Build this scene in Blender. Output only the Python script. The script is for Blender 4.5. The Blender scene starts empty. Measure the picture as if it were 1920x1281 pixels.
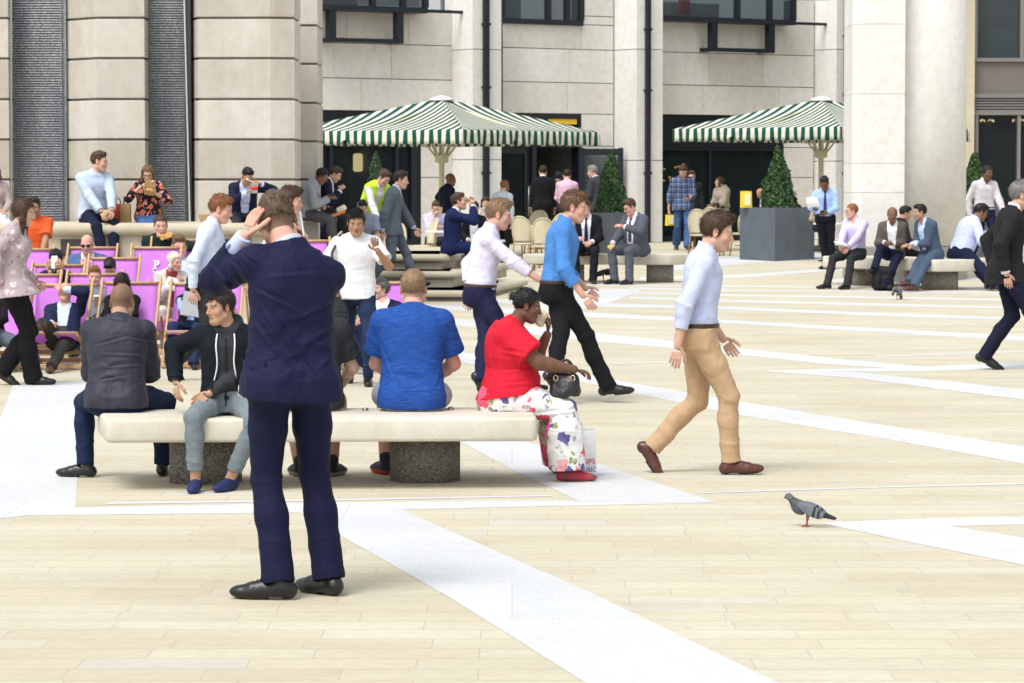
import bpy, math, random
import numpy as np
from mathutils import Vector, Matrix
scene = bpy.context.scene
COL = scene.collection
def V3(*a): return np.array(a[0] if len(a) == 1 else a, float)
def nrm(v):
    v = np.asarray(v, float); return v / (np.linalg.norm(v) + 1e-9)
# ------------------------------------------------------------------ camera
F, CAMZ = 6000.0, 1.9                       # focal length in photo pixels, eye height in metres
TH = math.atan(305.5 / F)
cam_d = bpy.data.cameras.new("camera")
cam = bpy.data.objects.new("camera", cam_d); COL.objects.link(cam)
cam_d.sensor_width = 36; cam_d.lens = 36 * F / 1920; cam_d.clip_start = .5; cam_d.clip_end = 600
cam.location = (0, 0, CAMZ); cam.rotation_euler = (math.pi / 2 - TH, 0, 0)
scene.camera = cam
cam_d.dof.use_dof = True; cam_d.dof.focus_distance = 18.5; cam_d.dof.aperture_fstop = 14
# ------------------------------------------------------------------ light: bright overcast
SUN_EL, SUN_AZ = math.radians(58), math.radians(215)     # azimuth clockwise from +Y: behind the camera, to the left
w = bpy.data.worlds.new("World"); scene.world = w; w.use_nodes = True
wn = w.node_tree; wn.nodes.clear()
sky = wn.nodes.new("ShaderNodeTexSky"); sky.sky_type = 'NISHITA'; sky.sun_disc = False
sky.sun_elevation = SUN_EL; sky.sun_rotation = SUN_AZ; sky.air_density = 1.0; sky.dust_density = 3.0; sky.ozone_density = 1.0
hs = wn.nodes.new("ShaderNodeHueSaturation"); hs.inputs['Saturation'].default_value = .22
bg = wn.nodes.new("ShaderNodeBackground"); bg.inputs['Strength'].default_value = .15
wo = wn.nodes.new("ShaderNodeOutputWorld")
wn.links.new(sky.outputs[0], hs.inputs['Color']); wn.links.new(hs.outputs[0], bg.inputs['Color']); wn.links.new(bg.outputs[0], wo.inputs['Surface'])
sun_d = bpy.data.lights.new("sun", 'SUN'); sun_d.energy = 1.35; sun_d.angle = math.radians(26); sun_d.color = (1, .975, .94)
sun = bpy.data.objects.new("sun", sun_d); COL.objects.link(sun)
sdir = Vector((math.sin(SUN_AZ) * math.cos(SUN_EL), math.cos(SUN_AZ) * math.cos(SUN_EL), math.sin(SUN_EL)))
sun.rotation_euler = sdir.to_track_quat('Z', 'Y').to_euler()
vs = scene.view_settings; vs.view_transform = 'Standard'; vs.look = 'None'; vs.exposure = .60; vs.gamma = 1
scene.cycles.max_bounces = 6; scene.cycles.diffuse_bounces = 3; scene.cycles.glossy_bounces = 3; scene.cycles.transparent_max_bounces = 8
scene.cycles.use_denoising = True

# ------------------------------------------------------------------ picture <-> place
CT, ST = math.cos(TH), math.sin(TH)
def ray(px, py):
    xc, yc = (px - 960) / F, (640.5 - py) / F
    dy = CT + yc * ST
    return np.array((xc / dy, 1.0, (-ST + yc * CT) / dy))
def at(px, py, Y):
    return ray(px, py) * Y + np.array((0, 0, CAMZ))
def proj(p):
    x, y, z = p[0], p[1], p[2] - CAMZ
    dep = y * CT - z * ST
    return 960 + F * x / dep, 640.5 - F * (y * ST + z * CT) / dep
GP = [(-10, 0), (31, 0), (51, .17), (59, .25), (66, .42), (200, .42)]
def g(Y):
    return float(np.interp(Y, [p[0] for p in GP], [p[1] for p in GP]))
def gnd(px, py):
    d = ray(px, py); z = 0.0
    for _ in range(30):
        Y = min((z - CAMZ) / d[2], 190) if d[2] < -1e-5 else 190
        z = .5 * z + .5 * g(Y)
    return np.array((d[0] * Y, Y, g(Y)))

# ------------------------------------------------------------------ materials
def lin(h):
    h = h.lstrip('#'); o = []
    for i in (0, 2, 4):
        c = int(h[i:i + 2], 16) / 255
        o.append(c / 12.92 if c <= .04045 else ((c + .055) / 1.055) ** 2.4)
    return tuple(o)
def rgba(c):
    if isinstance(c, str): c = lin(c)
    return (c[0], c[1], c[2], 1)
class NT:
    def __init__(s, name):
        s.m = bpy.data.materials.new(name); s.m.use_nodes = True
        s.t = s.m.node_tree; s.t.nodes.clear()
        s.out = s.t.nodes.new("ShaderNodeOutputMaterial"); s.b = s.n("ShaderNodeBsdfPrincipled")
        s.t.links.new(s.b.outputs[0], s.out.inputs['Surface'])
    def n(s, t, **kw):
        x = s.t.nodes.new(t)
        for k, v in kw.items(): setattr(x, k, v)
        return x
    def l(s, a, b): s.t.links.new(a, b)
    def set(s, node, **kw):
        for k, v in kw.items(): node.inputs[k.replace('_', ' ')].default_value = v
        return node
    def coord(s, kind='Object', scale=(1, 1, 1), rot=(0, 0, 0), loc=(0, 0, 0)):
        tc = s.n("ShaderNodeTexCoord"); mp = s.n("ShaderNodeMapping")
        mp.inputs['Scale'].default_value = scale; mp.inputs['Rotation'].default_value = rot; mp.inputs['Location'].default_value = loc
        s.l(tc.outputs[kind], mp.inputs['Vector']); return mp.outputs[0]
    def noise(s, vec, scale, detail=3, rough=.55, dist=0):
        x = s.n("ShaderNodeTexNoise"); s.set(x, Scale=scale, Detail=detail, Roughness=rough, Distortion=dist)
        if vec is not None: s.l(vec, x.inputs['Vector'])
        return x
    def ramp(s, fac, stops, interp='LINEAR'):
        r = s.n("ShaderNodeValToRGB"); cr = r.color_ramp; cr.interpolation = interp
        while len(cr.elements) < len(stops): cr.elements.new(.5)
        for e, (p, c) in zip(cr.elements, stops):
            e.position = p; e.color = rgba(c) if not isinstance(c, (int, float)) else (c, c, c, 1)
        s.l(fac, r.inputs[0]); return r.outputs[0]
    def mix(s, fac, a, b, mode='MIX'):
        x = s.n("ShaderNodeMix", data_type='RGBA', blend_type=mode)
        for sock, v in ((x.inputs[0], fac), (x.inputs[6], a), (x.inputs[7], b)):
            if hasattr(v, 'links'): s.l(v, sock)
            elif isinstance(v, (int, float)): sock.default_value = v
            else: sock.default_value = rgba(v)
        return x.outputs[2]
    def math(s, op, a, b=None):
        x = s.n("ShaderNodeMath", operation=op)
        for sock, v in zip(x.inputs, (a, b)):
            if v is None: continue
            if hasattr(v, 'links'): s.l(v, sock)
            else: sock.default_value = v
        return x.outputs[0]
    def bump(s, h, strength=.3, dist=.01):
        x = s.n("ShaderNodeBump"); s.set(x, Strength=strength, Distance=dist); s.l(h, x.inputs['Height']); s.l(x.outputs[0], s.b.inputs['Normal']); return x
    def base(s, c):
        if hasattr(c, 'links'): s.l(c, s.b.inputs['Base Color'])
        else: s.b.inputs['Base Color'].default_value = rgba(c)
_MC = {}
def plain(name, c, rough=.7, var=.12, scale=9, metal=0, spec=.4, bump=0, bscale=60):
    key = (name, str(c), rough, var, scale, metal, spec, bump, bscale)
    if key in _MC: return _MC[key]
    t = NT(name); c = rgba(c)[:3]
    if var:
        nz = t.noise(t.coord(), scale, 4)
        t.base(t.ramp(nz.outputs[0], [(.25, tuple(x * (1 - var) for x in c)), (.75, tuple(min(1, x * (1 + var)) for x in c))]))
    else: t.base(c)
    t.set(t.b, Roughness=rough, Metallic=metal); t.b.inputs['Specular IOR Level'].default_value = spec
    if bump:
        nb = t.noise(t.coord(), bscale, 3); t.bump(nb.outputs[0], bump, .004)
    _MC[key] = t.m; return t.m
def cloth(name, c, rough=.88, var=.13, scale=14, spec=.15, bump=.35):
    key = ('cloth', name, str(c), rough, var, scale)
    if key in _MC: return _MC[key]
    t = NT(name); c = rgba(c)[:3]; nz = t.noise(t.coord(), scale, 4)
    t.base(t.ramp(nz.outputs[0], [(.25, tuple(x * (1 - var) for x in c)), (.75, tuple(min(1, x * (1 + var)) for x in c))]))
    t.set(t.b, Roughness=rough); t.b.inputs['Specular IOR Level'].default_value = spec
    w1 = t.noise(t.coord(scale=(1, 1, .5), rot=(.3, .5, .2)), 5.5, 3, .45, 1.4); w2 = t.noise(t.coord(), 240, 2)
    h = t.math('ADD', t.math('POWER', t.math('SUBTRACT', 1.0, t.math('ABSOLUTE', t.math('SUBTRACT', t.math('MULTIPLY', w1.outputs[0], 2.0), 1.0))), 2.5), t.math('MULTIPLY', w2.outputs[0], .05)); t.bump(h, bump * .9, .016)
    _MC[key] = t.m; return t.m
def attr_mat(name, rough=.55, spec=.35, var=.1, scale=60, sub=0):
    key = ('attr', name, rough)
    if key in _MC: return _MC[key]
    t = NT(name); a = t.n("ShaderNodeAttribute", attribute_name="Col")
    nz = t.noise(t.coord(), scale, 4)
    f = t.ramp(nz.outputs[0], [(.3, 1 - var), (.7, 1.0)])
    t.base(t.mix(1.0, a.outputs['Color'], f, 'MULTIPLY'))
    t.set(t.b, Roughness=rough); t.b.inputs['Specular IOR Level'].default_value = spec
    if sub:
        t.b.inputs['Subsurface Weight'].default_value = sub; t.b.inputs['Subsurface Radius'].default_value = (.012, .005, .003); t.b.inputs['Subsurface Scale'].default_value = 1
    t.bump(nz.outputs[0], .12, .002)
    _MC[key] = t.m; return t.m

# ------------------------------------------------------------------ plain mesh building
class MB:
    """collects shapes of one mesh"""
    def __init__(s): s.v = []; s.f = []; s.uv = None
    def add(s, v, f):
        o = len(s.v); s.v += [tuple(map(float, x)) for x in v]; s.f += [tuple(i + o for i in q) for q in f]; return s
    def box(s, c, size, R=None, bev=0):
        hx, hy, hz = (x / 2 for x in size)
        if bev <= 0:
            v = [(x, y, z) for z in (-hz, hz) for x, y in ((-hx, -hy), (hx, -hy), (hx, hy), (-hx, hy))]
            f = [(3, 2, 1, 0), (4, 5, 6, 7), (0, 1, 5, 4), (1, 2, 6, 5), (2, 3, 7, 6), (3, 0, 4, 7)]
        else:
            b = min(bev, hx * .9, hy * .9, hz * .9)
            ring = lambda z, i: [(-hx + i, -hy, z), (hx - i, -hy, z), (hx, -hy + i, z), (hx, hy - i, z), (hx - i, hy, z), (-hx + i, hy, z), (-hx, hy - i, z), (-hx, -hy + i, z)]
            def sh(r, d): return [(x - math.copysign(min(d, abs(x)), x), y - math.copysign(min(d, abs(y)), y), z) for x, y, z in r]
            v = sh(ring(-hz, b), b) + ring(-hz + b, b) + ring(hz - b, b) + sh(ring(hz, b), b)
            f = [tuple(range(7, -1, -1)), tuple(range(24, 32))]
            for r in range(3): f += [(r * 8 + i, r * 8 + (i + 1) % 8, r * 8 + 8 + (i + 1) % 8, r * 8 + 8 + i) for i in range(8)]
        v = np.array(v)
        if R is not None: v = v @ np.array(R).T
        return s.add(v + np.array(c), f)
    def tube(s, pts, r, n=8, caps=True):
        pts = [np.array(p, float) for p in pts]; rs = r if hasattr(r, '__len__') else [r] * len(pts)
        v = []; 
        up = np.array((0, 0, 1.0))
        for i, p in enumerate(pts):
            t = pts[min(i + 1, len(pts) - 1)] - pts[max(i - 1, 0)]; t /= (np.linalg.norm(t) + 1e-9)
            if i == 0: a = np.cross(t, up if abs(t[2]) < .9 else (1, 0, 0)); 
            else: a = a - t * a.dot(t)
            a /= np.linalg.norm(a) + 1e-9; b = np.cross(t, a)
            v += [p + rs[i] * (a * math.cos(2 * math.pi * j / n) + b * math.sin(2 * math.pi * j / n)) for j in range(n)]
        f = [(i * n + j, i * n + (j + 1) % n, (i + 1) * n + (j + 1) % n, (i + 1) * n + j) for i in range(len(pts) - 1) for j in range(n)]
        if caps: f += [tuple(range(n - 1, -1, -1)), tuple(range((len(pts) - 1) * n, len(pts) * n))]
        return s.add(v, f)
    def lathe(s, c, prof, n=24, ang=2 * math.pi, a0=0):
        full = abs(ang - 2 * math.pi) < 1e-6; m = n if full else n + 1
        v = [(c[0] + r * math.cos(a0 + ang * j / n), c[1] + r * math.sin(a0 + ang * j / n), c[2] + z) for r, z in prof for j in range(m)]
        f = [(i * m + j, i * m + (j + 1) % m, (i + 1) * m + (j + 1) % m, (i + 1) * m + j) for i in range(len(prof) - 1) for j in range(m if full else n)]
        if full: f += [tuple(range(m - 1, -1, -1)), tuple(range((len(prof) - 1) * m, len(prof) * m))]
        return s.add(v, f)
    def prism(s, poly, z0, z1, bev=0):
        """upright prism over a counter-clockwise plan polygon, with rounded top and bottom edges"""
        poly = [np.array(p[:2], float) for p in poly]; n = len(poly); cen = sum(poly) / n
        def inset(d):
            o = []
            for i in range(n):
                a, b, c = poly[i - 1], poly[i], poly[(i + 1) % n]
                e1 = (b - a) / np.linalg.norm(b - a); e2 = (c - b) / np.linalg.norm(c - b)
                n1 = np.array((-e1[1], e1[0])); n2 = np.array((-e2[1], e2[0]))
                m = n1 + n2; m /= max(np.dot(m, n1), .3)
                o.append(b + m * d)
            return o
        if bev:
            prof = [(bev * (1 - math.sin(a)), z0 + bev * (1 - math.cos(a))) for a in (0, .52, 1.05, 1.57)]
            prof += [(bev * (1 - math.cos(a)), z1 - bev * (1 - math.sin(a))) for a in (0, .52, 1.05, 1.57)]
        else: prof = [(0, z0), (0, z1)]
        v = []
        for d, z in prof: v += [(p[0], p[1], z) for p in (inset(d) if d > 1e-6 else poly)]
        f = [(r * n + i, r * n + (i + 1) % n, (r + 1) * n + (i + 1) % n, (r + 1) * n + i) for r in range(len(prof) - 1) for i in range(n)]
        f += [tuple(range(n - 1, -1, -1)), tuple(range((len(prof) - 1) * n, len(prof) * n))]
        return s.add(v, f)
    def xf(s, R, t):
        a = np.array(s.v) @ np.array(R).T + np.array(t); s.v = [tuple(x) for x in a]; return s
    def obj(s, name, m, parent=None, smooth=False, origin=None):
        me = bpy.data.meshes.new(name)
        v = s.v
        if origin is not None: v = [(a - origin[0], b - origin[1], c - origin[2]) for a, b, c in v]
        me.from_pydata(v, [], s.f)
        if m is not None: me.materials.append(m)
        if smooth: me.polygons.foreach_set('use_smooth', [True] * len(me.polygons))
        me.update()
        o = bpy.data.objects.new(name, me); COL.objects.link(o)
        if origin is not None: o.location = origin
        if parent is not None: o.parent = parent
        return o
def rz(a):
    c, s_ = math.cos(a), math.sin(a); return np.array(((c, -s_, 0), (s_, c, 0), (0, 0, 1.0)))
def rx(a):
    c, s_ = math.cos(a), math.sin(a); return np.array(((1.0, 0, 0), (0, c, -s_), (0, s_, c)))
def ry(a):
    c, s_ = math.cos(a), math.sin(a); return np.array(((c, 0, s_), (0, 1.0, 0), (-s_, 0, c)))
def tag(o, label=None, cat=None, group=None, kind=None):
    if label: o['label'] = label
    if cat: o['category'] = cat
    if group: o['group'] = group
    if kind: o['kind'] = kind
    return o
def empty(name, loc, rot=0, label=None, cat=None, group=None):
    o = bpy.data.objects.new(name, None); COL.objects.link(o); o.location = loc; o.rotation_euler = (0, 0, rot); o.empty_display_size = .2
    return tag(o, label, cat, group)
def dup(root, loc, rot, label, group=None):
    r = root.copy(); COL.objects.link(r); r.location = loc; r.rotation_euler = (0, 0, rot); r['label'] = label
    if group: r['group'] = group
    for ch in list(root.children):
        c = ch.copy(); COL.objects.link(c); c.parent = r
        for gch in list(ch.children):
            d = gch.copy(); COL.objects.link(d); d.parent = c
    return r
# ------------------------------------------------------------------ ground
def paving_mat():
    t = NT('sandstone_paving'); v = t.coord(scale=(1, .36, 1), loc=(.13, .07, 0))
    br = t.n("ShaderNodeTexBrick", offset=.37, offset_frequency=2, squash=.8, squash_frequency=3); t.l(v, br.inputs['Vector'])
    for k_, x in (('Scale', 1.0), ('Mortar Size', .0034), ('Mortar Smooth', .25), ('Bias', 0.0), ('Brick Width', .66), ('Row Height', .098)): br.inputs[k_].default_value = x
    br.inputs['Color1'].default_value = (0, 0, 0, 1); br.inputs['Color2'].default_value = (1, 1, 1, 1); br.inputs['Mortar'].default_value = (.5, .5, .5, 1)
    tone = t.ramp(br.outputs['Color'], [(.0, (.56, .520, .400)), (.3, (.58, .545, .422)), (.6, (.592, .562, .442)), (.9, (.592, .556, .425)), (1.0, (.575, .56, .50))])
    n1 = t.noise(t.coord(scale=(.35, .9, 1)), 1.3, 5, .6); n2 = t.noise(t.coord(), 14, 4, .6); n3 = t.noise(t.coord(), 260, 2)
    c = t.mix(1, tone, t.ramp(n1.outputs[0], [(.3, (.86, .83, .78)), (.7, (1.04, 1.03, 1.02))]), 'MULTIPLY')
    c = t.mix(1, c, t.ramp(n2.outputs[0], [(.25, .9), (.6, 1.0)]), 'MULTIPLY'); c = t.mix(1, c, t.ramp(n3.outputs[0], [(.3, .93), (.6, 1.0)]), 'MULTIPLY')
    spots = t.noise(t.coord(), 3.1, 2); sp = t.ramp(spots.outputs[0], [(.70, 0.0), (.78, .18)])
    c = t.mix(sp, c, (.42, .36, .25))
    vo = t.n('ShaderNodeTexVoronoi'); vo.inputs['Scale'].default_value = 1.15; t.l(t.coord(), vo.inputs['Vector']); gm = t.ramp(vo.outputs['Distance'], [(.012, 1.0), (.028, 0.0)]); c = t.mix(t.math('MULTIPLY', gm, .6), c, (.22, .19, .15))
    c = t.mix(t.math('MULTIPLY', br.outputs['Fac'], .52), c, (.35, .31, .25)); t.base(c)
    t.set(t.b, Roughness=.8); t.b.inputs['Specular IOR Level'].default_value = .25
    h = t.math('SUBTRACT', t.math('MULTIPLY', n3.outputs[0], .25), br.outputs['Fac']); t.bump(h, .35, .004); return t.m
def granite_mat():
    t = NT('white_granite'); v = t.coord()
    n1 = t.noise(v, 95, 3, .7); n2 = t.noise(v, 1.1, 4); n3 = t.noise(v, 9, 4)
    br = t.n("ShaderNodeTexBrick", offset=.5); t.l(v, br.inputs['Vector'])
    for k_, x in (('Scale', 1.0), ('Mortar Size', .0028), ('Mortar Smooth', .2), ('Brick Width', 1.9), ('Row Height', 1.25)): br.inputs[k_].default_value = x
    br.inputs['Color1'].default_value = (.92, .92, .92, 1); br.inputs['Color2'].default_value = (1, 1, 1, 1); br.inputs['Mortar'].default_value = (.72, .71, .69, 1)
    c = t.ramp(n1.outputs[0], [(.3, (.47, .485, .50)), (.52, (.66, .675, .685)), (.7, (.73, .74, .745))])
    c = t.mix(1, c, t.ramp(n2.outputs[0], [(.3, (.93, .93, .93)), (.7, (1, 1, 1))]), 'MULTIPLY'); c = t.mix(1, c, t.ramp(n3.outputs[0], [(.25, (.94, .935, .92)), (.6, (1, 1, 1))]), 'MULTIPLY')
    c = t.mix(1, c, br.outputs['Color'], 'MULTIPLY'); t.base(c); t.set(t.b, Roughness=.75); t.b.inputs['Specular IOR Level'].default_value = .25; return t.m
M_GRAN = granite_mat()
mb = MB(); Ys = [-10, 5, 12, 20, 31, 36, 41, 46, 51, 55, 59, 63, 66, 90, 140, 200]
for i, Y in enumerate(Ys): mb.v += [(-80, Y, g(Y)), (80, Y, g(Y))]
mb.f = [(2 * i, 2 * i + 1, 2 * i + 3, 2 * i + 2) for i in range(len(Ys) - 1)]
tag(mb.obj('ground', paving_mat()), 'pale sandstone paving of the square', kind='structure')
def band(e0, e1, lift=.004, name='paving_band', m=None, n=28):
    """a granite band between two edges, each a list of picture points lying on the ground"""
    def res(e):
        P = [gnd(*p) for p in e]; L = [0]
        for a, b in zip(P, P[1:]): L.append(L[-1] + np.linalg.norm(b - a))
        return [np.array([np.interp(L[-1] * i / n, L, [p[j] for p in P]) for j in range(3)]) for i in range(n + 1)]
    A, B = res(e0), res(e1); mb = MB(); lift = .0009 + .07 * lift
    for a, b in zip(A, B): mb.v += [(a[0], a[1], g(a[1]) + lift), (b[0], b[1], g(b[1]) + lift)]
    mb.f = [(2 * i, 2 * i + 1, 2 * i + 3, 2 * i + 2) for i in range(n)]
    me = mb.obj(name, m or M_GRAN); me.data.validate()
    bad = sum(1 for p in me.data.polygons if p.normal.z < 0)
    if bad > n / 2: me.data.flip_normals()
    return tag(me, kind='structure')
L1 = .004
BANDS = [  # (far edge, near edge)
 ([(-40, 950), (140, 952), (500, 945), (960, 938), (1340, 942)], [(-40, 967), (140, 966), (500, 962), (760, 956), (960, 951), (1335, 943)], .004),
 ([(25, 722), (-30, 860), (-90, 985)], [(161, 714), (152, 800), (141, 955)], .008),
 ([(962, 820), (1130, 873), (1345, 943)], [(862, 828), (960, 881), (1085, 940)], .012),
 ([(745, 953), (1100, 1108), (1478, 1290)], [(556, 958), (850, 1125), (1115, 1292)], .008),
 ([(560, 560), (835, 655), (1090, 702), (1380, 752), (1640, 795), (1950, 842)], [(560, 610), (835, 675), (1090, 716), (1380, 778), (1640, 820), (1950, 875)], .004),
 ([(820, 594), (1090, 622), (1360, 650), (1600, 676), (1740, 688)], [(820, 606), (1090, 638), (1360, 663), (1560, 684), (1700, 692)], .004),
 ([(1440, 695), (1660, 690), (1950, 679)], [(1440, 696), (1660, 697), (1780, 695), (1950, 690)], .008),
 ([(1440, 694), (1600, 698), (1790, 716), (1950, 735)], [(1440, 697), (1600, 709), (1790, 734), (1950, 754)], .012),
 ([(700, 566), (960, 578), (1360, 600), (1660, 617), (1950, 632)], [(700, 574), (960, 588), (1360, 606), (1660, 624), (1950, 641)], .004),
 ([(700, 552), (1100, 568), (1360, 575), (1660, 588), (1950, 596)], [(700, 559), (1100, 575), (1360, 580), (1660, 593), (1950, 602)], .004),
 ([(1180, 556), (1360, 562), (1660, 570), (1950, 576)], [(1180, 560), (1360, 566), (1660, 574), (1950, 580)], .004),
 ([(1180, 547), (1360, 552), (1660, 557), (1950, 562)], [(1180, 550), (1360, 555), (1660, 560), (1950, 565)], .004),
 ([(1180, 539), (1360, 544), (1660, 546), (1950, 548)], [(1180, 541), (1360, 546), (1660, 549), (1950, 551)], .004),
 ([(1050, 533), (1360, 536), (1700, 539), (1950, 540)], [(1050, 535), (1360, 538), (1700, 541), (1950, 542)], .004),
 ([(940, 588), (1060, 543), (1200, 543)], [(1060, 588), (1150, 566), (1200, 545)], .010),
 ([(1340, 482), (1530, 474), (1620, 476)], [(1200, 512), (1400, 494), (1620, 482)], .004),
 ([(1200, 520), (1380, 516), (1560, 502), (1640, 500)], [(1200, 525), (1380, 521), (1560, 508), (1640, 504)], .004),
 ([(1560, 524), (1700, 520), (1950, 521)], [(1560, 529), (1700, 525), (1950, 525)], .004),
 ([(1548, 980), (1760, 972), (1960, 968)], [(1545, 982), (1780, 987), (1960, 983)], .004),
 ([(1560, 981), (1780, 987), (1960, 1015)], [(1545, 983), (1740, 1024), (1960, 1068)], .008),
]
for a, b, l in BANDS: band(a, b, l)
M_DRAIN = plain('drain_steel', (.60, .61, .63), .8, .06, 30, 0, .1)
for a, b in (([(200, 943), (600, 937), (1035, 929)], [(200, 946), (600, 940), (1035, 931)]), ([(1310, 924), (1620, 914), (1950, 905)], [(1310, 926), (1620, 916), (1950, 908)]), ([(1640, 668), (1950, 657)], [(1640, 670), (1950, 659)]), ([(885, 690), (1330, 678)], [(885, 691), (1330, 679)])):
    tag(band(a, b, .016, 'drain_slot', M_DRAIN, 6), 'narrow steel drain line set in the paving', kind='structure')
# ------------------------------------------------------------------ stone materials
def stone_mat(name, c0, c1, flute=0, pit=.4, course=None, stain=.35, bump=.3):
    t = NT(name); v = t.coord()
    n1 = t.noise(t.coord(scale=(.5, .5, .16)), 1.6, 5, .6); n2 = t.noise(v, 7, 5, .65); n3 = t.noise(v, 120, 3)
    c = t.ramp(n1.outputs[0], [(.28, c0), (.62, c1)])
    c = t.mix(1, c, t.ramp(n2.outputs[0], [(.25, (.88, .86, .83)), (.6, (1, 1, 1))]), 'MULTIPLY'); c = t.mix(1, c, t.ramp(n3.outputs[0], [(.3, (.90, .90, .89)), (.6, (1, 1, 1))]), 'MULTIPLY')
    gi = t.n('ShaderNodeNewGeometry'); c = t.mix(1, c, t.ramp(gi.outputs['Random Per Island'], [(0, (.84, .83, .80)), (.5, (.96, .955, .94)), (1, (1.03, 1.03, 1.03))]), 'MULTIPLY')
    if stain:
        ns = t.noise(t.coord(scale=(1.5, 1.5, .25), loc=(3, 1, 2)), 1.3, 4, .6); c = t.mix(t.ramp(ns.outputs[0], [(.52, 0.0), (.72, stain)]), c, (.40, .33, .22))
    h = n3.outputs[0]
    if pit:
        vo = t.n("ShaderNodeTexVoronoi", feature='F1'); t.l(v, vo.inputs['Vector']); vo.inputs['Scale'].default_value = 24; pm = t.noise(v, 1.2, 2)
        p = t.math('MULTIPLY', t.ramp(vo.outputs['Distance'], [(.10, 1.0), (.2, 0.0)]), t.ramp(pm.outputs[0], [(.52, 0.0), (.68, pit)])); c = t.mix(p, c, (.17, .15, .12))
    if flute:
        wv = t.n("ShaderNodeTexWave", wave_type='BANDS', bands_direction='X', wave_profile='SIN'); t.l(t.coord('Object'), wv.inputs['Vector']); wv.inputs['Scale'].default_value = flute; wv.inputs['Distortion'].default_value = .25; wv.inputs['Detail'].default_value = 2
        h = t.math('ADD', t.math('MULTIPLY', wv.outputs['Fac'], 1.2), t.math('MULTIPLY', n3.outputs[0], .8)); c = t.mix(t.math('MULTIPLY', t.math('SUBTRACT', 1.0, wv.outputs['Fac']), .07), c, (.27, .24, .19))
    if course:
        br = t.n("ShaderNodeTexBrick", offset=.5); vv = t.coord('UV'); t.l(vv, br.inputs['Vector'])
        for k_, x in (('Scale', 1.0), ('Mortar Size', .006), ('Mortar Smooth', .1), ('Brick Width', course[0]), ('Row Height', course[1])): br.inputs[k_].default_value = x
        br.inputs['Color1'].default_value = (.86, .86, .85, 1); br.inputs['Color2'].default_value = (1, 1, 1, 1); br.inputs['Mortar'].default_value = (.72, .71, .69, 1)
        c = t.mix(1, c, br.outputs['Color'], 'MULTIPLY')
    t.base(c); t.set(t.b, Roughness=.85); t.b.inputs['Specular IOR Level'].default_value = .2; t.bump(h, bump, .006); return t.m
M_PSM = stone_mat('smooth_portland_stone', (.53, .50, .44), (.65, .625, .575), stain=.4)
M_PFL = stone_mat('fluted_portland_stone', (.50, .47, .41), (.61, .585, .53), flute=17, bump=.45, stain=.5)
M_LEDGE = stone_mat('worn_ledge_stone', (.48, .43, .32), (.62, .57, .46), stain=.3, bump=.2)
M_WALL = stone_mat('facade_stone', (.66, .645, .605), (.75, .735, .70), pit=.8, stain=.12, bump=.15)
M_PIL = stone_mat('pilaster_stone', (.74, .735, .71), (.79, .785, .765), pit=0, stain=.06, bump=.06)
M_COLUMN = stone_mat('column_stone', (.73, .715, .685), (.80, .79, .765), pit=.5, stain=.12, bump=.08)
M_BENCH = stone_mat('bench_stone', (.57, .53, .44), (.68, .65, .57), pit=.2, stain=.36, bump=.12)
M_NAVY = plain('navy_powder_coat', (.008, .011, .018), .4, .15, 6)
M_JOINT = plain('stone_joint', (.06, .055, .05), .9, 0); M_CORE = plain('pier_mortar', (.24, .22, .185), .9, .1)
def exposed_mat():
    t = NT('exposed_aggregate'); v = t.coord(); vo = t.n("ShaderNodeTexVoronoi"); t.l(v, vo.inputs['Vector']); vo.inputs['Scale'].default_value = 75
    n = t.noise(v, 45, 4, .7); c = t.mix(.65, t.ramp(vo.outputs['Distance'], [(.15, (.38, .36, .32)), (.55, (.13, .12, .105))]), t.ramp(n.outputs[0], [(.35, (.085, .08, .07)), (.68, (.40, .37, .32))])); t.base(c)
    t.set(t.b, Roughness=.75); t.bump(t.math('SUBTRACT', n.outputs[0], vo.outputs['Distance']), .9, .012); return t.m
M_AGG = exposed_mat()
# ------------------------------------------------------------------ benches
def slab_bench(plan, ztop, thick, peds, label, base=0.0, studs=(), bev=.024, group='stone benches in the square'):
    """plan: ground points of the slab corners; peds: (x, y, half width, half depth, round)"""
    c = np.mean([p[:2] for p in plan], axis=0); root = empty('stone_bench', (c[0], c[1], base), 0, label, 'bench', group)
    area = sum(a[0] * b[1] - b[0] * a[1] for a, b in zip(plan, plan[1:] + plan[:1]))
    P = plan if area > 0 else plan[::-1]
    def rnd(P, r=.05, n=4):
        o = []; P = [np.array(p[:2]) for p in P]
        for i in range(len(P)):
            a, b, d = P[i - 1], P[i], P[(i + 1) % len(P)]; u, v = nrm(a - b), nrm(d - b)
            for j in range(n + 1):
                t = j / n; o.append((b + u * r) * (1 - t) ** 2 + b * 2 * t * (1 - t) + (b + v * r) * t * t)
        return o
    o = MB().prism(rnd([np.array(q[:2]) - c for q in P]), ztop - thick - base, ztop - base, bev).obj('slab', M_BENCH, root, True)
    for x, y, hw, hd, rd in peds:
        m_ = MB(); zt = ztop - thick - base + .002
        pl = [(x - c[0] + hw * math.copysign(abs(math.cos(a)) ** (2 / rd), math.cos(a)), y - c[1] + hd * math.copysign(abs(math.sin(a)) ** (2 / rd), math.sin(a))) for a in np.linspace(0, 2 * math.pi, 33)[:-1]]
        m_.prism(pl, -.01, zt).obj('pedestal', M_AGG, root, True).data.polygons.foreach_set('use_smooth', [True] * 32 + [False] * 2)
    for x, y in studs:
        MB().lathe((x - c[0], y - c[1], ztop - base), [(.022, -.005), (.021, .008), (.014, .016), (.004, .019)], 12).obj('stud', plain('steel_stud', (.25, .25, .24), .35, .1, 20, .8), root, True)
    return root
ztop = .444
def onplane(px, py, z):
    d = ray(px, py); return d * ((z - CAMZ) / d[2]) + np.array((0, 0, CAMZ))
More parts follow.
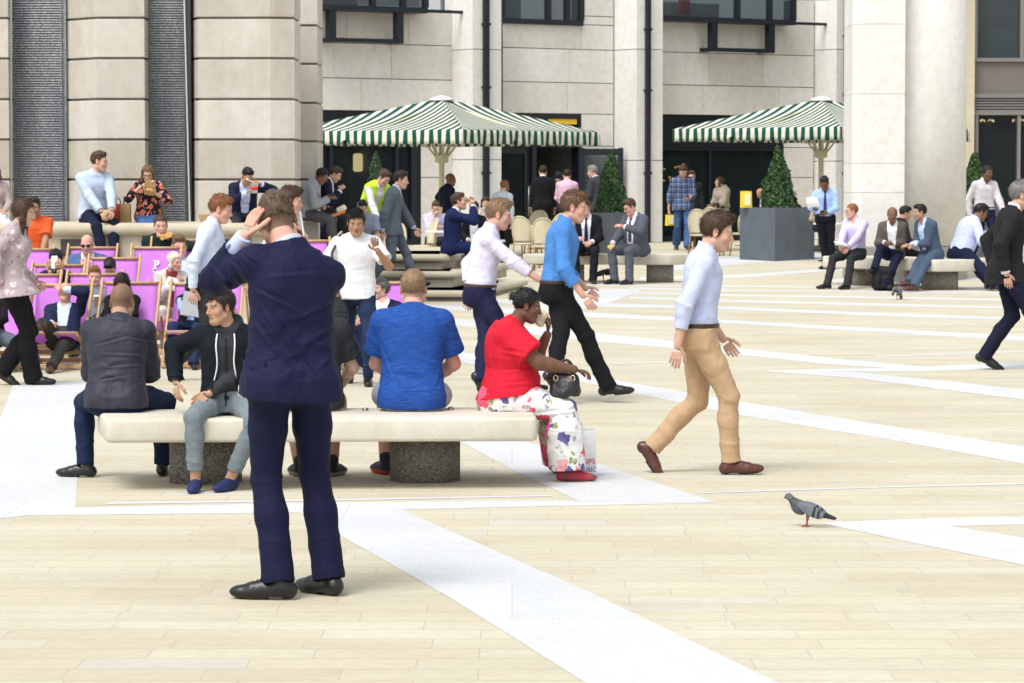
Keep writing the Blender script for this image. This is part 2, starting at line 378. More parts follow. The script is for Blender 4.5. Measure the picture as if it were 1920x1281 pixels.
b1 = [onplane(198, 786, ztop), onplane(1008, 783, ztop), onplane(998, 763, ztop), onplane(182, 768, ztop)]
pd1, pd2 = at(386, 900, 20.05), at(797, 900, 20.15)
BENCH1 = slab_bench(b1, ztop, .146, [(pd1[0], pd1[1], .225, .24, 2.6), (pd2[0], pd2[1], .222, .25, 2.2)], 'long pale stone bench behind the man in the navy suit', 0,
                    [onplane(685, 770, ztop)[:2], onplane(845, 768, ztop)[:2]])
def corner_bench(cx, cy, D, e1, l1, e2, l2, z, th, base, peds, label):
    """corner nearest the camera at picture point (cx, cy) on top; e1, e2: plan directions of the two sides"""
    c = at(cx, cy, D)[:2]; e1, e2 = nrm(e1), nrm(e2)
    P = [c, c + e1 * l1, c + e1 * l1 + e2 * l2, c + e2 * l2]
    return slab_bench([np.array((p[0], p[1])) for p in P], z, th, [(*(c + e1 * a + e2 * b), hw, hd, 6) for a, b, hw, hd in peds], label, base)
BENCH2 = corner_bench(1752, 487, 49.7, (.93, .36), .98, (-.52, .85), 2.9, .64, .19, .155, [(.42, .45, .27, .27), (.45, 2.3, .27, .27)], 'pale stone bench in front of the big round column')
BENCH3 = corner_bench(1253, 476, 52.6, (.70, .71), .62, (-.98, .18), 2.45, .655, .175, .18, [(.42, .42, .22, .24), (.4, 1.9, .22, .24)], 'pale stone bench between the planter and the round steps')
# ------------------------------------------------------------------ the stepped fountain monument on the left
mon = empty('fountain_monument', (-4.5, 43, .1), 0, 'stone fountain monument of banded piers and dark ribbed panels on round steps', 'monument')
DW = 42.6
def mpart(mb, name, m, smooth=False): return mb.obj(name, m, mon, smooth)
def pier(px0, px1, D0, D1=None, facet=None, depth=1.2, pxr=None, phase=0):
    """stack of rusticated courses between picture columns px0..px1; facet: (px, D) plan break points"""
    pts = [at(px0, 300, D0)] + [at(p, 300, d) for p, d in (facet or [])] + [at(px1, 300, D1 or D0)]
    smooth, flut, joint = MB(), MB(), MB()
    P = [np.array(p[:2]) for p in pts]; back = [P[-1] + (.0, depth), P[0] + (.0, depth)]
    joints_px = [-40, 34.4, 110, 186.5, 262, 337]
    zs = [at(200, y, DW)[2] for y in joints_px]
    cen = sum(P + back) / (len(P) + 2)
    def shr(Q, d): return [q + nrm(cen - q) * d for q in Q]
    for i in range(len(zs) - 1):
        (flut if (i + phase) % 2 == 0 else smooth).prism(P + back, zs[i + 1] + .015, zs[i] - .015, .010)
    smooth.prism(P + back, .3, zs[-1] - .015, .010)
    joint.prism(shr(P + back, .05), .2, zs[0])
    for m_, nme, mt in ((smooth, 'pier', M_PSM), (flut, 'pier_flutes', M_PFL), (joint, 'pier_core', M_CORE)):
        o = m_.obj(nme, mt, None); o.parent = mon; o.matrix_parent_inverse = mon.matrix_basis.inverted()
def mworld(mb, name, m, smooth=False):
    o = mb.obj(name, m, None, smooth); o.parent = mon; o.matrix_parent_inverse = mon.matrix_basis.inverted(); return o
pier(-70, 17, 42.6); pier(116, 283, 43.2, None, [(183, 42.5), (272, 42.5)], phase=0); pier(360, 553, 43.0, 42.6, [(372, 42.55), (508, 42.5)], phase=0); pier(540, 596, 44.6, phase=1)
def ribbed_mat():
    t = NT('wet_dark_granite'); v = t.coord(); n = t.noise(v, 70, 4, .75); n2 = t.noise(t.coord(scale=(1.2, 1, .22)), 2.2, 5, .65)
    c = t.ramp(n.outputs[0], [(.3, (.075, .082, .095)), (.5, (.21, .22, .235)), (.68, (.52, .54, .56))]); c = t.mix(1, c, t.ramp(n2.outputs[0], [(.3, (.62, .65, .70)), (.68, (1.3, 1.3, 1.28))]), 'MULTIPLY'); t.base(c)
    t.set(t.b, Roughness=.38); t.bump(n.outputs[0], .7, .006); return t.m
M_RIB = ribbed_mat()
def ribs(pxa, pxb, D, zt, zb):
    a, b = at(pxa, 300, D), at(pxb, 300, D); mb = MB(); n = int((zt - zb) / .0335); o = []
    for i in range(n):
        z = zt - i * .0335
        for dz, dy in ((0, -.02), (-.018, -.024), (-.0185, .03), (-.0330, .03)): o.append((z + dz, dy))
    for z, dy in o: mb.v += [(a[0], a[1] + dy, z), (b[0], b[1] + dy, z)]
    mb.f = [(2 * i, 2 * i + 2, 2 * i + 3, 2 * i + 1) for i in range(len(o) - 1)]
    mworld(mb, 'ribbed_panel', M_RIB)
    mworld(MB().box(((a[0] + b[0]) / 2, a[1] + .06, (zt + zb) / 2), (b[0] - a[0] + .1, .08, zt - zb)), 'panel_backing', M_RIB)
ribs(14, 118, 43.0, 4.6, 1.25); ribs(281, 348, 43.0, 4.6, 1.25)
a = at(353, 300, 42.75); mworld(MB().box((a[0], 43.0, 2.9), (.085, .5, 3.4), None, .01), 'panel_side', plain('dark_granite', (.05, .053, .06), .5, .4, 60))
a = at(14, 300, 42.75); mworld(MB().box((a[0] - .02, 43.0, 2.9), (.04, .5, 3.4), None, .01), 'panel_side', plain('dark_granite', (.05, .053, .06), .5, .4, 60))
for px0, px1 in ((20.5, 21), (345, 356)):
    mworld(MB().tube([at(px0, -20, 42.72), at((px0 + px1) / 2, 200, 42.72), at(px1, 416, 42.72)], .011, 6), 'white_cord', plain('white_cord', (.6, .6, .58), .6, .25, 60))
# ledge round the foot of the monument, with rounded nose
def nose(path, D_in, z1, z0, name, m, r=None):
    """ledge slab: path = picture-left..right front edge points (x, y plan), nose radius r, running back D_in"""
    r = r or (z1 - z0) / 2; mb = MB(); n = 9
    prof = [(D_in, z1)] + [(r - r * math.sin(t), z1 - r + r * math.cos(t)) for t in np.linspace(0, math.pi, n)] + [(D_in, z0)]
    for p, nn_ in path:
        for d, z in prof: mb.v.append((p[0] - nn_[0] * d, p[1] - nn_[1] * d, z))
    m_ = len(prof); mb.f = [(i * m_ + j, (i + 1) * m_ + j, (i + 1) * m_ + j + 1, i * m_ + j + 1) for i in range(len(path) - 1) for j in range(m_ - 1)]
    o = mworld(mb, name, m, True); return o
FRL = 41.3
def straight(pxa, pxb, D): return [((at(pxa, 400, D)[0], D), (0, -1)), ((at(pxb, 400, D)[0], D), (0, -1))]
ZL = at(200, 417, 42.0)[2]
nose(straight(-120, 560, FRL), 1.6, ZL, ZL - .165, 'ledge', M_LEDGE)
zb = g(41)
mworld(MB().box(((at(-120, 1, FRL)[0] + at(545, 1, FRL)[0]) / 2, FRL + .75, (zb + ZL - .165) / 2), (at(545, 1, FRL)[0] - at(-120, 1, FRL)[0], 1.3, ZL - .165 - zb)), 'plinth', M_LEDGE)
for pxa, pxb in ((112, 152), (420, 470)):
    a, b = at(pxa, 465, FRL), at(pxb, 465, FRL); gm = MB()
    gm.box(((a[0] + b[0]) / 2, FRL + .095, a[2]), (b[0] - a[0], .02, .22))
    mworld(gm, 'grille', M_JOINT); gm = MB()
    for i in range(14): gm.box((a[0] + (b[0] - a[0]) * (i + .5) / 14, FRL + .082, a[2]), (.012, .014, .21))
    mworld(gm, 'grille_bars', plain('grille_steel', (.10, .10, .10), .5, .1, 20, .4))
# round steps to the right: each an arc with a rounded nose
def arc_step(px_end, D_edge, z1, nose_h, riser, name='step', cx=None, extra=0):
    """step whose nearest edge is at depth D_edge, and which bends away at picture column px_end"""
    xr = at(px_end, 500, D_edge)[0]; x0 = at(430, 500, D_edge)[0]; path = [((x0, D_edge), (0, -1)), ((xr, D_edge), (0, -1))]
    ang = math.radians(9); e = np.array((math.sin(ang), math.cos(ang)));
    nrm_ = (math.cos(ang), -math.sin(ang)); path = [((x0, D_edge), (0, -1)), ((xr - .02, D_edge), (0, -1)), ((xr + .05, D_edge + .02), nrm((math.cos(ang) * .5, -.85))), ((xr + .10, D_edge + .07), nrm_), ((xr + .10 + e[0] * 5, D_edge + .07 + e[1] * 5), nrm_)]
    nose(path, 2.4, z1, z1 - nose_h, name, M_LEDGE)
    mb = MB(); q = [(p[0] - n_[0] * .08, p[1] - n_[1] * .08) for p, n_ in path]
    for p in q: mb.v += [(*p, z1 - nose_h - riser - .02), (*p, z1 - nose_h + .002)]
    mb.f = [(2 * i, 2 * i + 2, 2 * i + 3, 2 * i + 1) for i in range(len(q) - 1)]
    mworld(mb, 'riser', M_LEDGE)
zs_ = lambda y, D: at(800, y, D)[2]
arc_step(878, 46.0, zs_(545, 46.0), .095, .10); arc_step(846, 46.9, zs_(509, 46.9), .115, .10); arc_step(826, 47.9, zs_(477, 47.9), .125, .10)
a, b = at(800, 553, 46.05), at(866, 553, 46.05)
mworld(MB().box(((a[0] + b[0]) / 2, 46.075, .185), (b[0] - a[0], .02, .07)), 'grille', M_JOINT)
gm = MB()
for i in range(26): gm.box((a[0] + (b[0] - a[0]) * (i + .5) / 26, 46.06, .185), (.010, .012, .066))
mworld(gm, 'grille_bars', plain('grille_steel', (.10, .10, .10), .5, .1, 20, .4))
# ------------------------------------------------------------------ café building
ANG = math.radians(56); FE = np.array((math.sin(ANG), math.cos(ANG), 0)); FN = np.array((math.cos(ANG), -math.sin(ANG), 0))   # along, towards the viewer
FO = np.array((at(600, 335, 70)[0], 70.0, 0)); RF = np.stack([FE, FN, V3(0, 0, 1)], 1) if False else np.stack([FE, -FN, np.array((0, 0, 1.0))], 1)
cafe = empty('cafe_building', (FO[0], FO[1], .42), 0, 'pale stone building with navy framed windows and a café on its ground floor', 'building')
def fu(px, py=335, off=0.0):
    """facade coordinate (along, height) of a picture point on the plane `off` metres in front of the wall"""
    d = ray(px, py); o = FO + FN * off; t = np.dot(o - np.array((0, 0, CAMZ)), FN) / np.dot(d, FN); p = d * t + np.array((0, 0, CAMZ))
    return np.dot(p - FO, FE), p[2]
def fpos(u, z, off=0.0): return FO + FE * u + FN * off + np.array((0, 0, z))
def fbox(mb, u0, u1, z0, z1, o0, o1, bev=0):
    c = fpos((u0 + u1) / 2, (z0 + z1) / 2, (o0 + o1) / 2); return mb.box(c, (u1 - u0, abs(o1 - o0), z1 - z0), RF, bev)
def cpart(mb, name, m, smooth=False, parent=None):
    o = mb.obj(name, m, None, smooth); p = parent or cafe; o.parent = p; o.matrix_parent_inverse = p.matrix_world.inverted() if p is not cafe else cafe.matrix_basis.inverted(); return o
ZG = .42
ZJ = [fu(1525, y)[1] for y in (45, 105, 164.5, 217, 277, 333)]       # course joints, from the right-hand bay
u = {k_: fu(k_)[0] for k_ in (560, 595, 790, 848, 943, 1092, 1150, 1243, 1470, 1490, 1525, 1600, 1700)}
U0, UE = u[560] - 3, fu(1640)[0]
rnd_ = random.Random(4)
def wall_zone(u0, u1, z0, z1):
    """ashlar courses with open joints"""
    zz = sorted([z for z in ZJ + [ZJ[0] + .72, ZJ[0] + 1.44, ZJ[0] + 2.2] if z0 + .05 < z < z1 - .05] + [z0, z1]); m_ = MB()
    for a_, b_ in zip(zz, zz[1:]):
        x = u0
        while x < u1 - .01:
            w_ = min(rnd_.uniform(1.3, 2.3), u1 - x); w_ = u1 - x if u1 - x - w_ < .5 else w_
            fbox(m_, x + .004, x + w_ - .004, a_ + .009, b_ - .009, -.3, rnd_.uniform(-.003, .003)); x += w_
    cpart(m_, 'wall', M_WALL); cpart(fbox(MB(), u0, u1, z0, z1, -.45, -.02), 'wall_core', M_JOINT)
ZT = 6.2
wy = lambda px, py, off=0: fu(px, py, off)[1]
z1s = wy(700, 208); zw1 = wy(700, 14); 
wall_zone(U0, u[848], z1s, zw1); wall_zone(u[790], u[848], ZG, z1s)
zw2 = wy(1020, 44); z2s = wy(1100, 214); wall_zone(u[943], u[1150], z2s, zw2); wall_zone(u[1092], u[1150], zw2, ZT); wall_zone(fu(1090)[0], u[1150], ZG, z2s)
zw3 = wy(1400, 40); z3s = wy(1400, 217); wall_zone(u[1243] - .6, u[1525], z3s, zw3); wall_zone(u[1490], u[1525], zw3, ZT); wall_zone(u[1470], u[1525], ZG, z3s)
# pilasters with black downpipes
def pilaster(pxl, pxf, pxr, pxp):
    u0 = fu(pxl)[0]; off = 0.0
    for it in range(40):
        if fu(pxf, 335, off)[0] < u0: break
        off += .03
    u1 = fu(pxr, 335, off)[0]; m_ = MB(); zz = [ZG] + [ZG + 1.9, wy(pxl + 20, 95), ZT]
    for a_, b_ in zip(zz, zz[1:]): fbox(m_, u0, u1, a_ + .008, b_ - .008, -.3, off)
    cpart(m_, 'pilaster', M_PIL); cpart(fbox(MB(), u0 + .03, u1 - .03, ZG, ZT, -.3, off - .03), 'pilaster_core', M_JOINT)
    a_, b_ = fu(pxp[0], 335, off + .06)[0], fu(pxp[1], 335, off + .06)[0]
    dp = MB(); fbox(dp, a_, b_, ZG, ZT, off + .004, off + .10, .012)
    for z in (2.0, 3.9, 5.3): fbox(dp, a_ - .025, b_ + .025, z, z + .05, off + .003, off + .115)
    o = dp.obj('downpipe', M_NAVY); o.parent = cafe; o.matrix_parent_inverse = cafe.matrix_basis.inverted()
pilaster(848, 886, 940, (907, 917)); pilaster(1152, 1193, 1242, (1211, 1219)); pilaster(1527, 1566, 1606, (1583, 1591))
# glass
def glass_mat(name, tint, refl=.25, alpha=.75):
    t = NT(name); t.base(tint); t.set(t.b, Roughness=.04); t.b.inputs['Specular IOR Level'].default_value = .6
    tr = t.n("ShaderNodeBsdfTransparent"); tr.inputs[0].default_value = (.72, .78, .8, 1); mx = t.n("ShaderNodeMixShader"); mx.inputs[0].default_value = alpha
    t.l(tr.outputs[0], mx.inputs[1]); t.l(t.b.outputs[0], mx.inputs[2]); t.l(mx.outputs[0], t.out.inputs['Surface']); return t.m
M_GLASS = glass_mat('shop_glass', (.022, .030, .034), .3, .38); M_GLASS2 = glass_mat('office_glass', (.05, .065, .07), .3, .45)
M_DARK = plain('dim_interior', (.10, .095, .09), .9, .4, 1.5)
def warm_mat(name, col, strength):
    t = NT(name); t.base((.8, .6, .3)); t.b.inputs['Emission Color'].default_value = rgba(col); t.b.inputs['Emission Strength'].default_value = strength; return t.m
M_WARM = warm_mat('lamp_glow', (1, .72, .33), 1.6)
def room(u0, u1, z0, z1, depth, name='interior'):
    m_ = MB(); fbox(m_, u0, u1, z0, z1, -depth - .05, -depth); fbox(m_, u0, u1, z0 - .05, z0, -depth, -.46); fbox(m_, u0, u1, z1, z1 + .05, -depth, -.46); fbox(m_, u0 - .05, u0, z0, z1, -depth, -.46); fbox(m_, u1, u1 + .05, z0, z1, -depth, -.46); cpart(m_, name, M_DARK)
# bay 1 shopfront
def shopfront(u0, u1, z0, z1, mull, louvre, name):
    r = MB(); fbox(r, u0, u0 + .10, z0, z1, -.2, -.06); fbox(r, u1 - .22, u1, z0, z1, -.2, -.06); fbox(r, u0 + .10, u1 - .22, z1 - louvre, z1, -.2, -.08); fbox(r, u0 + .10, u1 - .22, z0, z0 + .12, -.2, -.06)
    for m_ in mull: fbox(r, m_ - .04, m_ + .04, z0 + .12, z1 - louvre, -.19, -.07)
    n = int(louvre / .075)
    for i in range(n): fbox(r, u0 + .1, u1 - .22, z1 - louvre + .075 * i + .01, z1 - louvre + .075 * i + .045, -.08, -.05)
    o = cpart(r, 'shop_window', M_NAVY); gl = fbox(MB(), u0 + .1, u1 - .22, z0 + .12, z1 - louvre, -.15, -.14).obj('pane', M_GLASS); gl.parent = o; gl.matrix_parent_inverse = o.matrix_world.inverted(); gl.matrix_parent_inverse = (cafe.matrix_basis @ o.matrix_parent_inverse).inverted()
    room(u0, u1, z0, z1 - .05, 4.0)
zl = wy(700, 275); shopfront(U0 + 2.2, u[790], ZG, z1s, [fu(625)[0], fu(748)[0]], z1s - zl, 'a')
shopfront(u[1243] - .6, u[1470], ZG, z3s, [fu(1335)[0]], z3s - wy(1400, 283), 'c')
lw = MB()
for px, py in ((671, 305),): c_ = fpos(fu(px, py, -2.5)[0], fu(px, py, -2.5)[1], -2.5); lw.box(c_, (.22, .12, .42), RF, .03)
cpart(lw, 'wall_lamp', M_WARM)
lw = MB()
for i in range(9):
    px, py = 1243 + 5 * i + rnd_.uniform(-3, 3), 318 + rnd_.uniform(-10, 22); c_ = fpos(fu(px, py, -1.6)[0], fu(px, py, -1.6)[1], -1.6); lw.box(c_, (.06, .06, .05), RF, .015)
cpart(lw, 'bar_lights', warm_mat('bar_glow', (1, .62, .22), .9))
# lit back-bar shelves with bottles, seen through the glass
sh = MB(); bt = MB()
for zz_ in (1.5, 1.85, 2.2):
    fbox(sh, fu(1245)[0] - .4, fu(1330)[0], zz_, zz_ + .03, -2.2, -1.9)
    for i in range(9):
        uu = fu(1245)[0] - .3 + i * .17; c_ = fpos(uu, zz_ + .03, -2.05); bt.lathe(c_, [(.035, 0), (.035, .14), (.012, .19), (.012, .25)], 8)
cpart(sh, 'bar_shelf', plain('bar_wood', (.07, .035, .018), .6)); cpart(bt, 'bar_bottles', plain('bottle_glass', (.16, .08, .02), .2, .5, 4))
pn = MB()
for a_, b_, o_ in ((1352, 1392, -2.4), (1400, 1436, -3.0)): fbox(pn, fu(a_)[0], fu(b_)[0], ZG + .2, z3s - .95, o_ - .1, o_)  # pale boxes added behind the glass, their grey standing in for its reflections
cpart(pn, 'reflection_panel', plain('grey_reflection_panel', (.30, .31, .31), .8, .1, 2))
pn = MB(); fbox(pn, fu(640)[0], fu(690)[0], ZG, ZG + 1.1, -2.0, -1.6); fbox(pn, fu(700)[0], fu(735)[0], ZG + .2, ZG + 2.2, -3.2, -3.1); cpart(pn, 'café_counter', plain('counter_wood', (.14, .085, .05), .5, .2, 3))
# bay 2: doors under a yellow sign
uD0, uD1, uD2, uD3 = fu(943)[0] - .5, fu(1003)[0], fu(1065)[0], fu(1090)[0]
fr = MB(); fbox(fr, uD0, uD3, z2s - .12, z2s, -.25, .0); fbox(fr, uD0, uD0 + .15, ZG, z2s - .12, -.25, 0); fbox(fr, uD3 - .08, uD3, ZG, z2s - .12, -.25, 0); zd = wy(1000, 276)
fbox(fr, uD0 + .15, uD3 - .08, zd, zd + .12, -.22, -.02); fbox(fr, uD1 - .06, uD1 + .06, ZG, zd, -.22, -.02)
dfr = cpart(fr, 'door_frame', M_NAVY)
cpart(fbox(MB(), uD0 + .15, fu(1030)[0], zd + .12, z2s - .12, -.12, -.10), 'fanlight', M_GLASS)
cpart(fbox(MB(), fu(1030)[0], fu(1083)[0], wy(1050, 233), wy(1050, 219), -.09, -.03), 'yellow_sign', plain('yellow_sign', (.85, .52, .03), .5, .05))
cpart(fbox(MB(), fu(1083)[0] + .0, uD3 - .09, zd + .12, z2s - .12, -.12, -.10), 'fanlight', M_GLASS)
dl = MB(); ul, ur = uD0 + .15, uD1 - .06
for a_, b_ in ((ul, ul + .22), (ur - .16, ur)): fbox(dl, a_, b_, ZG + .02, zd, -.17, -.11)
fbox(dl, ul + .22, ur - .16, ZG + .02, ZG + .25, -.17, -.11); fbox(dl, ul + .22, ur - .16, zd - .15, zd, -.17, -.11)
d1 = cpart(dl, 'door', M_NAVY); cpart(fbox(MB(), ul + .22, ur - .16, ZG + .25, zd - .15, -.15, -.14), 'door_pane', M_GLASS)
hd = MB(); hx_ = fu(992, 400, .02)[0]; z0_, z1_ = wy(992, 405), wy(992, 350)
hd.tube([fpos(hx_, z0_, -.1), fpos(hx_, z0_, 0), fpos(hx_, z1_, 0), fpos(hx_ + .1, z1_, 0), fpos(hx_ + .1, z1_, -.1)], .018, 8); cpart(hd, 'door_handle', plain('brushed_steel', (.6, .6, .6), .3, .05, 9, .9), True)
# the right leaf stands open, turned outwards
hinge = fpos(uD3 - .05, 0, -.02); ax_ = nrm(FN * .55 + FE * .83); wd = 1.02; RD = np.stack([ax_, nrm(np.cross((0, 0, 1), ax_)), np.array((0, 0, 1.0))], 1)
od = MB(); zc = (ZG + .02 + zd) / 2; hh = zd - ZG - .04
for a_, w_ in ((.06, .12), (wd - .06, .12)): od.box(hinge + ax_ * a_ + V3(0, 0, zc), (w_, .06, hh), RD)
for z_, h_ in ((ZG + .15, .24), (zd - .11, .16)): od.box(hinge + ax_ * wd / 2 + V3(0, 0, z_), (wd - .24, .055, h_), RD)
cpart(od, 'open_door', M_NAVY); cpart(MB().box(hinge + ax_ * wd / 2 + V3(0, 0, zc + .02), (wd - .24, .014, hh - .42), RD), 'open_door_pane', M_GLASS2)
cpart(MB().box(hinge - ax_ * .05 + V3(0, 0, zd + .05) + FN * .1, (.42, .06, .05), RD, .01), 'door_closer', plain('brushed_steel', (.6, .6, .6), .3, .05, 9, .9))
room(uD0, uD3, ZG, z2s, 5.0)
# upper windows
def upper_window(px0, px1, py, off, side, bracket, bar):
    """navy framed window box; py: its bottom in the picture at px0; bracket: (px0, px1, py0, py1)"""
    a_, b_ = fu(px0, py, off)[0], fu(px1, py, off)[0]; zb_ = wy(px0, py, off) if True else 0; m_ = MB()
    fbox(m_, a_, b_, zb_, zb_ + .12, -.3, off + .05); n = 3
    for i in range(n + 1):
        x = a_ + (b_ - a_) * (0, .58, .82, 1)[i]; fbox(m_, x - .06, x + .06, zb_ + .12, ZT, off - .12, off)
    fbox(m_, a_ + .06, b_ - .06, zb_ + .42, zb_ + .46, off - .09, off - .02) if side else None
    if bracket:
        x0, x1, y1 = bracket; c0, c1 = fu(x0, y1, off + .03)[0], fu(x1, y1, off + .03)[0]; z0 = wy((x0 + x1) / 2, y1, off + .03); w_ = .17
        fbox(m_, c0, c0 + w_, z0, zb_, off - .15, off + .03); fbox(m_, c1 - w_, c1, z0, zb_, off - .15, off + .03); fbox(m_, c0 + w_, c1 - w_, z0, z0 + .09, off - .15, off + .03)
        fbox(m_, c0, c0 + w_, z0, z0 + .09, -.02, off - .15); fbox(m_, c1 - w_, c1, z0, z0 + .09, -.02, off - .15)
    if bar: fbox(m_, b_, fu(bar, py + 2, off)[0], zb_ + .02, zb_ + .085, off - .1, off)
    o = cpart(m_, 'upper_window', M_NAVY); gl = fbox(MB(), a_ + .06, b_ - .06, zb_ + .12, ZT, off - .07, off - .06).obj('pane', M_GLASS2); gl.parent = o; gl.matrix_parent_inverse = (cafe.matrix_basis @ o.matrix_parent_inverse).inverted()
    fbox(MB(), 0, 1, 0, 1, 0, 1)
    m_ = MB(); fbox(m_, a_, b_, zb_ - .1, ZT, -2.6, -2.5); fbox(m_, a_, b_, zb_, zb_ + .02, -2.5, -.3); cpart(m_, 'office_interior', plain('office_grey', (.16, .16, .16), .9, .3, 1.5)); return a_, b_, zb_
A1 = upper_window(560, 800, 17, .45, True, (618, 757, 80), 880); A2 = upper_window(943, 1092, 44, .02, False, None, None); A3 = upper_window(1235, 1490, 39, .45, False, (1335, 1453, 98), 1560)
bl = MB()
for i in range(26): fbox(bl, A1[0] + .1, A1[1] - .1, A1[2] + .16 + i * .035, A1[2] + .178 + i * .035, .27, .29)
cpart(bl, 'window_blind', plain('blind_grey', (.40, .43, .45), .6, .05))
rc_ = MB(); c_ = fpos(fu(1283, 14, -.2)[0], fu(1283, 14, -.2)[1], -.2); rc_.box(c_ + V3(0, 0, .02), (.34, .12, .34), RF, .05).box(c_ + V3(0, 0, -.24), (.3, .3, .05), RF, .02)
for sx in (-.14, .14): rc_.tube([c_ + FE * sx + V3(0, 0, -.4), c_ + FE * sx + V3(0, 0, .2)], .02, 6)
o = rc_.obj('office_chair', plain('red_fabric', (.42, .02, .035), .8), None, False, tuple(c_ - V3(0, 0, .4))); tag(o, 'red office chair behind the upper window above the right umbrella', 'chair')
# ------------------------------------------------------------------ the big column and its pier
colm = empty('stone_column', (at(1700, 500, 53.5)[0], 53.5, g(53)), 0, 'massive round stone column joined to a square pier', 'column')
def kpart(mb, name, m, smooth=False):
    o = mb.obj(name, m, None, smooth); o.parent = colm; o.matrix_parent_inverse = colm.matrix_basis.inverted(); return o
xa, xb, xc_ = at(1598, 300, 53.2)[0], at(1694, 300, 53.2)[0], at(1714, 300, 54.2)[0]
zp = at(1700, 462, 53.5)[2]
pm_ = MB(); zc_ = [zp, zp + .9, 2.15, 3.3, 4.45, 5.6]
for a_, b_ in zip(zc_, zc_[1:]): pm_.prism([(xa, 53.25), (xa + .14, 53.05), (xb, 53.05), (xb + .17, 54.6), (xa, 54.6)], a_ + .003, b_ - .003)
kpart(pm_, 'pier', M_COLUMN); kpart(MB().prism([(xa + .01, 53.27), (xa + .15, 53.07), (xb - .01, 53.07), (xb + .15, 54.5), (xa + .01, 54.5)], zp, 5.6), 'pier_core', M_COLUMN)
R_ = (at(1813, 300, 54.1)[0] - at(1706, 300, 54.1)[0]); cx_ = at(1708, 300, 54.1)[0]
kpart(MB().lathe((cx_, 54.35, zp), [(R_ * 1.0, 0), (R_ * .995, 2), (R_ * .985, 5)], 72), 'shaft', M_COLUMN, True)
kpart(MB().prism([(at(1606, 1, 52.9)[0], 52.9), (at(1722, 1, 52.9)[0], 52.9), (at(1722, 1, 52.9)[0], 54.9), (at(1606, 1, 52.9)[0], 54.9)], g(53) - .02, zp - .004, .01), 'plinth', plain('grey_granite', (.30, .29, .27), .7, .25, 70))
kpart(MB().lathe((cx_, 54.35, g(54) - .02), [(R_ * 1.03, 0), (R_ * 1.03, zp - g(54) + .01)], 64), 'base', plain('grey_granite', (.30, .29, .27), .7, .25, 70))
# ------------------------------------------------------------------ the building behind it on the right
rb = empty('corner_building', (at(1880, 300, 72)[0], 72, .42), 0, 'brown building with a dark glass door behind the round column', 'building')
def rpart(mb, name, m, smooth=False):
    o = mb.obj(name, m, None, smooth); o.parent = rb; o.matrix_parent_inverse = rb.matrix_basis.inverted(); return o
DR = 72.0
def rbox(mb, x0, x1, y0, y1, d0, d1, bev=0):
    a_, b_ = at(x0, y1, DR), at(x1, y0, DR); return mb.box(((a_[0] + b_[0]) / 2, DR + (d0 + d1) / 2, (a_[2] + b_[2]) / 2), (b_[0] - a_[0], d1 - d0, b_[2] - a_[2]), None, bev)
rpart(rbox(MB(), 1760, 1826, -60, 478, -.25, .8), 'jamb', stone_mat('honey_stone', (.52, .45, .33), (.60, .53, .41), pit=0, stain=.1))
rpart(rbox(MB(), 1826, 2060, 116, 176, -.02, .5), 'spandrel', plain('bronze_panel', (.16, .145, .125), .6, .08, 3)); fm = MB()
for y0, y1 in ((109, 116), (176, 184), (209, 216)): rbox(fm, 1826, 2060, y0, y1, -.10, .3)
rbox(fm, 1826, 1833, -60, 109, -.08, .3); rbox(fm, 1912, 1920, -60, 109, -.08, .3); rbox(fm, 1826, 1834, 216, 478, -.08, .3); rbox(fm, 1905, 1913, 216, 478, -.08, .3); rpart(fm, 'window_frame', plain('grey_aluminium', (.22, .21, .20), .45, .05, 5, .4))
lv = MB()
for i in range(5): rbox(lv, 1826, 2060, 186 + i * 5, 189 + i * 5, -.06, .2)
rpart(lv, 'louvre', plain('grey_aluminium', (.22, .21, .20), .45, .05, 5, .4)); rpart(rbox(MB(), 1826, 2060, 184, 209, .05, .3), 'louvre_back', M_JOINT)
rpart(rbox(MB(), 1833, 1912, -60, 109, .10, .11), 'upper_pane', M_GLASS2); rpart(rbox(MB(), 1920, 2060, -60, 109, .10, .11), 'upper_pane', M_GLASS2)
rpart(rbox(MB(), 1834, 1905, 216, 478, .10, .11), 'door_pane', M_GLASS); rpart(rbox(MB(), 1913, 2060, 216, 478, .10, .11), 'door_pane', M_GLASS)
blr = MB()
for i in range(24): rbox(blr, 1834, 1911, 52 + i * 2.4, 53.4 + i * 2.4, .35, .36)
rpart(blr, 'blind', plain('pale_blind', (.55, .58, .6), .6, .05))
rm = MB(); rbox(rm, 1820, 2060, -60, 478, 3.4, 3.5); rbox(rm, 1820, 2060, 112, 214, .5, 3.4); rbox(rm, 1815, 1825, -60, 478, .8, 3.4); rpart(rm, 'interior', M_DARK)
for px in (1851, 1911):
    ch = MB()
    for i in range(9):
        an_ = i * 2 * math.pi / 9; c_ = at(px, 229, DR + 1.6) + V3(.15 * math.cos(an_), .15 * math.sin(an_), .02 * (i % 2)); ch.tube([c_, c_ + V3(0, 0, .05)], .011, 5)
    rpart(ch, 'chandelier_candles', warm_mat('candle_glow', (1, .7, .35), 2.6)); ch = MB(); c_ = at(px, 232, DR + 1.6)
    ch.tube([c_, c_ + V3(0, 0, .5)], .012, 6)
    for i in range(9): an_ = i * 2 * math.pi / 9; ch.tube([c_, c_ + V3(.08 * math.cos(an_), .08 * math.sin(an_), -.04), c_ + V3(.15 * math.cos(an_), .15 * math.sin(an_), .03)], .007, 5)
    rpart(ch, 'chandelier', plain('brass', (.5, .35, .12), .3, .1, 9, .9))
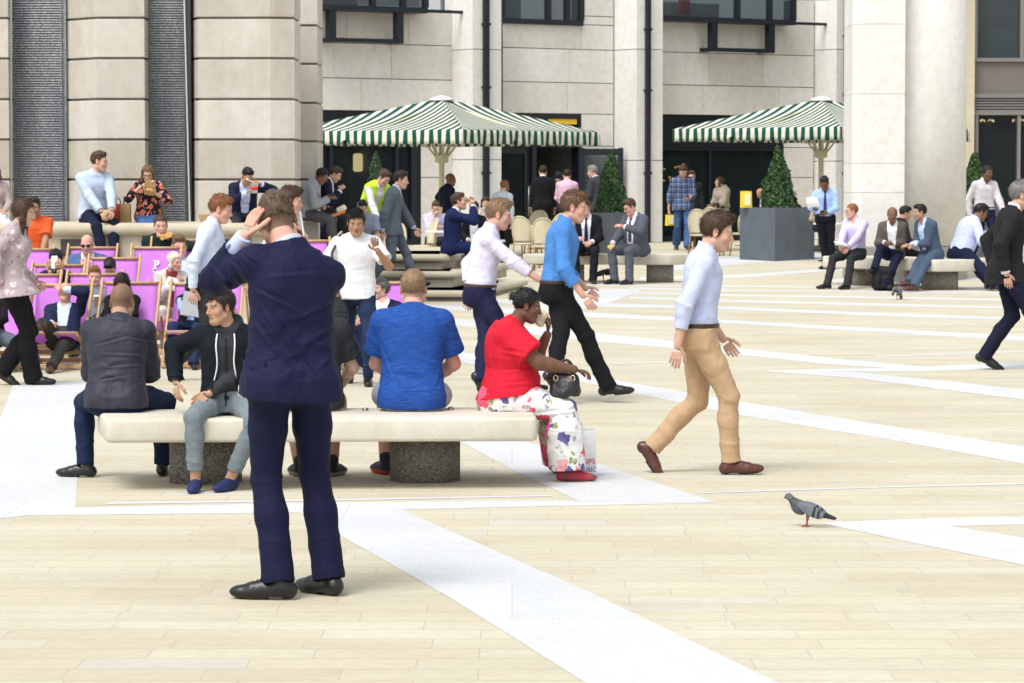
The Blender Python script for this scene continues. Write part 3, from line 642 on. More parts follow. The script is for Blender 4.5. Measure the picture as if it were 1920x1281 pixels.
# ------------------------------------------------------------------ people: distance fields -> one continuous surface per body / garment
def vnoise(p, seed=0):
    """smooth value noise in [-1, 1], p (N,3)"""
    p = np.asarray(p, np.float64); i = np.floor(p).astype(np.int64); f = p - i; f = f * f * (3 - 2 * f); out = 0
    for dx in (0, 1):
        for dy in (0, 1):
            for dz in (0, 1):
                h = ((i[:, 0] + dx) * 73856093) ^ ((i[:, 1] + dy) * 19349663) ^ ((i[:, 2] + dz) * 83492791) ^ (seed * 2654435)
                h = (h ^ (h >> 13)) * 1274126177 & 0x7fffffff; h = (h ^ (h >> 16)) & 0xffff
                wgt = (f[:, 0] if dx else 1 - f[:, 0]) * (f[:, 1] if dy else 1 - f[:, 1]) * (f[:, 2] if dz else 1 - f[:, 2])
                out = out + wgt * (h / 32767.5 - 1)
    return out
class Sdf:
    def __init__(s, vox): s.vox = vox; s.ops = []
    def op(s, fn, lo, hi, k=.015, mode='u'): s.ops.append((mode, fn, lo, hi, k)); return s
    def rc(s, a, b, ra, rb, k=.015, mode='u', flat=False):
        a, b = V3(a), V3(b); d = b - a; L2 = max(d.dot(d), 1e-9); m = max(ra, rb); L1 = math.sqrt(L2)
        def fn(X, Y, Z):
            t0 = ((X - a[0]) * d[0] + (Y - a[1]) * d[1] + (Z - a[2]) * d[2]) / L2; t = np.clip(t0, 0, 1)
            r = np.sqrt((X - a[0] - t * d[0]) ** 2 + (Y - a[1] - t * d[1]) ** 2 + (Z - a[2] - t * d[2]) ** 2) - (ra + t * (rb - ra))
            return np.maximum(r, (t0 - 1) * L1) if flat else r
        return s.op(fn, np.minimum(a, b) - m, np.maximum(a, b) + m, k, mode)
    def ell(s, c, r, R=None, k=.015, mode='u'):
        c = V3(c); R = np.eye(3) if R is None else np.asarray(R); m = np.abs(R) @ np.asarray(r)
        def fn(X, Y, Z):
            x, y, z = X - c[0], Y - c[1], Z - c[2]
            q = [(x * R[0, i] + y * R[1, i] + z * R[2, i]) / r[i] for i in range(3)]
            k0 = np.sqrt(q[0] ** 2 + q[1] ** 2 + q[2] ** 2); k1 = np.sqrt((q[0] / r[0]) ** 2 + (q[1] / r[1]) ** 2 + (q[2] / r[2]) ** 2) + 1e-6
            return k0 * (k0 - 1) / k1
        return s.op(fn, c - m, c + m, k, mode)
    def box(s, c, h, R=None, rd=.004, k=.005, mode='u'):
        c = V3(c); R = np.eye(3) if R is None else np.asarray(R); m = np.abs(R) @ (np.asarray(h, float))
        def fn(X, Y, Z):
            x, y, z = X - c[0], Y - c[1], Z - c[2]
            q = [np.abs(x * R[0, i] + y * R[1, i] + z * R[2, i]) - h[i] + rd for i in range(3)]
            return np.sqrt(sum(np.maximum(a, 0) ** 2 for a in q)) + np.minimum(np.maximum(np.maximum(q[0], q[1]), q[2]), 0) - rd
        return s.op(fn, c - m, c + m, k, mode)
    def loft(s, st, n=2.3, k=.015, mode='u'):
        """st: stations (centre, right, forward, half-width, half-depth)"""
        st = [(V3(c), nrm(r), nrm(f), a, b) for c, r, f, a, b in st]
        nn = [nrm(np.cross(r, f)) for c, r, f, a, b in st]
        lo = np.min([c - np.abs(r) * a - np.abs(f) * b for c, r, f, a, b in st], axis=0) - .02
        hi = np.max([c + np.abs(r) * a + np.abs(f) * b for c, r, f, a, b in st], axis=0) + .02
        def fn(X, Y, Z):
            D = None; last = len(st) - 2
            for i in range(len(st) - 1):
                (c0, r0, f0, a0, b0), (c1, r1, f1, a1, b1) = st[i], st[i + 1]
                d0 = (X - c0[0]) * nn[i][0] + (Y - c0[1]) * nn[i][1] + (Z - c0[2]) * nn[i][2]
                d1 = -((X - c1[0]) * nn[i + 1][0] + (Y - c1[1]) * nn[i + 1][1] + (Z - c1[2]) * nn[i + 1][2])
                sm = d0 + d1; sm = np.where(np.abs(sm) < 1e-5, 1e-5, sm); t = np.clip(d0 / sm, 0, 1)
                x, y, z = X - c0[0] - t * (c1 - c0)[0], Y - c0[1] - t * (c1 - c0)[1], Z - c0[2] - t * (c1 - c0)[2]
                dr, df = r1 - r0, f1 - f0
                qx = x * (r0[0] + t * dr[0]) + y * (r0[1] + t * dr[1]) + z * (r0[2] + t * dr[2])
                qy = x * (f0[0] + t * df[0]) + y * (f0[1] + t * df[1]) + z * (f0[2] + t * df[2])
                a, b = a0 + t * (a1 - a0), b0 + t * (b1 - b0)
                e = (np.abs(qx / a) ** n + np.abs(qy / b) ** n) ** (1 / n); rho = np.sqrt(qx * qx + qy * qy)
                d = np.where(e > .05, rho * (1 - 1 / np.maximum(e, .05)), -np.minimum(a, b))
                d = np.maximum(d, np.maximum(-d0, -d1) + (0 if 0 < i < last else 0))
                D = d if D is None else np.minimum(D, d)
            return D
        return s.op(fn, lo, hi, k, mode)
    def cut(s, p, n):
        """keep the side that n points away from"""
        p, n = V3(p), nrm(n)
        return s.op(lambda X, Y, Z: (X - p[0]) * n[0] + (Y - p[1]) * n[1] + (Z - p[2]) * n[2], None, None, 0, 'i')
    def build(s):
        v = s.vox; U = [o for o in s.ops if o[0] == 'u']
        lo = np.min([o[2] for o in U], axis=0) - 3 * v; hi = np.max([o[3] for o in U], axis=0) + 3 * v
        n = np.ceil((hi - lo) / v).astype(int) + 1
        D = np.full(n, .15, np.float32)
        ax = [(lo[i] + v * np.arange(n[i])).astype(np.float32) for i in range(3)]
        for mode, fn, blo, bhi, k in s.ops:
            if blo is None: sl = (slice(0, n[0]), slice(0, n[1]), slice(0, n[2]))
            else:
                i0 = np.clip(np.floor((blo - k - 2.5 * v - lo) / v).astype(int), 0, n); i1 = np.clip(np.ceil((bhi + k + 2.5 * v - lo) / v).astype(int) + 1, 0, n)
                if np.any(i1 <= i0): continue
                sl = tuple(slice(a, b) for a, b in zip(i0, i1))
            d = fn(ax[0][sl[0]][:, None, None], ax[1][sl[1]][None, :, None], ax[2][sl[2]][None, None, :]).astype(np.float32)
            cur = D[sl]
            if mode == 'u':
                if k > 0:
                    h = np.maximum(k - np.abs(cur - d), 0) / k; D[sl] = np.minimum(cur, d) - h * h * k * .25
                else: D[sl] = np.minimum(cur, d)
            elif mode == 's':
                if k > 0:
                    h = np.maximum(k - np.abs(cur + d), 0) / k; D[sl] = np.maximum(cur, -d) + h * h * k * .25
                else: D[sl] = np.maximum(cur, -d)
            else: D[sl] = np.maximum(cur, d)
        return nets(D, lo, v)
def nets(D, lo, v):
    S = D < 0; c = np.zeros(tuple(x - 1 for x in S.shape), np.int8)
    for dx in (0, 1):
        for dy in (0, 1):
            for dz in (0, 1): c += S[dx:S.shape[0] - 1 + dx, dy:S.shape[1] - 1 + dy, dz:S.shape[2] - 1 + dz]
    m = (c > 0) & (c < 8); I = np.argwhere(m)
    if len(I) == 0: return np.zeros((0, 3)), np.zeros((0, 4), np.int64)
    idx = np.full(m.shape, -1, np.int64); idx[m] = np.arange(len(I))
    acc = np.zeros((len(I), 3)); cnt = np.zeros(len(I))
    cor = [(x, y, z) for x in (0, 1) for y in (0, 1) for z in (0, 1)]
    dv = {q: D[I[:, 0] + q[0], I[:, 1] + q[1], I[:, 2] + q[2]] for q in cor}
    for a in cor:
        for ax_ in range(3):
            if a[ax_]: continue
            b = list(a); b[ax_] = 1; b = tuple(b); da, db = dv[a], dv[b]
            cr = (da < 0) != (db < 0); t = np.where(cr, da / np.where(cr, da - db, 1), 0)
            for j in range(3): acc[:, j] += np.where(cr, a[j] + (t if j == ax_ else 0), 0)
            cnt += cr
    P = lo + v * (I + acc / cnt[:, None]); Fs = []
    for ax_ in range(3):
        o1, o2 = (ax_ + 1) % 3, (ax_ + 2) % 3
        s0 = [slice(None)] * 3; s0[ax_] = slice(0, -1); s1 = [slice(None)] * 3; s1[ax_] = slice(1, None)
        A, B = S[tuple(s0)], S[tuple(s1)]
        E = np.argwhere(A != B); ok = (E[:, o1] > 0) & (E[:, o2] > 0) & (E[:, o1] < m.shape[o1]) & (E[:, o2] < m.shape[o2]); E = E[ok]
        if not len(E): continue
        ins = A[E[:, 0], E[:, 1], E[:, 2]]
        def cell(d1, d2):
            q = E.copy(); q[:, o1] -= d1; q[:, o2] -= d2; return idx[q[:, 0], q[:, 1], q[:, 2]]
        Q = np.stack([cell(1, 1), cell(0, 1), cell(0, 0), cell(1, 0)], 1)
        Q[~ins] = Q[~ins][:, ::-1]; Fs.append(Q)
    return P, np.concatenate(Fs)
def vnormals(P, Q):
    n = np.cross(P[Q[:, 2]] - P[Q[:, 0]], P[Q[:, 3]] - P[Q[:, 1]]); N = np.zeros_like(P)
    for j in range(4):
        for a in range(3): N[:, a] += np.bincount(Q[:, j], n[:, a], len(P))
    return N / (np.linalg.norm(N, axis=1)[:, None] + 1e-12)
def biggest(P, Q):
    lab = np.arange(len(P))
    for _ in range(400):
        m = lab[Q].min(1); new = lab.copy()
        for j in range(4): np.minimum.at(new, Q[:, j], m)
        new = new[new]
        if (new == lab).all(): break
        lab = new
    u_, c_ = np.unique(lab, return_counts=True); keep = lab == u_[c_.argmax()]; ix = np.cumsum(keep) - 1; q = Q[keep[Q[:, 0]]]
    return P[keep], ix[q]
def relax(P, Q, it=1, f=.5):
    for _ in range(it):
        A = np.zeros_like(P); c = np.zeros(len(P))
        for j in range(4):
            a, b = Q[:, j], Q[:, (j + 1) % 4]
            for x in range(3): A[:, x] += np.bincount(a, P[b, x], len(P)) + np.bincount(b, P[a, x], len(P))
            c += np.bincount(a, minlength=len(P)) + np.bincount(b, minlength=len(P))
        P = P + f * (A / np.maximum(c, 1)[:, None] - P)
    return P
def mesh_obj(name, pieces, mat_, parent=None):
    """pieces: (verts, quads, colours or None)"""
    P = np.concatenate([p[0] for p in pieces]); o = 0; Q = []
    for p in pieces: Q.append(p[1] + o); o += len(p[0])
    Q = np.concatenate(Q); me = bpy.data.meshes.new(name)
    me.vertices.add(len(P)); me.vertices.foreach_set('co', P.astype(np.float32).ravel())
    me.loops.add(Q.size); me.loops.foreach_set('vertex_index', Q.astype(np.int32).ravel())
    me.polygons.add(len(Q)); me.polygons.foreach_set('loop_start', np.arange(0, Q.size, 4, dtype=np.int32))
    me.polygons.foreach_set('use_smooth', np.ones(len(Q), bool))
    if pieces[0][2] is not None:
        Cc = np.concatenate([p[2] for p in pieces]); at_ = me.color_attributes.new('Col', 'FLOAT_COLOR', 'POINT')
        at_.data.foreach_set('color', np.concatenate([Cc, np.ones((len(Cc), 1))], 1).astype(np.float32).ravel())
    if mat_ is not None: me.materials.append(mat_)
    me.update(calc_edges=True); me.validate()
    ob = bpy.data.objects.new(name, me); COL.objects.link(ob)
    if parent is not None: ob.parent = parent
    return ob
def ik(a, target, l1, l2, hint):
    d = target - a; L = np.linalg.norm(d); u = d / (L + 1e-9); L = min(max(L, abs(l1 - l2) + .02), (l1 + l2) * .997)
    h = hint - u * np.dot(hint, u); h = nrm(h)
    ca = np.clip((l1 * l1 + L * L - l2 * l2) / (2 * l1 * L), -1, 1); sa = math.sqrt(1 - ca * ca)
    return a + u * l1 * ca + h * l1 * sa, a + u * L
def interp(tab, u, j): return float(np.interp(u, [t[0] for t in tab], [t[j] for t in tab]))
MALE = [(-.30, .165, .112, -.012), (-.14, .160, .118, -.012), (0, .168, .118, -.01), (.2, .158, .108, 0), (.4, .152, .104, .006), (.6, .162, .113, .008), (.78, .172, .118, .004), (.88, .158, .100, -.004), (.96, .110, .078, -.012), (1.03, .066, .066, -.012), (1.12, .060, .060, -.005)]
FEM = [(-.30, .175, .12, -.012), (-.14, .172, .128, -.014), (0, .178, .126, -.012), (.2, .152, .106, 0), (.4, .132, .094, .004), (.6, .142, .106, .008), (.78, .150, .112, .006), (.88, .136, .090, -.004), (.96, .096, .068, -.012), (1.03, .056, .056, -.012), (1.12, .050, .050, -.005)]
SKIN = dict(fair=(.63, .39, .29), pink=(.65, .37, .285), tan=(.42, .235, .15), olive=(.46, .27, .175), brown=(.22, .112, .07), dark=(.155, .078, .05), asian=(.52, .33, .22))
HAIR = dict(black=(.008, .007, .008), dark=(.022, .014, .010), brown=(.06, .032, .018), ltbrown=(.13, .075, .04), blond=(.33, .22, .11), sandy=(.24, .155, .085), ginger=(.21, .085, .03), grey=(.20, .19, .18), white=(.62, .56, .46), salt=(.11, .10, .095))
HLY = [-.14, -.06, -.03, -.005, .02, .035, .055, .085]; HLZ = [-.09, -.085, -.05, -.012, -.012, .028, .060, .070]
def head_field(f, hc, R, k, sex='m', jaw=1.0):
    """adds the head to field f, in the frame (hc, R), scale k"""
    P = lambda *a: hc + R @ (V3(*a) * k)
    f.ell(P(0, -.012, .034), V3(.074, .094, .086) * k, R, .01 * k)
    f.ell(P(0, .028, -.038), V3(.0615 * jaw, .062, .082) * k, R, .03 * k)
    f.ell(P(0, .060, -.100), V3(.027 * jaw, .024, .021) * k, R, .03 * k)
    for s in (-1, 1):
        f.rc(P(s * .052 * jaw, .0, -.062), P(s * .024 * jaw, .058, -.100), .019 * k, .016 * k, .03 * k)
        f.ell(P(s * .043, .056, -.032), V3(.022, .02, .02) * k, R, .025 * k)
        f.ell(P(s * .031, .090, -.001), V3(.017, .013, .010) * k, R, .014 * k, 's')
    f.rc(P(-.04, .078, .018), P(.04, .078, .018), .012 * k, .012 * k, .012 * k)
    for s in (-1, 1): f.ell(P(s * .031, .0735, -.002), V3(.0135, .0115, .0105) * k, R, .003 * k)
    f.rc(P(0, .086, .010), P(0, .104, -.030), .0075 * k, .0105 * k, .012 * k)
    f.ell(P(0, .104, -.034), V3(.012, .012, .010) * k, R, .008 * k)
    for s in (-1, 1): f.ell(P(s * .012, .094, -.038), V3(.008, .011, .008) * k, R, .006 * k)
    f.rc(P(-.019, .084, -.063), P(.019, .084, -.063), .0065 * k, .0065 * k, .009 * k)
    f.ell(P(0, .0905, -.060), V3(.017, .008, .0055) * k, R, .004 * k); f.ell(P(0, .0885, -.069), V3(.016, .009, .006) * k, R, .004 * k)
    f.rc(P(-.022, .0965, -.0645), P(.022, .0965, -.0645), .0014 * k, .0014 * k, .004 * k, 's')
    for s in (-1, 1):
        Re = R @ rz(-s * .45) @ rx(.15)
        f.ell(P(s * .077, -.008, -.008), V3(.0095, .019, .031) * k, Re, .006 * k)
        f.ell(P(s * .086, -.004, -.008), V3(.006, .011, .020) * k, Re, .004 * k, 's')
def head_colours(p, hc, R, k, skin, hair, buzz=0, stubble=0, lip=None, shave=None):
    q = (p - hc) @ R / k; x, y, z = q[:, 0], q[:, 1], q[:, 2]; n = len(p)
    c = np.tile(np.array(skin), (n, 1)) * (1 + .06 * vnoise(q * 30)[:, None])
    sm = lambda a, b, t: np.clip((t - a) / (b - a), 0, 1) ** 2 * (3 - 2 * np.clip((t - a) / (b - a), 0, 1))
    def blend(wt, col): nonlocal c; c = c * (1 - wt[:, None]) + np.array(col) * wt[:, None]
    red = np.array(skin) * np.array((1.0, .72, .72))
    for s in (-1, 1):
        blend(.5 * np.exp(-(((x - s * .043) / .022) ** 2 + ((y - .07) / .03) ** 2 + ((z + .035) / .02) ** 2)), red)
        blend(.7 * np.exp(-(((x - s * .082) / .014) ** 2 + ((z + .008) / .035) ** 2)), red)
    blend(.5 * np.exp(-((x / .014) ** 2 + ((y - .11) / .02) ** 2 + ((z + .035) / .014) ** 2)), red)
    if stubble: blend(stubble * sm(.03, -.01, z + .045 + np.abs(x) * .2) * sm(-.02, .02, y) * (y > -.01), np.array(skin) * .55)
    hl = np.interp(y, HLY, HLZ)
    if buzz: blend(buzz * sm(-.012, .012, z - hl) * (np.abs(x) < .083), hair)
    for s in (-1, 1):
        ex, ez = x - s * .031, z + .002
        brow = np.exp(-(((z - .0215 + np.abs(np.abs(x) - .030) * .12) / .0042) ** 4)) * (np.abs(np.abs(x) - .032) < .020) * (y > .06)
        blend(brow * .42, np.array(hair) * .9 + np.array(skin) * .06)
        lid = np.exp(-((ex / .0155) ** 4 + (ez / .0068) ** 4)) * (y > .055)
        blend(lid * .95, (.55, .52, .50))
        blend(np.exp(-((ex / .0058) ** 4 + (ez / .0062) ** 4)) * (y > .055), (.02, .014, .01))
        blend(.8 * np.exp(-((ex / .017) ** 4 + ((ez - .0068) / .0022) ** 4)) * (y > .055), np.array(skin) * .22)
    lc = lip if lip is not None else np.array(skin) * np.array((.86, .52, .52))
    blend(.85 * np.exp(-((x / .0235) ** 6 + ((z + .0645) / .0095) ** 4)) * (y > .07), lc)
    blend(.7 * np.exp(-((x / .022) ** 6 + ((z + .0645) / .0018) ** 4)) * (y > .07), np.array(skin) * .25)
    return c
def hair_mesh(hc, R, k, style, vox, seed=0, th=1.0):
    """hair as a shell over the scalp; style: short quiff crop side long tail bun curly ring bob"""
    f = Sdf(vox); P = lambda *a: hc + R @ (V3(*a) * k)
    top = dict(short=.012, fade=.012, quiff=.018, crop=.006, side=.015, long=.014, tail=.009, bun=.009, curly=.024, ring=.006, bob=.016).get(style, .012) * th
    sid = dict(short=.006, fade=.0015, quiff=.005, crop=.004, side=.008, long=.016, tail=.007, bun=.007, curly=.018, ring=.007, bob=.018).get(style, .006) * th
    f.ell(P(0, -.014, .034 + (top - sid) / 2), V3(.074 + sid, .094 + (sid + top) / 2, .086 + (top + sid) / 2) * k, R, .01 * k)
    if style in ('quiff', 'short', 'side', 'fade'):
        f.rc(P(-.035, .062, .092 + top * .45), P(.04, .066, .09 + top * .45), .018 * k, .018 * k, .03 * k)
        f.ell(P(.012, .02, .104), V3(.05, .055, .022) * k, R, .03 * k)
    hz = [z + (.012 if style == 'ring' else 0) for z in HLZ] if style != 'fade' else [.0, .0, .005, .018, .03, .05, .062, .070]
    def hl(X, Y, Z):
        x, y, z = X - hc[0], Y - hc[1], Z - hc[2]
        qy = (x * R[0, 1] + y * R[1, 1] + z * R[2, 1]) / k; qz = (x * R[0, 2] + y * R[1, 2] + z * R[2, 2]) / k; qx = (x * R[0, 0] + y * R[1, 0] + z * R[2, 0]) / k
        d = (np.interp(qy, HLY, hz) - qz - .10 * np.maximum(np.abs(qx) - .05, 0) - .004) * k * .8
        if style == 'ring': d = np.maximum(d, (qz - .062 + .35 * np.maximum(qy, -.2)) * k * .8)
        return d
    f.op(hl, None, None, 0, 'i')
    for s in (-1, 1): f.ell(P(s * .083, -.006, -.010), V3(.022, .022, .032) * k, R, .004 * k, 's') if style not in ('long', 'bob', 'curly') else None
    if style in ('long', 'bob'):
        end = -.26 if style == 'long' else -.10
        for s in (-1, 1):
            f.rc(P(s * .066, .012, .045), P(s * .082, .018, -.07), .026 * k, .024 * k, .03 * k)
            f.rc(P(s * .082, .018, -.07), P(s * .080, .035 if style == 'long' else .0, end), .025 * k, .014 * k, .03 * k)
        f.loft([(P(0, -.05, -.0), R[:, 0], R[:, 1], .08 * k, .055 * k), (P(0, -.055, end * .5), R[:, 0], R[:, 1], .092 * k, .045 * k), (P(0, -.06, end), R[:, 0], R[:, 1], .085 * k, .028 * k)], k=.03 * k)
        f.ell(P(0, .085, -.02), V3(.052, .05, .085) * k, R, .012 * k, 's')
    if style in ('tail', 'bun'):
        f.ell(P(0, -.115, .045 if style == 'bun' else .02), V3(.034, .03, .032) * k, R, .014 * k)
        if style == 'tail': f.rc(P(0, -.125, .02), P(0, -.15, -.12), .026 * k, .010 * k, .02 * k)
    v, q = f.build()
    if not len(v): return None
    n = vnormals(v, q); L = (v - hc) @ R / k
    amp = .0052 if style == 'fade' else .0055 if style in ('curly', 'quiff', 'short', 'bob', 'long') else .0025
    sc = np.array((75, 22, 22)) if style not in ('curly',) else np.array((48, 48, 48))
    d = amp * vnoise(L * sc + seed * 7, seed) + amp * .6 * vnoise(L * sc * 2.3 + 3, seed + 1)
    v = v + n * (d * k)[:, None]; n_b = 0 if vox > .0050 else (1500 if style not in ('crop', 'ring', 'bun', 'tail') else 700)
    if n_b:
        rs = np.random.RandomState(seed); ix = rs.randint(0, len(v), n_b); p0, nn = v[ix] - n[ix] * .003 * k, n[ix]
        flow = np.array((0, -.75, -.55)) if style in ('bun', 'tail', 'ring', 'crop') else np.array((.15, -.35, -.8)); fl = np.tile(flow, (n_b, 1)) + rs.randn(n_b, 3) * .35
        Ln = (p0 - hc) @ R / k; up_ = Ln[:, 2] > .085; fl[up_] = np.array((.35, .75 if style in ('quiff', 'fade', 'short') else -.5, .1)) + rs.randn(int(up_.sum()), 3) * .4
        fl = fl @ R.T; fl -= nn * (fl * nn).sum(1)[:, None]; fl /= np.linalg.norm(fl, axis=1)[:, None]; sd = np.cross(fl, nn); ln = (.030 if style not in ('crop', 'ring', 'fade') else .018) * k * (.5 + rs.rand(n_b))[:, None]; wd = .0022 * k
        a = p0; b = p0 + fl * ln * .55 + nn * ln * .20; c = p0 + fl * ln + nn * ln * .26; B = np.stack([a - sd * wd, a + sd * wd, b - sd * wd * .8, b + sd * wd * .8, c - sd * wd * .25, c + sd * wd * .25], 1).reshape(-1, 3); i0 = len(v) + 6 * np.arange(n_b)[:, None]
        q = np.concatenate([q, i0 + np.array((0, 1, 3, 2)), i0 + np.array((2, 3, 5, 4))]); v = np.concatenate([v, B])
    return v, q
def hair_mat(c):
    key = ('hair', str(c))
    if key in _MC: return _MC[key]
    t = NT('hair_strands'); v = t.coord(scale=(130, 26, 26)); nz = t.noise(v, 1.6, 4, .7)
    t.base(t.ramp(nz.outputs[0], [(.3, tuple(x * .55 for x in c)), (.72, tuple(min(1, x * 1.5) for x in c))]))
    t.set(t.b, Roughness=.5); t.b.inputs['Specular IOR Level'].default_value = .3; t.bump(nz.outputs[0], .5, .004); _MC[key] = t.m; return t.m
_log = []; _warn = []
class Person:
    """one person. Angles: degrees clockwise seen from above, 0 = back to the camera, 90 = facing right in the photo, 180 = facing it."""
    def __init__(s, label, D, hx, hy, face, pose='stand', look=None, pitch=8, roll=0, sex='m', skin='fair', hair=('short', 'brown'), lean=0, hunch=10, side=0, twist=0,
                 fat=0.0, wide=1.0, seat=.45, base=None, k0=None, feet=None, toes=None, heel=(0, 0), hands=None, elb=None, palm=None, curl=(.35, .35), splay=.1, knee=None,
                 top=None, over=None, legs=None, shoe=None, tie=None, glasses=None, buzz=0, stubble=0, shift=0, detail=1.0, nofeet=False, hipup=0, handdir=None, jaw=1.0, neck=(0, 0), shrug=(0, 0), drape=(), kmin=.86, kmax=1.13, group=None):
        s.sex, s.pose, s.face = sex, pose, math.radians(face); s.D = D; s.z0 = g(D) if base is None else base
        s.lean, s.hunch, s.side, s.twist = map(math.radians, (lean, hunch, side, twist)); s.fat, s.wide = fat, wide
        look = face if look is None else look; s.hy_, s.hp, s.hr = math.radians(look - face), math.radians(pitch), math.radians(roll)
        s.seat, s.feet_, s.hands_, s.toes, s.heel = seat, feet, hands, toes, heel; s.elb, s.knee_, s.palm, s.curl, s.splay, s.handdir = elb, knee, palm, curl, splay, handdir
        s.hipup = hipup; s.neck, s.shrug = neck, shrug; s.k = k0 or 1.0; s.X = (hx - 960) / F * D; s.seed = len(_log) + 1
        for it in range(7):
            s.skeleton(); hw = s.world(s.hc); px, py = proj(hw)
            s.X += (hx - px) / F * s.D
            if k0 is None:
                zt = at(hx, hy, hw[1])[2]; z_a = s.z0 + (seat if pose != 'stand' and pose != 'walk' else 0)
                s.k = float(np.clip(s.k * ((zt - z_a) / max(hw[2] - z_a, .1)) ** .8, kmin, kmax))
        s.skeleton(); px, py = proj(s.world(s.hc)); hp_ = proj(s.world(s.hip))
        _log.append((label[:44], round(s.k, 3), round(px - hx), round(py - hy), 'hip %d,%d' % hp_, 'sh ' + ' '.join('%d,%d' % proj(s.world(a)) for a in s.sh), 'hand ' + ' '.join('%d,%d' % proj(s.world(a)) for a in s.wr), 'knee ' + ' '.join('%d,%d' % proj(s.world(a)) for a in s.kn)))
        s.vb = float(np.clip(D * .00026, .0055, .013)) / detail; s.vh = float(np.clip(D * .00015, .0036, .0062)) / max(detail ** .5, 1); s.vg = float(np.clip(D * .00029, .0048, .0125)) / detail
        s.skinc, s.hairs, s.buzz, s.stub, s.jaw, s.nofeet = SKIN[skin] if isinstance(skin, str) else skin, hair, buzz, stubble, jaw, nofeet
        s.root = None; s.garm = []; s.drape = drape; s.layer = bool(over)
        s.covered = dict(arm=0, leg=0)
        s.make(label, top, over, legs, shoe, tie, glasses, group)
    # local frame: x right, y forward, z up, origin on the ground under the hips
    def R(s): return rz(-s.face)
    def world(s, p): return s.R() @ V3(p) + V3(s.X, s.D, s.z0)
    def local(s, w): return s.R().T @ (V3(w) - V3(s.X, s.D, s.z0))
    def pt(s, t, default):
        """a target: None, local metres (x,y,z), ('p', px, py, dY) a picture point dY metres behind the hips, ('h', x,y,z) in the head's frame"""
        if t is None: return V3(default)
        if t[0] == 'p': return s.local(at(t[1], t[2], s.D + t[3]))
        if t[0] == 'h': return s.hc + s.HR @ (V3(t[1:]) * s.k)
        return V3(t) * s.k
    def skeleton(s):
        k = s.k; sit = s.pose in ('sit', 'recline')
        hz = (s.seat + .095 * k) if sit else (.925 * k if s.pose == 'stand' else .895 * k)
        s.hip = V3(0, 0, hz + s.hipup); L = .52 * k
        rot = lambda a: V3(math.sin(s.side), math.sin(a) * math.cos(s.side), math.cos(a) * math.cos(s.side))
        d1, d2 = rot(s.lean - s.hunch), rot(s.lean + s.hunch)
        s.B = [s.hip, s.hip + d1 * L * .5, s.hip + d1 * L * .5 + d2 * L * .5]
        s.N = s.B[2]; s.L = L
        f = s.frame(.93); s.shw = (.172 if s.sex == 'm' else .150) * k * s.wide
        s.sh = [f[0] + sg * f[1] * s.shw - f[3] * .024 * k + V3(0, 0, s.shrug[i]) for i, sg in enumerate((-1, 1))]
        # head
        up = nrm(.45 * s.frame(1.0)[3] + .55 * V3(0, 0, 1)); fy = V3(math.sin(s.hy_), math.cos(s.hy_), 0)
        s.hc = s.N + nrm(up + fy * (.30 + .45 * math.sin(s.hp))) * .158 * k + V3(s.neck[0], s.neck[1], 0)
        s.HR = rz(-s.hy_) @ rx(-s.hp) @ ry(s.hr)
        # legs
        hw = .088 * k * (1.06 if s.sex == 'f' else 1) * (1 + .25 * s.fat); s.hj = [s.hip + V3(sg * hw, 0, 0) for sg in (-1, 1)]
        dfl = {'stand': [(-.10, 0, 0), (.10, .02, 0)], 'walk': [(-.06, .36, 0), (.06, -.40, 0)], 'sit': [(-.13, .44, 0), (.13, .46, 0)], 'recline': [(-.12, .62, 0), (.12, .60, 0)]}[s.pose]
        s.ft, s.an, s.kn, s.td = [], [], [], []
        for i, sg in enumerate((-1, 1)):
            t = s.feet_[i] if s.feet_ else None
            if t is None: p = V3(dfl[i]) * k
            elif t[0] == 'g': p = s.local(gnd(t[1], t[2]))
            else: p = s.pt(t, None)
            he = math.radians(s.heel[i]) if not (s.pose == 'walk' and s.heel == (0, 0)) else math.radians((-8, 50)[i] if p[1] * (1) > 0 and i == 0 else (50 if p[1] < 0 else -8))
            ty = math.radians((s.toes[i] if s.toes else math.degrees(s.face) + sg * 12)) - s.face
            td = V3(math.sin(ty), math.cos(ty), 0)
            # ankle from the heel lift (rolling over the ball of the foot)
            bl = p + td * .13 * k; fd = td * math.cos(he) - V3(0, 0, math.sin(he)); fu = np.cross(np.cross(td, V3(0, 0, 1)), fd)
            if he >= 0: an = bl - fd * .13 * k + fu * .085 * k
            else: an = p + fu * .085 * k
            hint = V3(s.knee_[i]) if s.knee_ and s.knee_[i] is not None else (V3(sg * .18, .8, .9) if sit else V3(sg * .1, 1, 0))
            kn, a2 = ik(s.hj[i], an, .435 * k, .425 * k, hint)
            if np.linalg.norm(a2 - an) > .06: _warn.append((s.X, s.D, i, round(float(np.linalg.norm(a2 - an)), 2)))
            s.ft.append((a2 - an, fd, fu)); s.an.append(a2); s.kn.append(kn); s.td.append(td)
        # arms
        hd = {'stand': (.25, .06, hz - .13 * k), 'walk': (.22, .1, hz - .06 * k), 'sit': (.13, .34, hz + .10 * k), 'recline': (.10, .22, hz + .16 * k)}[s.pose]
        s.el, s.wr, s.hdir, s.pn = [], [], [], []
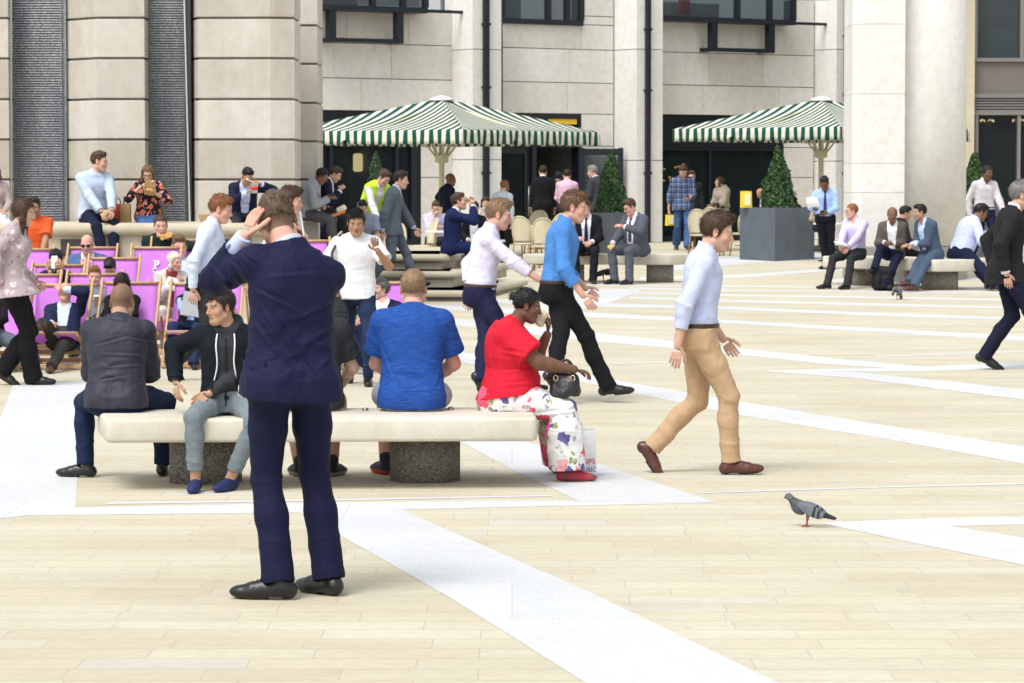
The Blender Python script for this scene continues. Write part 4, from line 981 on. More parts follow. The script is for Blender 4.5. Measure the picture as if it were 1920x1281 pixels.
        for i, sg in enumerate((-1, 1)):
            sw = (-.22 if s.feet_ is None else 0) * sg if s.pose == 'walk' else 0
            T = s.pt(s.hands_[i] if s.hands_ else None, (sg * hd[0] * k, hd[1] * k + sw, hd[2]))
            hint = V3(s.elb[i]) if s.elb and s.elb[i] is not None and s.elb[i][0] != 'p' else V3(sg * .7, -1, -.5)
            if s.elb and s.elb[i] is not None and s.elb[i][0] == 'p':
                e = s.sh[i] + nrm(s.pt(s.elb[i], None) - s.sh[i]) * .295 * k; w_ = e + nrm(T - e) * .255 * k
            else: e, w_ = ik(s.sh[i], T, .295 * k, .255 * k, hint)
            s.el.append(e); s.wr.append(w_)
            fa = nrm(w_ - e); hdv = s.handdir[i] if s.handdir and s.handdir[i] is not None else None
            if hdv is not None and hdv[0] == 'h': hdv = s.HR @ V3(hdv[1:])
            s.hdir.append(nrm(fa * .8 + (nrm(hdv) * 1.6 if hdv is not None else 0)))
            pn = s.palm[i] if s.palm and s.palm[i] is not None else None
            if pn is None: pn = V3(-sg, 0, 0) if s.pose in ('stand', 'walk') else V3(-sg * .5, -.2, -.8)
            elif pn[0] == 'h': pn = s.HR @ V3(pn[1:])
            pn = V3(pn); pn = nrm(pn - s.hdir[i] * pn.dot(s.hdir[i])); s.pn.append(pn)
        s.hand_c = [s.wr[i] + s.hdir[i] * .085 * k + s.pn[i] * .035 * k for i in (0, 1)]
    def frame(s, u):
        """spine frame at u (0 hips, 1 neck base): centre, right, forward, tangent"""
        B = s.B
        if u <= 0: t = nrm(B[1] - B[0]); c = B[0] + t * u * s.L
        elif u >= 1: t = nrm(B[2] - B[1]); t = nrm(t + V3(0, 0, .0)); c = B[2] + t * (u - 1) * s.L
        else:
            c = (1 - u) ** 2 * B[0] + 2 * u * (1 - u) * B[1] + u * u * B[2]; t = nrm(2 * (1 - u) * (B[1] - B[0]) + 2 * u * (B[2] - B[1]))
        a = -s.twist * np.clip(u, 0, 1); r = V3(math.cos(a), math.sin(a), 0); r = nrm(r - t * r.dot(t)); f = np.cross(t, r)
        return c, r, f, t
    def stations(s, us, fit, mina=0, flare=0):
        tab = MALE if s.sex == 'm' else FEM; o = []; k = s.k
        for u in us:
            c, r, f, t = s.frame(u); a, b, off = (interp(tab, u, j) for j in (1, 2, 3)); bel = math.exp(-((u - .28) / .33) ** 2)
            a *= (1 + .55 * s.fat * (.45 + .55 * bel)) * (s.wide if u > .5 else 1); b *= 1 + 1.0 * s.fat * (.35 + .65 * bel); off += .085 * s.fat * bel
            if mina and u < .9: a = max(a, mina)
            a += flare * max(0, .15 - u) * .6; b += flare * max(0, .15 - u)
            o.append((c + f * off * k, r, f, (a + fit) * k, (b + fit) * k))
        return o
    def torso(s, f, fit, hem, top=1.03, mina=0, flare=0, k=.03, sh=True):
        us = [u for u in (-.30, -.2, -.1, 0, .12, .25, .4, .55, .7, .8, .88, .94, 1.0) if u > hem + .02 and u < top - .02]
        f.loft(s.stations([hem] + us + [top], fit, mina, flare), 2.35, k * s.k)
        if sh:
            for i in (0, 1):
                f.rc(s.frame(1.0)[0], s.sh[i], (.048 + fit * .5) * s.k, (.043 + fit * .8) * s.k, .05 * s.k)
        if s.sex == 'f':
            c, r, fw, t = s.frame(.68)
            for sg in (-1, 1): f.ell(c + r * sg * .068 * s.k + fw * (.075 + .05 * s.fat) * s.k, V3(.062 + fit, .058 + fit, .062 + fit) * s.k * (1 + .25 * s.fat), None, .05 * s.k)
    def arm(s, f, i, fit, to=1.0, loose=0, kk=.03, flat=False):
        """sleeve or bare arm; to: 1 = wrist, .5 = elbow"""
        k = s.k; fa = 1 + .5 * s.fat; ru, re, rw = (.047 * fa + fit * .9) * k, (.039 * fa + fit * 1.05) * k, (.0265 * (1 + .3 * s.fat) + fit * .9 + loose) * k
        if s.sex == 'f' and s.fat < .2: ru *= .88; re *= .88
        if to <= .5:
            e = s.sh[i] + (s.el[i] - s.sh[i]) * to * 2
            f.rc(s.sh[i], e, ru * 1.02, (ru + loose * k) * 1.06, kk * k, flat=flat)
        else:
            f.rc(s.sh[i], s.el[i], ru * .98, re, kk * k); t = (to - .5) * 2; w_ = s.el[i] + (s.wr[i] - s.el[i]) * t
            m = s.el[i] + (s.wr[i] - s.el[i]) * .3 * t
            f.rc(s.el[i], m, re, re * .98, kk * k); f.rc(m, w_, re * .98, re + (rw - re) * t, .02 * k, flat=flat)
    def leg(s, f, i, fit, cuff=.05, to=1.0, kk=.035, thick=1.0, flat=False):
        k = s.k; fa = (1 + .55 * s.fat) * thick; h = s.hj[i]; r0, r1, r2 = (.083 * fa + fit) * k, (.054 * (1 + .3 * s.fat) + fit) * k, cuff * k
        kn, an = s.kn[i], s.an[i]
        if to <= .5:
            e = h + (kn - h) * to * 2; f.rc(h, e, r0, r0 + (r1 - r0) * to * 2 + .012 * k, kk * k, flat=flat); return
        f.rc(h, h + (kn - h) * .5, r0, (r0 + r1) * .52, kk * k); f.rc(h + (kn - h) * .5, kn, (r0 + r1) * .52, r1, .02 * k)
        t = (to - .5) * 2; e = kn + (an - kn) * t; m = kn + (an - kn) * .35 * t; back = nrm(np.cross(V3(1, 0, 0), an - kn)); back = back if back[1] < 0 else -back
        f.rc(kn, m + back * .012 * k, r1, max(r1 * .95, r2 * .95), .02 * k); f.rc(m + back * .012 * k, e, max(r1 * .95, r2 * .95), r2, .03 * k, flat=flat)
    def pelvis(s, f, fit, top_=.22):
        k = s.k; a = (.150 if s.sex == 'm' else .165) * (1 + .5 * s.fat)
        f.loft(s.stations([-.16, -.05, .06, top_], fit + (.005 if top_ < .2 else 0)), 2.2, .04 * k)
        c = s.hip + V3(0, -.05 * (1 + s.fat), -.03) * k
        for sg in (-1, 1): f.ell(c + V3(sg * .075 * (1 + .4 * s.fat), .008, 0) * k, V3(.085 + fit, .088 + fit, .088 + fit) * k * (1 + .3 * s.fat), None, .05 * k)
    def folds(s, v, q, amp=1.0, seed=0, joints=()):
        n = vnormals(v, q); k = s.k
        d = .0030 * vnoise(v * 10 / k + seed, seed) + .0018 * vnoise(v * 26 / k + seed, seed + 5)
        for c, ax, rad, a in joints:
            r = v - c; wt = np.exp(-((r ** 2).sum(1)) / (rad * k) ** 2)
            ph = (r @ nrm(ax)) / (.017 * k) + 2.6 * vnoise(v * 9 / k + seed * 3, seed + 9) + 1.2 * vnoise(v * 22 / k, seed + 3)
            d = d + a * wt * ((1 - np.abs(np.sin(ph * .5))) ** 1.6 - .35)
        d = d * amp
        if s.drape and not s.layer:
            W = v @ s.R().T + V3(s.X, s.D, s.z0); dep = W[:, 1] * CT - (W[:, 2] - CAMZ) * ST; px = 960 + F * W[:, 0] / dep; py = 640.5 - F * (W[:, 1] * ST + (W[:, 2] - CAMZ) * CT) / dep; fr = np.clip(-(n @ s.R().T)[:, 1] * 1.6, 0, 1); pm = F / s.D
            for x0, y0, x1, y1, wd, am in s.drape:
                ex, ey = x1 - x0, y1 - y0; t = np.clip(((px - x0) * ex + (py - y0) * ey) / (ex * ex + ey * ey), 0, 1); ox, oy = px - x0 - t * ex, py - y0 - t * ey
                sd = (ox * ey - oy * ex) / math.hypot(ex, ey) / pm; ds = np.hypot(ox, oy) / pm; env = fr * np.sin(math.pi * np.clip(t, .04, .96)) ** .6
                d = d + env * am * (np.exp(-(ds / wd) ** 2) - .8 * np.exp(-((sd - wd * 1.5) / wd) ** 2 - (np.maximum(ds - wd * 3, 0) / wd) ** 2) * (ds < wd * 5))
        return v + n * (d * k)[:, None]
    def garment(s, name, f, mat_, amp=1.0, joints=(), colour=None):
        v, q = f.build()
        if not len(v): return None
        v = relax(v, q, 1, .35); v = s.folds(v, q, amp, s.seed * 3 + len(s.garm), joints)
        o = mesh_obj(name, [(v, q, colour(v) if colour else None)], mat_, s.root); s.garm.append(o); return o
    def arm_joints(s, both=1.0):
        o = []
        for i in (0, 1):
            o += [(s.el[i], s.wr[i] - s.sh[i], .10, .009), (s.sh[i] * .75 + s.el[i] * .25 + V3(0, 0, -.03), s.el[i] - s.sh[i], .08, .007), (s.wr[i] * .7 + s.el[i] * .3, s.wr[i] - s.el[i], .08, .006)]
        return o
    def hand(s, i, vox):
        k = s.k * (.90 if s.sex == 'f' else .96); f = Sdf(vox); w_, d, n = s.wr[i], s.hdir[i], s.pn[i]; sg = (-1, 1)[i]; th = np.cross(d, n) * sg
        f.rc(w_ - d * .03 * k, w_ + d * .01 * k, .026 * k, .024 * k, .01)
        f.loft([(w_ - d * .005 * k, th, n if sg > 0 else -n, .028 * k, .019 * k), (w_ + d * .045 * k, th, n if sg > 0 else -n, .041 * k, .0165 * k), (w_ + d * .095 * k, th, n if sg > 0 else -n, .0415 * k, .0125 * k)], 2.4, .012 * k)
        c = s.curl[i]
        for j, (off, ln, r) in enumerate(((.030, .074, .0088), (.0105, .082, .0090), (-.0095, .076, .0086), (-.029, .060, .0076))):
            a = 0; dd = nrm(d + th * off * s.splay * 12); p = w_ + d * (.092 - abs(off) * .18) * k + th * off * k
            f.rc(w_ + d * .055 * k + th * off * .85 * k, p, .009 * k, r * 1.05 * k, .006 * k)
            cj = c * (1 + .18 * (j - 1.5) * (1 if c < .8 else 0))
            for fr, bend in ((.46, .95), (.30, 1.25), (.24, .8)):
                a += cj * bend; q = p + (dd * math.cos(a) + n * math.sin(a)) * ln * fr * k
                f.rc(p, q, r * k, r * .93 * k, .003 * k); p = q; r *= .93
        p = w_ + d * .022 * k + th * .026 * k; a = .75 - .35 * c
        for ln, up in ((.046, .35), (.034, .55 + .2 * c), (.027, .7 + .35 * c)):
            q = p + nrm(d * math.cos(a) + th * math.sin(a) + n * up * (.4 + c)) * ln * k; f.rc(p, q, .0125 * k if ln > .04 else .0105 * k, .0098 * k, .008 * k); p = q; a -= .28
        return f.build()
    def make(s, label, top, over, legs, shoe, tie, glasses, group):
        k = s.k; sk = np.array(s.skinc); hairc = HAIR[s.hairs[1]] if s.hairs and isinstance(s.hairs[1], str) else (s.hairs[1] if s.hairs else HAIR['dark'])
        # ---- body: one surface
        f = Sdf(s.vb); s.torso(f, -.008, -.1, 1.02); s.pelvis(f, -.008)
        nb = s.frame(1.0); f.rc(nb[0] - nb[3] * .03 * k, s.hc + s.HR @ V3(0, -.022, -.055) * k, (.058 if s.sex == 'm' else .049) * k * (1 + .3 * s.fat), (.053 if s.sex == 'm' else .044) * k * (1 + .3 * s.fat), .035 * k)
        for i in (0, 1):
            s.arm(f, i, -.001, 1.0); s.leg(f, i, -.002, .036)
        pieces = []
        v, q = f.build(); pieces.append((v, q, np.tile(sk, (len(v), 1)) * (1 + .05 * vnoise(v * 25)[:, None])))
        f = Sdf(s.vh); head_field(f, s.hc, s.HR, k * (1.0 if s.sex == 'm' else .955), s.sex, s.jaw)
        f.rc(s.hc + s.HR @ V3(0, -.022, -.055) * k, s.hc * .5 + nb[0] * .5, (.052 if s.sex == 'm' else .043) * k * (1 + .3 * s.fat), (.053 if s.sex == 'm' else .044) * k * (1 + .3 * s.fat), .03 * k)
        v, q = f.build(); pieces.append((v, q, head_colours(v, s.hc, s.HR, k * (1.0 if s.sex == 'm' else .955), sk, hairc, s.buzz, s.stub)))
        for i in (0, 1):
            v, q = s.hand(i, min(s.vh, .0045)); tip = np.clip(((v - s.wr[i]) @ s.hdir[i] - .1 * k) / (.06 * k), 0, 1)[:, None]
            pieces.append((v, q, np.tile(sk, (len(v), 1)) * (1 - tip * np.array((.0, .12, .12))) * (1 + .06 * vnoise(v * 60)[:, None])))
        s.root = mesh_obj('person', pieces, attr_mat('skin', .62, .25, .10, 70, .0)); tag(s.root, label, 'person', group)
        s.root.location = (s.X, s.D, s.z0); s.root.rotation_euler = (0, 0, -s.face)
        # ---- hair
        if s.hairs and s.hairs[0] not in ('bald', 'buzz'):
            h = hair_mesh(s.hc, s.HR, k * (1.0 if s.sex == 'm' else .955), s.hairs[0], s.vh, s.seed, s.hairs[2] if len(s.hairs) > 2 else 1)
            if h: mesh_obj('hair', [(h[0], h[1], None)], hair_mat(hairc), s.root)
        if legs: s.make_legs(**legs)
        if legs and top and top.get('collar') and top.get('hem') is None and not over and s.pose in ('stand', 'walk'):
            fb = Sdf(s.vg * .8); fb.loft(s.stations([.085, .14], .026), 2.2, 0); s.garment('belt', fb, plain('belt_leather', (.05, .022, .014), .45), .2)
        if top: s.make_top(**top)
        if tie: s.make_tie(tie)
        s.layer = False
        if over: s.make_top(**dict(dict(name='jacket', fit=.024), **over))
        if shoe and not s.nofeet:
            for i in (0, 1): s.make_shoe(i, **shoe)
        if glasses: s.make_glasses(glasses)
    def make_legs(s, mat, kind='trousers', fit=.012, cuff=None, name=None, amp=1.0, to=None):
        f = Sdf(s.vg); s.pelvis(f, fit, .13); J = []; k = s.k
        to = to or dict(trousers=1.05, shorts=.46, wide=1.05, cropped=.86, slim=1.0).get(kind, 1.0)
        cuff = cuff or dict(trousers=.066, slim=.050, wide=.105, cropped=.066).get(kind, .066)
        for i in (0, 1):
            if kind == 'shorts':
                s.leg(f, i, fit + .012, to=to, flat=True)
            else:
                s.leg(f, i, fit, cuff, to, flat=True); e = s.kn[i] + (s.an[i] - s.kn[i]) * (to - .5) * 2
                J += [(s.kn[i] * .3 + s.an[i] * .7, s.an[i] - s.kn[i], .13, .006), (s.an[i], s.an[i] - s.kn[i], .09, .008)]
            J += [(s.kn[i], s.an[i] - s.hj[i], .10, .009), (s.hj[i] + V3(0, .05, 0), s.kn[i] - s.hj[i] + V3(0, .3, .2), .13, .008)]
        s.garment(name or ('shorts' if kind == 'shorts' else 'trousers'), f, mat, amp, J)
    def make_top(s, mat, name='shirt', sleeve='long', fit=.012, hem=None, collar=False, open_=None, flare=0, amp=1.0, mina=0, cuffs=0, hood=False, colour=None, roll=None, lapel=False):
        """open_: (width at hem, u of the button, width at neck) opening of a jacket front"""
        k = s.k; f = Sdf(s.vg); sit = s.pose in ('sit', 'recline'); hem = hem if hem is not None else (.04 if collar and name == 'shirt' else -.12 if sit else -.17)
        s.torso(f, max(fit, .026) if hem < -.05 and not s.layer else fit, hem - .02, 1.0, mina, flare)
        if hem < -.05:
            c = s.hip + V3(0, -.05 * (1 + s.fat), -.03) * k; ff_ = fit + .012
            for sg in (-1, 1): f.ell(c + V3(sg * .075 * (1 + .4 * s.fat), 0, 0) * k, V3(.085 + ff_, .095 + ff_, .088 + ff_) * k * (1 + .3 * s.fat), None, .05 * k)
        h = s.frame(hem); f.cut(h[0] + h[3] * .004, -h[3])
        if collar:
            nd = nrm(s.hc + s.HR @ V3(0, -.03, -.06) * k - s.N); rr = (.062 if s.sex == 'm' else .052) * (1 + .28 * s.fat) + (fit - .012) * .75; r_ = s.frame(1.0)[1]; r_ = nrm(r_ - nd * r_.dot(nd)); f_ = np.cross(nd, r_); jk = name in ('jacket', 'coat', 'vest')
            t0 = s.N - nd * .02 * k; f.loft([(t0 + nd * t * k, r_, f_, rr * q_ * k, rr * q_ * 1.05 * k) for t, q_ in (((-.05, 1.30), (.015, 1.12), (.058, 1.06)) if jk else ((-.03, 1.2), (.02, 1.07), (.084, 1.05)))], 2, .014 * k)
            if not open_:
                q0 = t0 + f_ * rr * .6 * k - nd * .015 * k
                def vn(X, Y, Z):
                    x, y, z = X - q0[0], Y - q0[1], Z - q0[2]; up = x * nd[0] + y * nd[1] + z * nd[2]; lx = np.abs(x * r_[0] + y * r_[1] + z * r_[2]); fy = x * f_[0] + y * f_[1] + z * f_[2]
                    return np.maximum(lx - np.clip(up + .012 * k, -.01, .1) * .62, -fy)
                f.op(vn, q0 - .12 * k, q0 + .12 * k, 0, 's')
        for i in (0, 1):
            if sleeve in ('long', 'roll'):
                to = 1.0 - cuffs if sleeve == 'long' else .80
                s.arm(f, i, fit, to, .004, flat=True)
            elif sleeve == 'short':
                s.arm(f, i, fit + .006, .36, .008, flat=True)
        if hood:
            c, r, fw, t = s.frame(1.0); c = c + t * .03 * k; f.rc(c - fw * .075 * k + r * .06 * k, c - fw * .075 * k - r * .06 * k, .045 * k, .045 * k, .05 * k); f.rc(c - fw * .03 * k + r * .08 * k, c + fw * .06 * k + r * .055 * k - t * .03 * k, .028 * k, .02 * k, .03 * k); f.rc(c - fw * .03 * k - r * .08 * k, c + fw * .06 * k - r * .055 * k - t * .03 * k, .028 * k, .02 * k, .03 * k)
        if open_:
            wh, ub, wn_ = open_; H0 = s.frame(0)[0]; ch, rr_, ff, tt = s.frame(.6)
            ax = s.N - H0; L2 = ax.dot(ax); g0 = s.frame(.3)
            def fn(X, Y, Z):
                u = ((X - H0[0]) * ax[0] + (Y - H0[1]) * ax[1] + (Z - H0[2]) * ax[2]) / L2
                cx, cy, cz = (H0[j] + u * ax[j] for j in range(3)); x, y, z = X - cx, Y - cy, Z - cz
                qx = np.abs(x * rr_[0] + y * rr_[1] + z * rr_[2]); qy = x * ff[0] + y * ff[1] + z * ff[2]
                wd = np.where(u > ub, (u - ub) / (1 - ub) * wn_, np.where(u < ub - .12, wh * np.clip((ub - .12 - u) * 4, 0, 1), -.02)) * k if wh < .03 else np.interp(u, [-.3, 0, ub, 1.0], [wh * 1.3, wh, wh * .8, wn_]) * k
                return np.maximum(qx - wd, -qy + .02 * k)
            lo = np.minimum(H0, s.N) - .35; hi = np.maximum(H0, s.N) + .35; f.op(fn, lo, hi, 0, 's')
        J = s.arm_joints() if sleeve != 'none' else []
        c = s.frame(.22); J += [(c[0] + c[1] * .1 * k, c[3] + .3 * c[1], .14, .007), (c[0] - c[1] * .1 * k, c[3] - .3 * c[1], .14, .007), (s.frame(.25)[0] - c[2] * .1 * k, c[3], .15, .005)]
        s.garment(name, f, mat, amp, J, colour)
    def make_tie(s, mat):
        k = s.k; f = Sdf(min(s.vg, .006)); st = []
        for u, a in ((.20, .034), (.45, .030), (.7, .024), (.86, .018), (.955, .016)):
            c, r, fw, aa, bb = s.stations([u], .014)[0]; st.append((c + fw * (bb + .006 * k), r, fw, a * k, .008 * k))
        f.loft(st, 3, 0); f.ell(st[-1][0], V3(.019, .015, .02) * k, None, .01)
        s.garment('tie', f, mat, .3)
    def make_shoe(s, i, colour=(.01, .01, .011), sole=(.012, .01, .009), kind='shoe', rough=.35):
        k = s.k; off, fd, fu = s.ft[i]; A = s.an[i]; r = np.cross(fd, fu); vox = min(s.vg, .008)
        f = Sdf(vox); P = lambda x, y, z: A + r * x * k + fd * y * k + fu * (z - .085) * k
        tr = kind == 'trainer'; h = .055 if tr else .046
        Rf = np.stack([r, fd, fu], 1)
        f.rc(P(0, -.045, .04), P(0, .10, .034), .036 * k, .043 * k, .02 * k); f.ell(P(-.004 * (1 if i else -1), .135, .03), V3(.042, .075, .032) * k, Rf, .02 * k)
        f.rc(P(0, -.03, .05), P(0, .06, .058), .035 * k, .028 * k, .02 * k)
        if kind not in ('flat', 'sandal'): f.rc(P(0, -.018, .06), P(0, -.01, .10 if not tr else .115), .037 * k, .039 * k, .02 * k)
        f.loft([(P(0, -.082, .012), r, fu, .025 * k, .012 * k), (P(0, -.06, .012), r, fu, .038 * k, .013 * k), (P(0, .02, .012), r, fu, .036 * k, .013 * k), (P(0, .11, .012), r, fu, .047 * k, .013 * k), (P(0, .18, .013), r, fu, .036 * k, .012 * k), (P(0, .208, .014), r, fu, .014 * k, .010 * k)] if not tr else [(P(0, -.09, .018), r, fu, .028 * k, .018 * k), (P(0, -.06, .018), r, fu, .043 * k, .018 * k), (P(0, .02, .016), r, fu, .040 * k, .016 * k), (P(0, .11, .016), r, fu, .050 * k, .016 * k), (P(0, .18, .017), r, fu, .040 * k, .014 * k), (P(0, .212, .02), r, fu, .016 * k, .010 * k)], 3, .004 * k)
        f.cut(P(0, 0, 0), -fu)
        if kind == 'lace': f.box(P(0, .012, .002), V3(.06, .032, .009) * k, Rf, .003, 0, 's')
        v, q = f.build(); zz = (v - A) @ fu / k + .085; yy = (v - A) @ fd / k; xx = (v - A) @ r / k
        c = np.tile(np.array(colour), (len(v), 1)); m = zz < (.030 if tr else .016); c[m] = sole
        if kind == 'sandal':
            bare = (zz > .030) & (((yy > -.03) & (yy < .045)) | (yy > .165)) & (np.abs(yy - .02) > .012); c[bare] = np.array(s.skinc)
        if kind in ('trainer', 'lace'):
            lace = (np.abs(xx) < .016) & (yy > .015) & (yy < .10) & (zz > .05) & (np.sin(yy * 420) > .1); c[lace] = np.array(colour) * .45 + .03
        n = vnormals(v, q); v = v + n * (.0012 * k * vnoise(v * 40, 3))[:, None]
        o = mesh_obj('shoe', [(v, q, c)], attr_mat('shoe_leather' if rough < .5 else 'shoe_fabric', rough, .5, .12, 50), s.root)
    def make_glasses(s, col):
        mb = MB(); k = s.k * (1 if s.sex == 'm' else .955); P = lambda *a: s.hc + s.HR @ (V3(*a) * k); dark = col == 'sun'
        for sg in (-1, 1):
            ring = [P(sg * .033 + .025 * math.cos(a), .099 - .05 * abs(.025 * math.cos(a)), -.004 + .018 * math.sin(a)) for a in np.linspace(0, 2 * math.pi, 15)]
            mb.tube(ring, .0022 * k, 5, False); mb.tube([P(sg * .058, .092, .002), P(sg * .078, .05, .006), P(sg * .082, -.008, .006)], .0022 * k, 5)
            if dark: mb.add([P(sg * .033 + .025 * math.cos(a), .0985, -.004 + .018 * math.sin(a)) for a in np.linspace(0, 2 * math.pi, 15)[:-1]], [tuple(range(14))])
        mb.tube([P(-.009, .101, 0), P(.009, .101, 0)], .002 * k, 5)
        mb.obj('sunglasses' if dark else 'glasses', plain('spectacle_frame', (.012, .01, .01), .25, 0), s.root)
# ------------------------------------------------------------------ props
def place(mb, name, m, origin, label, cat, group=None, smooth=False, rot=None):
    """one-mesh thing built around its own origin"""
    o = mb.obj(name, m, None, smooth); o.location = origin
    if rot is not None: o.rotation_euler = rot
    return tag(o, label, cat, group)
def sub(mb, name, m, parent, smooth=False): return mb.obj(name, m, parent, smooth)
def prism_xy(pts, z0, z1):
    return MB().prism(pts, z0, z1)
# --- deck chairs
def canvas_mat():
    t = NT('purple_canvas'); n = t.noise(t.coord(), 5, 3); w_ = t.noise(t.coord(scale=(1, 1, 1)), 300, 2)
    t.base(t.ramp(n.outputs[0], [(.3, (.68, .27, .78)), (.7, (.76, .33, .86))])); t.set(t.b, Roughness=.8); t.b.inputs['Specular IOR Level'].default_value = .2; t.bump(w_.outputs[0], .2, .003)
    tl = t.n("ShaderNodeBsdfTranslucent"); tl.inputs[0].default_value = (.78, .34, .88, 1); mx = t.n("ShaderNodeMixShader"); mx.inputs[0].default_value = .38; t.l(t.b.outputs[0], mx.inputs[1]); t.l(tl.outputs[0], mx.inputs[2]); t.l(mx.outputs[0], t.out.inputs['Surface']); return t.m
M_CANVAS = canvas_mat()
def wood_mat(name, a, b):
    t = NT(name); n = t.noise(t.coord(scale=(30, 30, 3)), 2, 4, .6); t.base(t.ramp(n.outputs[0], [(.3, a), (.7, b)])); t.set(t.b, Roughness=.55); return t.m
M_BEECH = wood_mat('beech_wood', (.44, .27, .12), (.58, .39, .19))
def deck_chair(px, pytop, D, label, face=180, ztop=None, logo=False, base=None, zs=.36):
    """px, pytop: middle of the top bar in the photo; D: distance of the front feet"""
    zb = g(D) if base is None else base; back = .95; zt = at(px, pytop, D + back * .95)[2] - zb; zt = float(np.clip(zt, .72, 1.12))
    x = at(px, pytop, D + .5)[0]; r = empty('deck_chair', (x, D + .5, zb), -math.radians(face), label, 'deck chair', 'purple canvas deck chairs')
    W, w_ = .298, .262
    for sg in (-1, 1):
        a_, b_ = V3(sg * W, .44, .02), V3(sg * W, -.48, zt + .045); d_ = nrm(b_ - a_); Rm = np.stack([V3(1, 0, 0), d_, np.cross(V3(1, 0, 0), d_)], 1)
        sub(MB().box((a_ + b_) / 2, (.026, np.linalg.norm(b_ - a_), .05), Rm, .006), 'back_rail', M_BEECH, r)
        a_, b_ = V3(sg * w_, .50, zs), V3(sg * w_, -.62, .02); d_ = nrm(b_ - a_); Rm = np.stack([V3(1, 0, 0), d_, np.cross(V3(1, 0, 0), d_)], 1)
        sub(MB().box((a_ + b_) / 2, (.026, np.linalg.norm(b_ - a_), .05), Rm, .006), 'seat_rail', M_BEECH, r)
        a_, b_ = V3(sg * (W + .03), -.20, zt * .60), V3(sg * (W + .03), -.60, .10); d_ = nrm(b_ - a_); Rm = np.stack([V3(1, 0, 0), d_, np.cross(V3(1, 0, 0), d_)], 1)
        sub(MB().box((a_ + b_) / 2, (.022, np.linalg.norm(b_ - a_), .036), Rm, .005), 'strut', M_BEECH, r)
    sub(MB().box((0, .44, .035), (2 * W + .03, .045, .045), None, .006), 'foot_bar', M_BEECH, r); sub(MB().box((0, -.61, .04), (2 * w_ + .02, .04, .045), None, .006), 'rear_bar', M_BEECH, r)
    sub(MB().box((0, .10, .16), (2 * w_ + .02, .03, .045), None, .006), 'stretcher', M_BEECH, r)
    sub(MB().tube([(-W, -.455, zt), (W, -.455, zt)], .016, 8), 'top_bar', M_BEECH, r, True); sub(MB().tube([(-w_, .50, zs + .01), (w_, .50, zs + .01)], .016, 8), 'front_bar', M_BEECH, r, True)
    mb = MB(); n = 18; P0, P1, P2, P3 = V3(0, -.475, zt + .012), V3(0, -.25, zt * .45), V3(0, -.05, .10), V3(0, .515, zs + .022); curve = [P0 * (1 - t) ** 3 + 3 * P1 * t * (1 - t) ** 2 + 3 * P2 * t * t * (1 - t) + P3 * t ** 3 for t in np.linspace(0, 1, n)]
    m_ = 9
    for i, p in enumerate(curve):
        for j in range(m_):
            xx = -.268 + .536 * j / (m_ - 1); sag = -.018 * (1 - (xx / .268) ** 2) * math.sin(math.pi * i / (n - 1)); mb.v.append((xx, p[1] + sag * .6, p[2] + sag))
    mb.f = [(i * m_ + j, i * m_ + j + 1, (i + 1) * m_ + j + 1, (i + 1) * m_ + j) for i in range(n - 1) for j in range(m_ - 1)]
    cv = sub(mb, 'canvas', M_CANVAS, r, True); so = cv.modifiers.new('thick', 'SOLIDIFY'); so.thickness = .004
    if logo:
        t = np.linspace(0, 1, n); k_ = 4; a_, b_ = curve[1], curve[6]; up = nrm(a_ - b_); nn = nrm(np.cross(V3(-1, 0, 0), up)); nn = nn if nn[1] > 0 else -nn
        Rm = np.stack([V3(-1, 0, 0), up, nn], 1); c = (curve[2] * .7 + curve[3] * .3) + nn * .014; lg = MB(); h = .115
        def q(x, y, ww, hh): lg.box(c + Rm @ V3(x, y, 0), (ww, hh, .004), Rm)
        q(-.012, 0, .022, h); q(-.014, -h / 2 + .006, .052, .012); q(-.024, h / 2 - .006, .03, .012)
        for i in range(12):
            a0, a1 = -math.pi / 2 + math.pi * i / 12, -math.pi / 2 + math.pi * (i + 1) / 12; pts = []
            for rr, aa in ((.034, a0), (.034, a1), (.014, a1), (.014, a0)): pts.append(c + Rm @ V3(.004 + rr * math.cos(aa), .0235 + rr * math.sin(aa), .002))
            lg.add(pts, [(0, 1, 2, 3)])
        for yy in (-.082, -.094, -.106): 
            for i in range(7): q(-.035 + i * .0135 , yy, .010, .004)
        sub(lg, 'printed_letter', plain('white_print', (.85, .83, .88), .7, 0), cv)
    return r
# --- market umbrellas
def stripe_mat():
    t = NT('striped_awning'); uv = t.n("ShaderNodeUVMap", uv_map='UVMap'); sp = t.n("ShaderNodeSeparateXYZ"); t.l(uv.outputs[0], sp.inputs[0])
    f = t.math('FRACT', t.math('MULTIPLY', sp.outputs['X'], 1 / .20)); m_ = t.math('LESS_THAN', f, .5); n = t.noise(t.coord(), 6, 3)
    c = t.mix(m_, (.84, .82, .72), (.014, .105, .072)); c = t.mix(1, c, t.ramp(n.outputs[0], [(.3, .88), (.7, 1.0)]), 'MULTIPLY'); t.base(c); t.set(t.b, Roughness=.8); t.b.inputs['Specular IOR Level'].default_value = .2
    tl = t.n("ShaderNodeBsdfTranslucent"); t.l(c, tl.inputs[0]); mx = t.n("ShaderNodeMixShader"); mx.inputs[0].default_value = .25; t.l(t.b.outputs[0], mx.inputs[1]); t.l(tl.outputs[0], mx.inputs[2]); t.l(mx.outputs[0], t.out.inputs['Surface']); return t.m
M_STRIPE = stripe_mat(); M_CREAM = plain('cream_paint', (.62, .58, .40), .45, .08, 8)
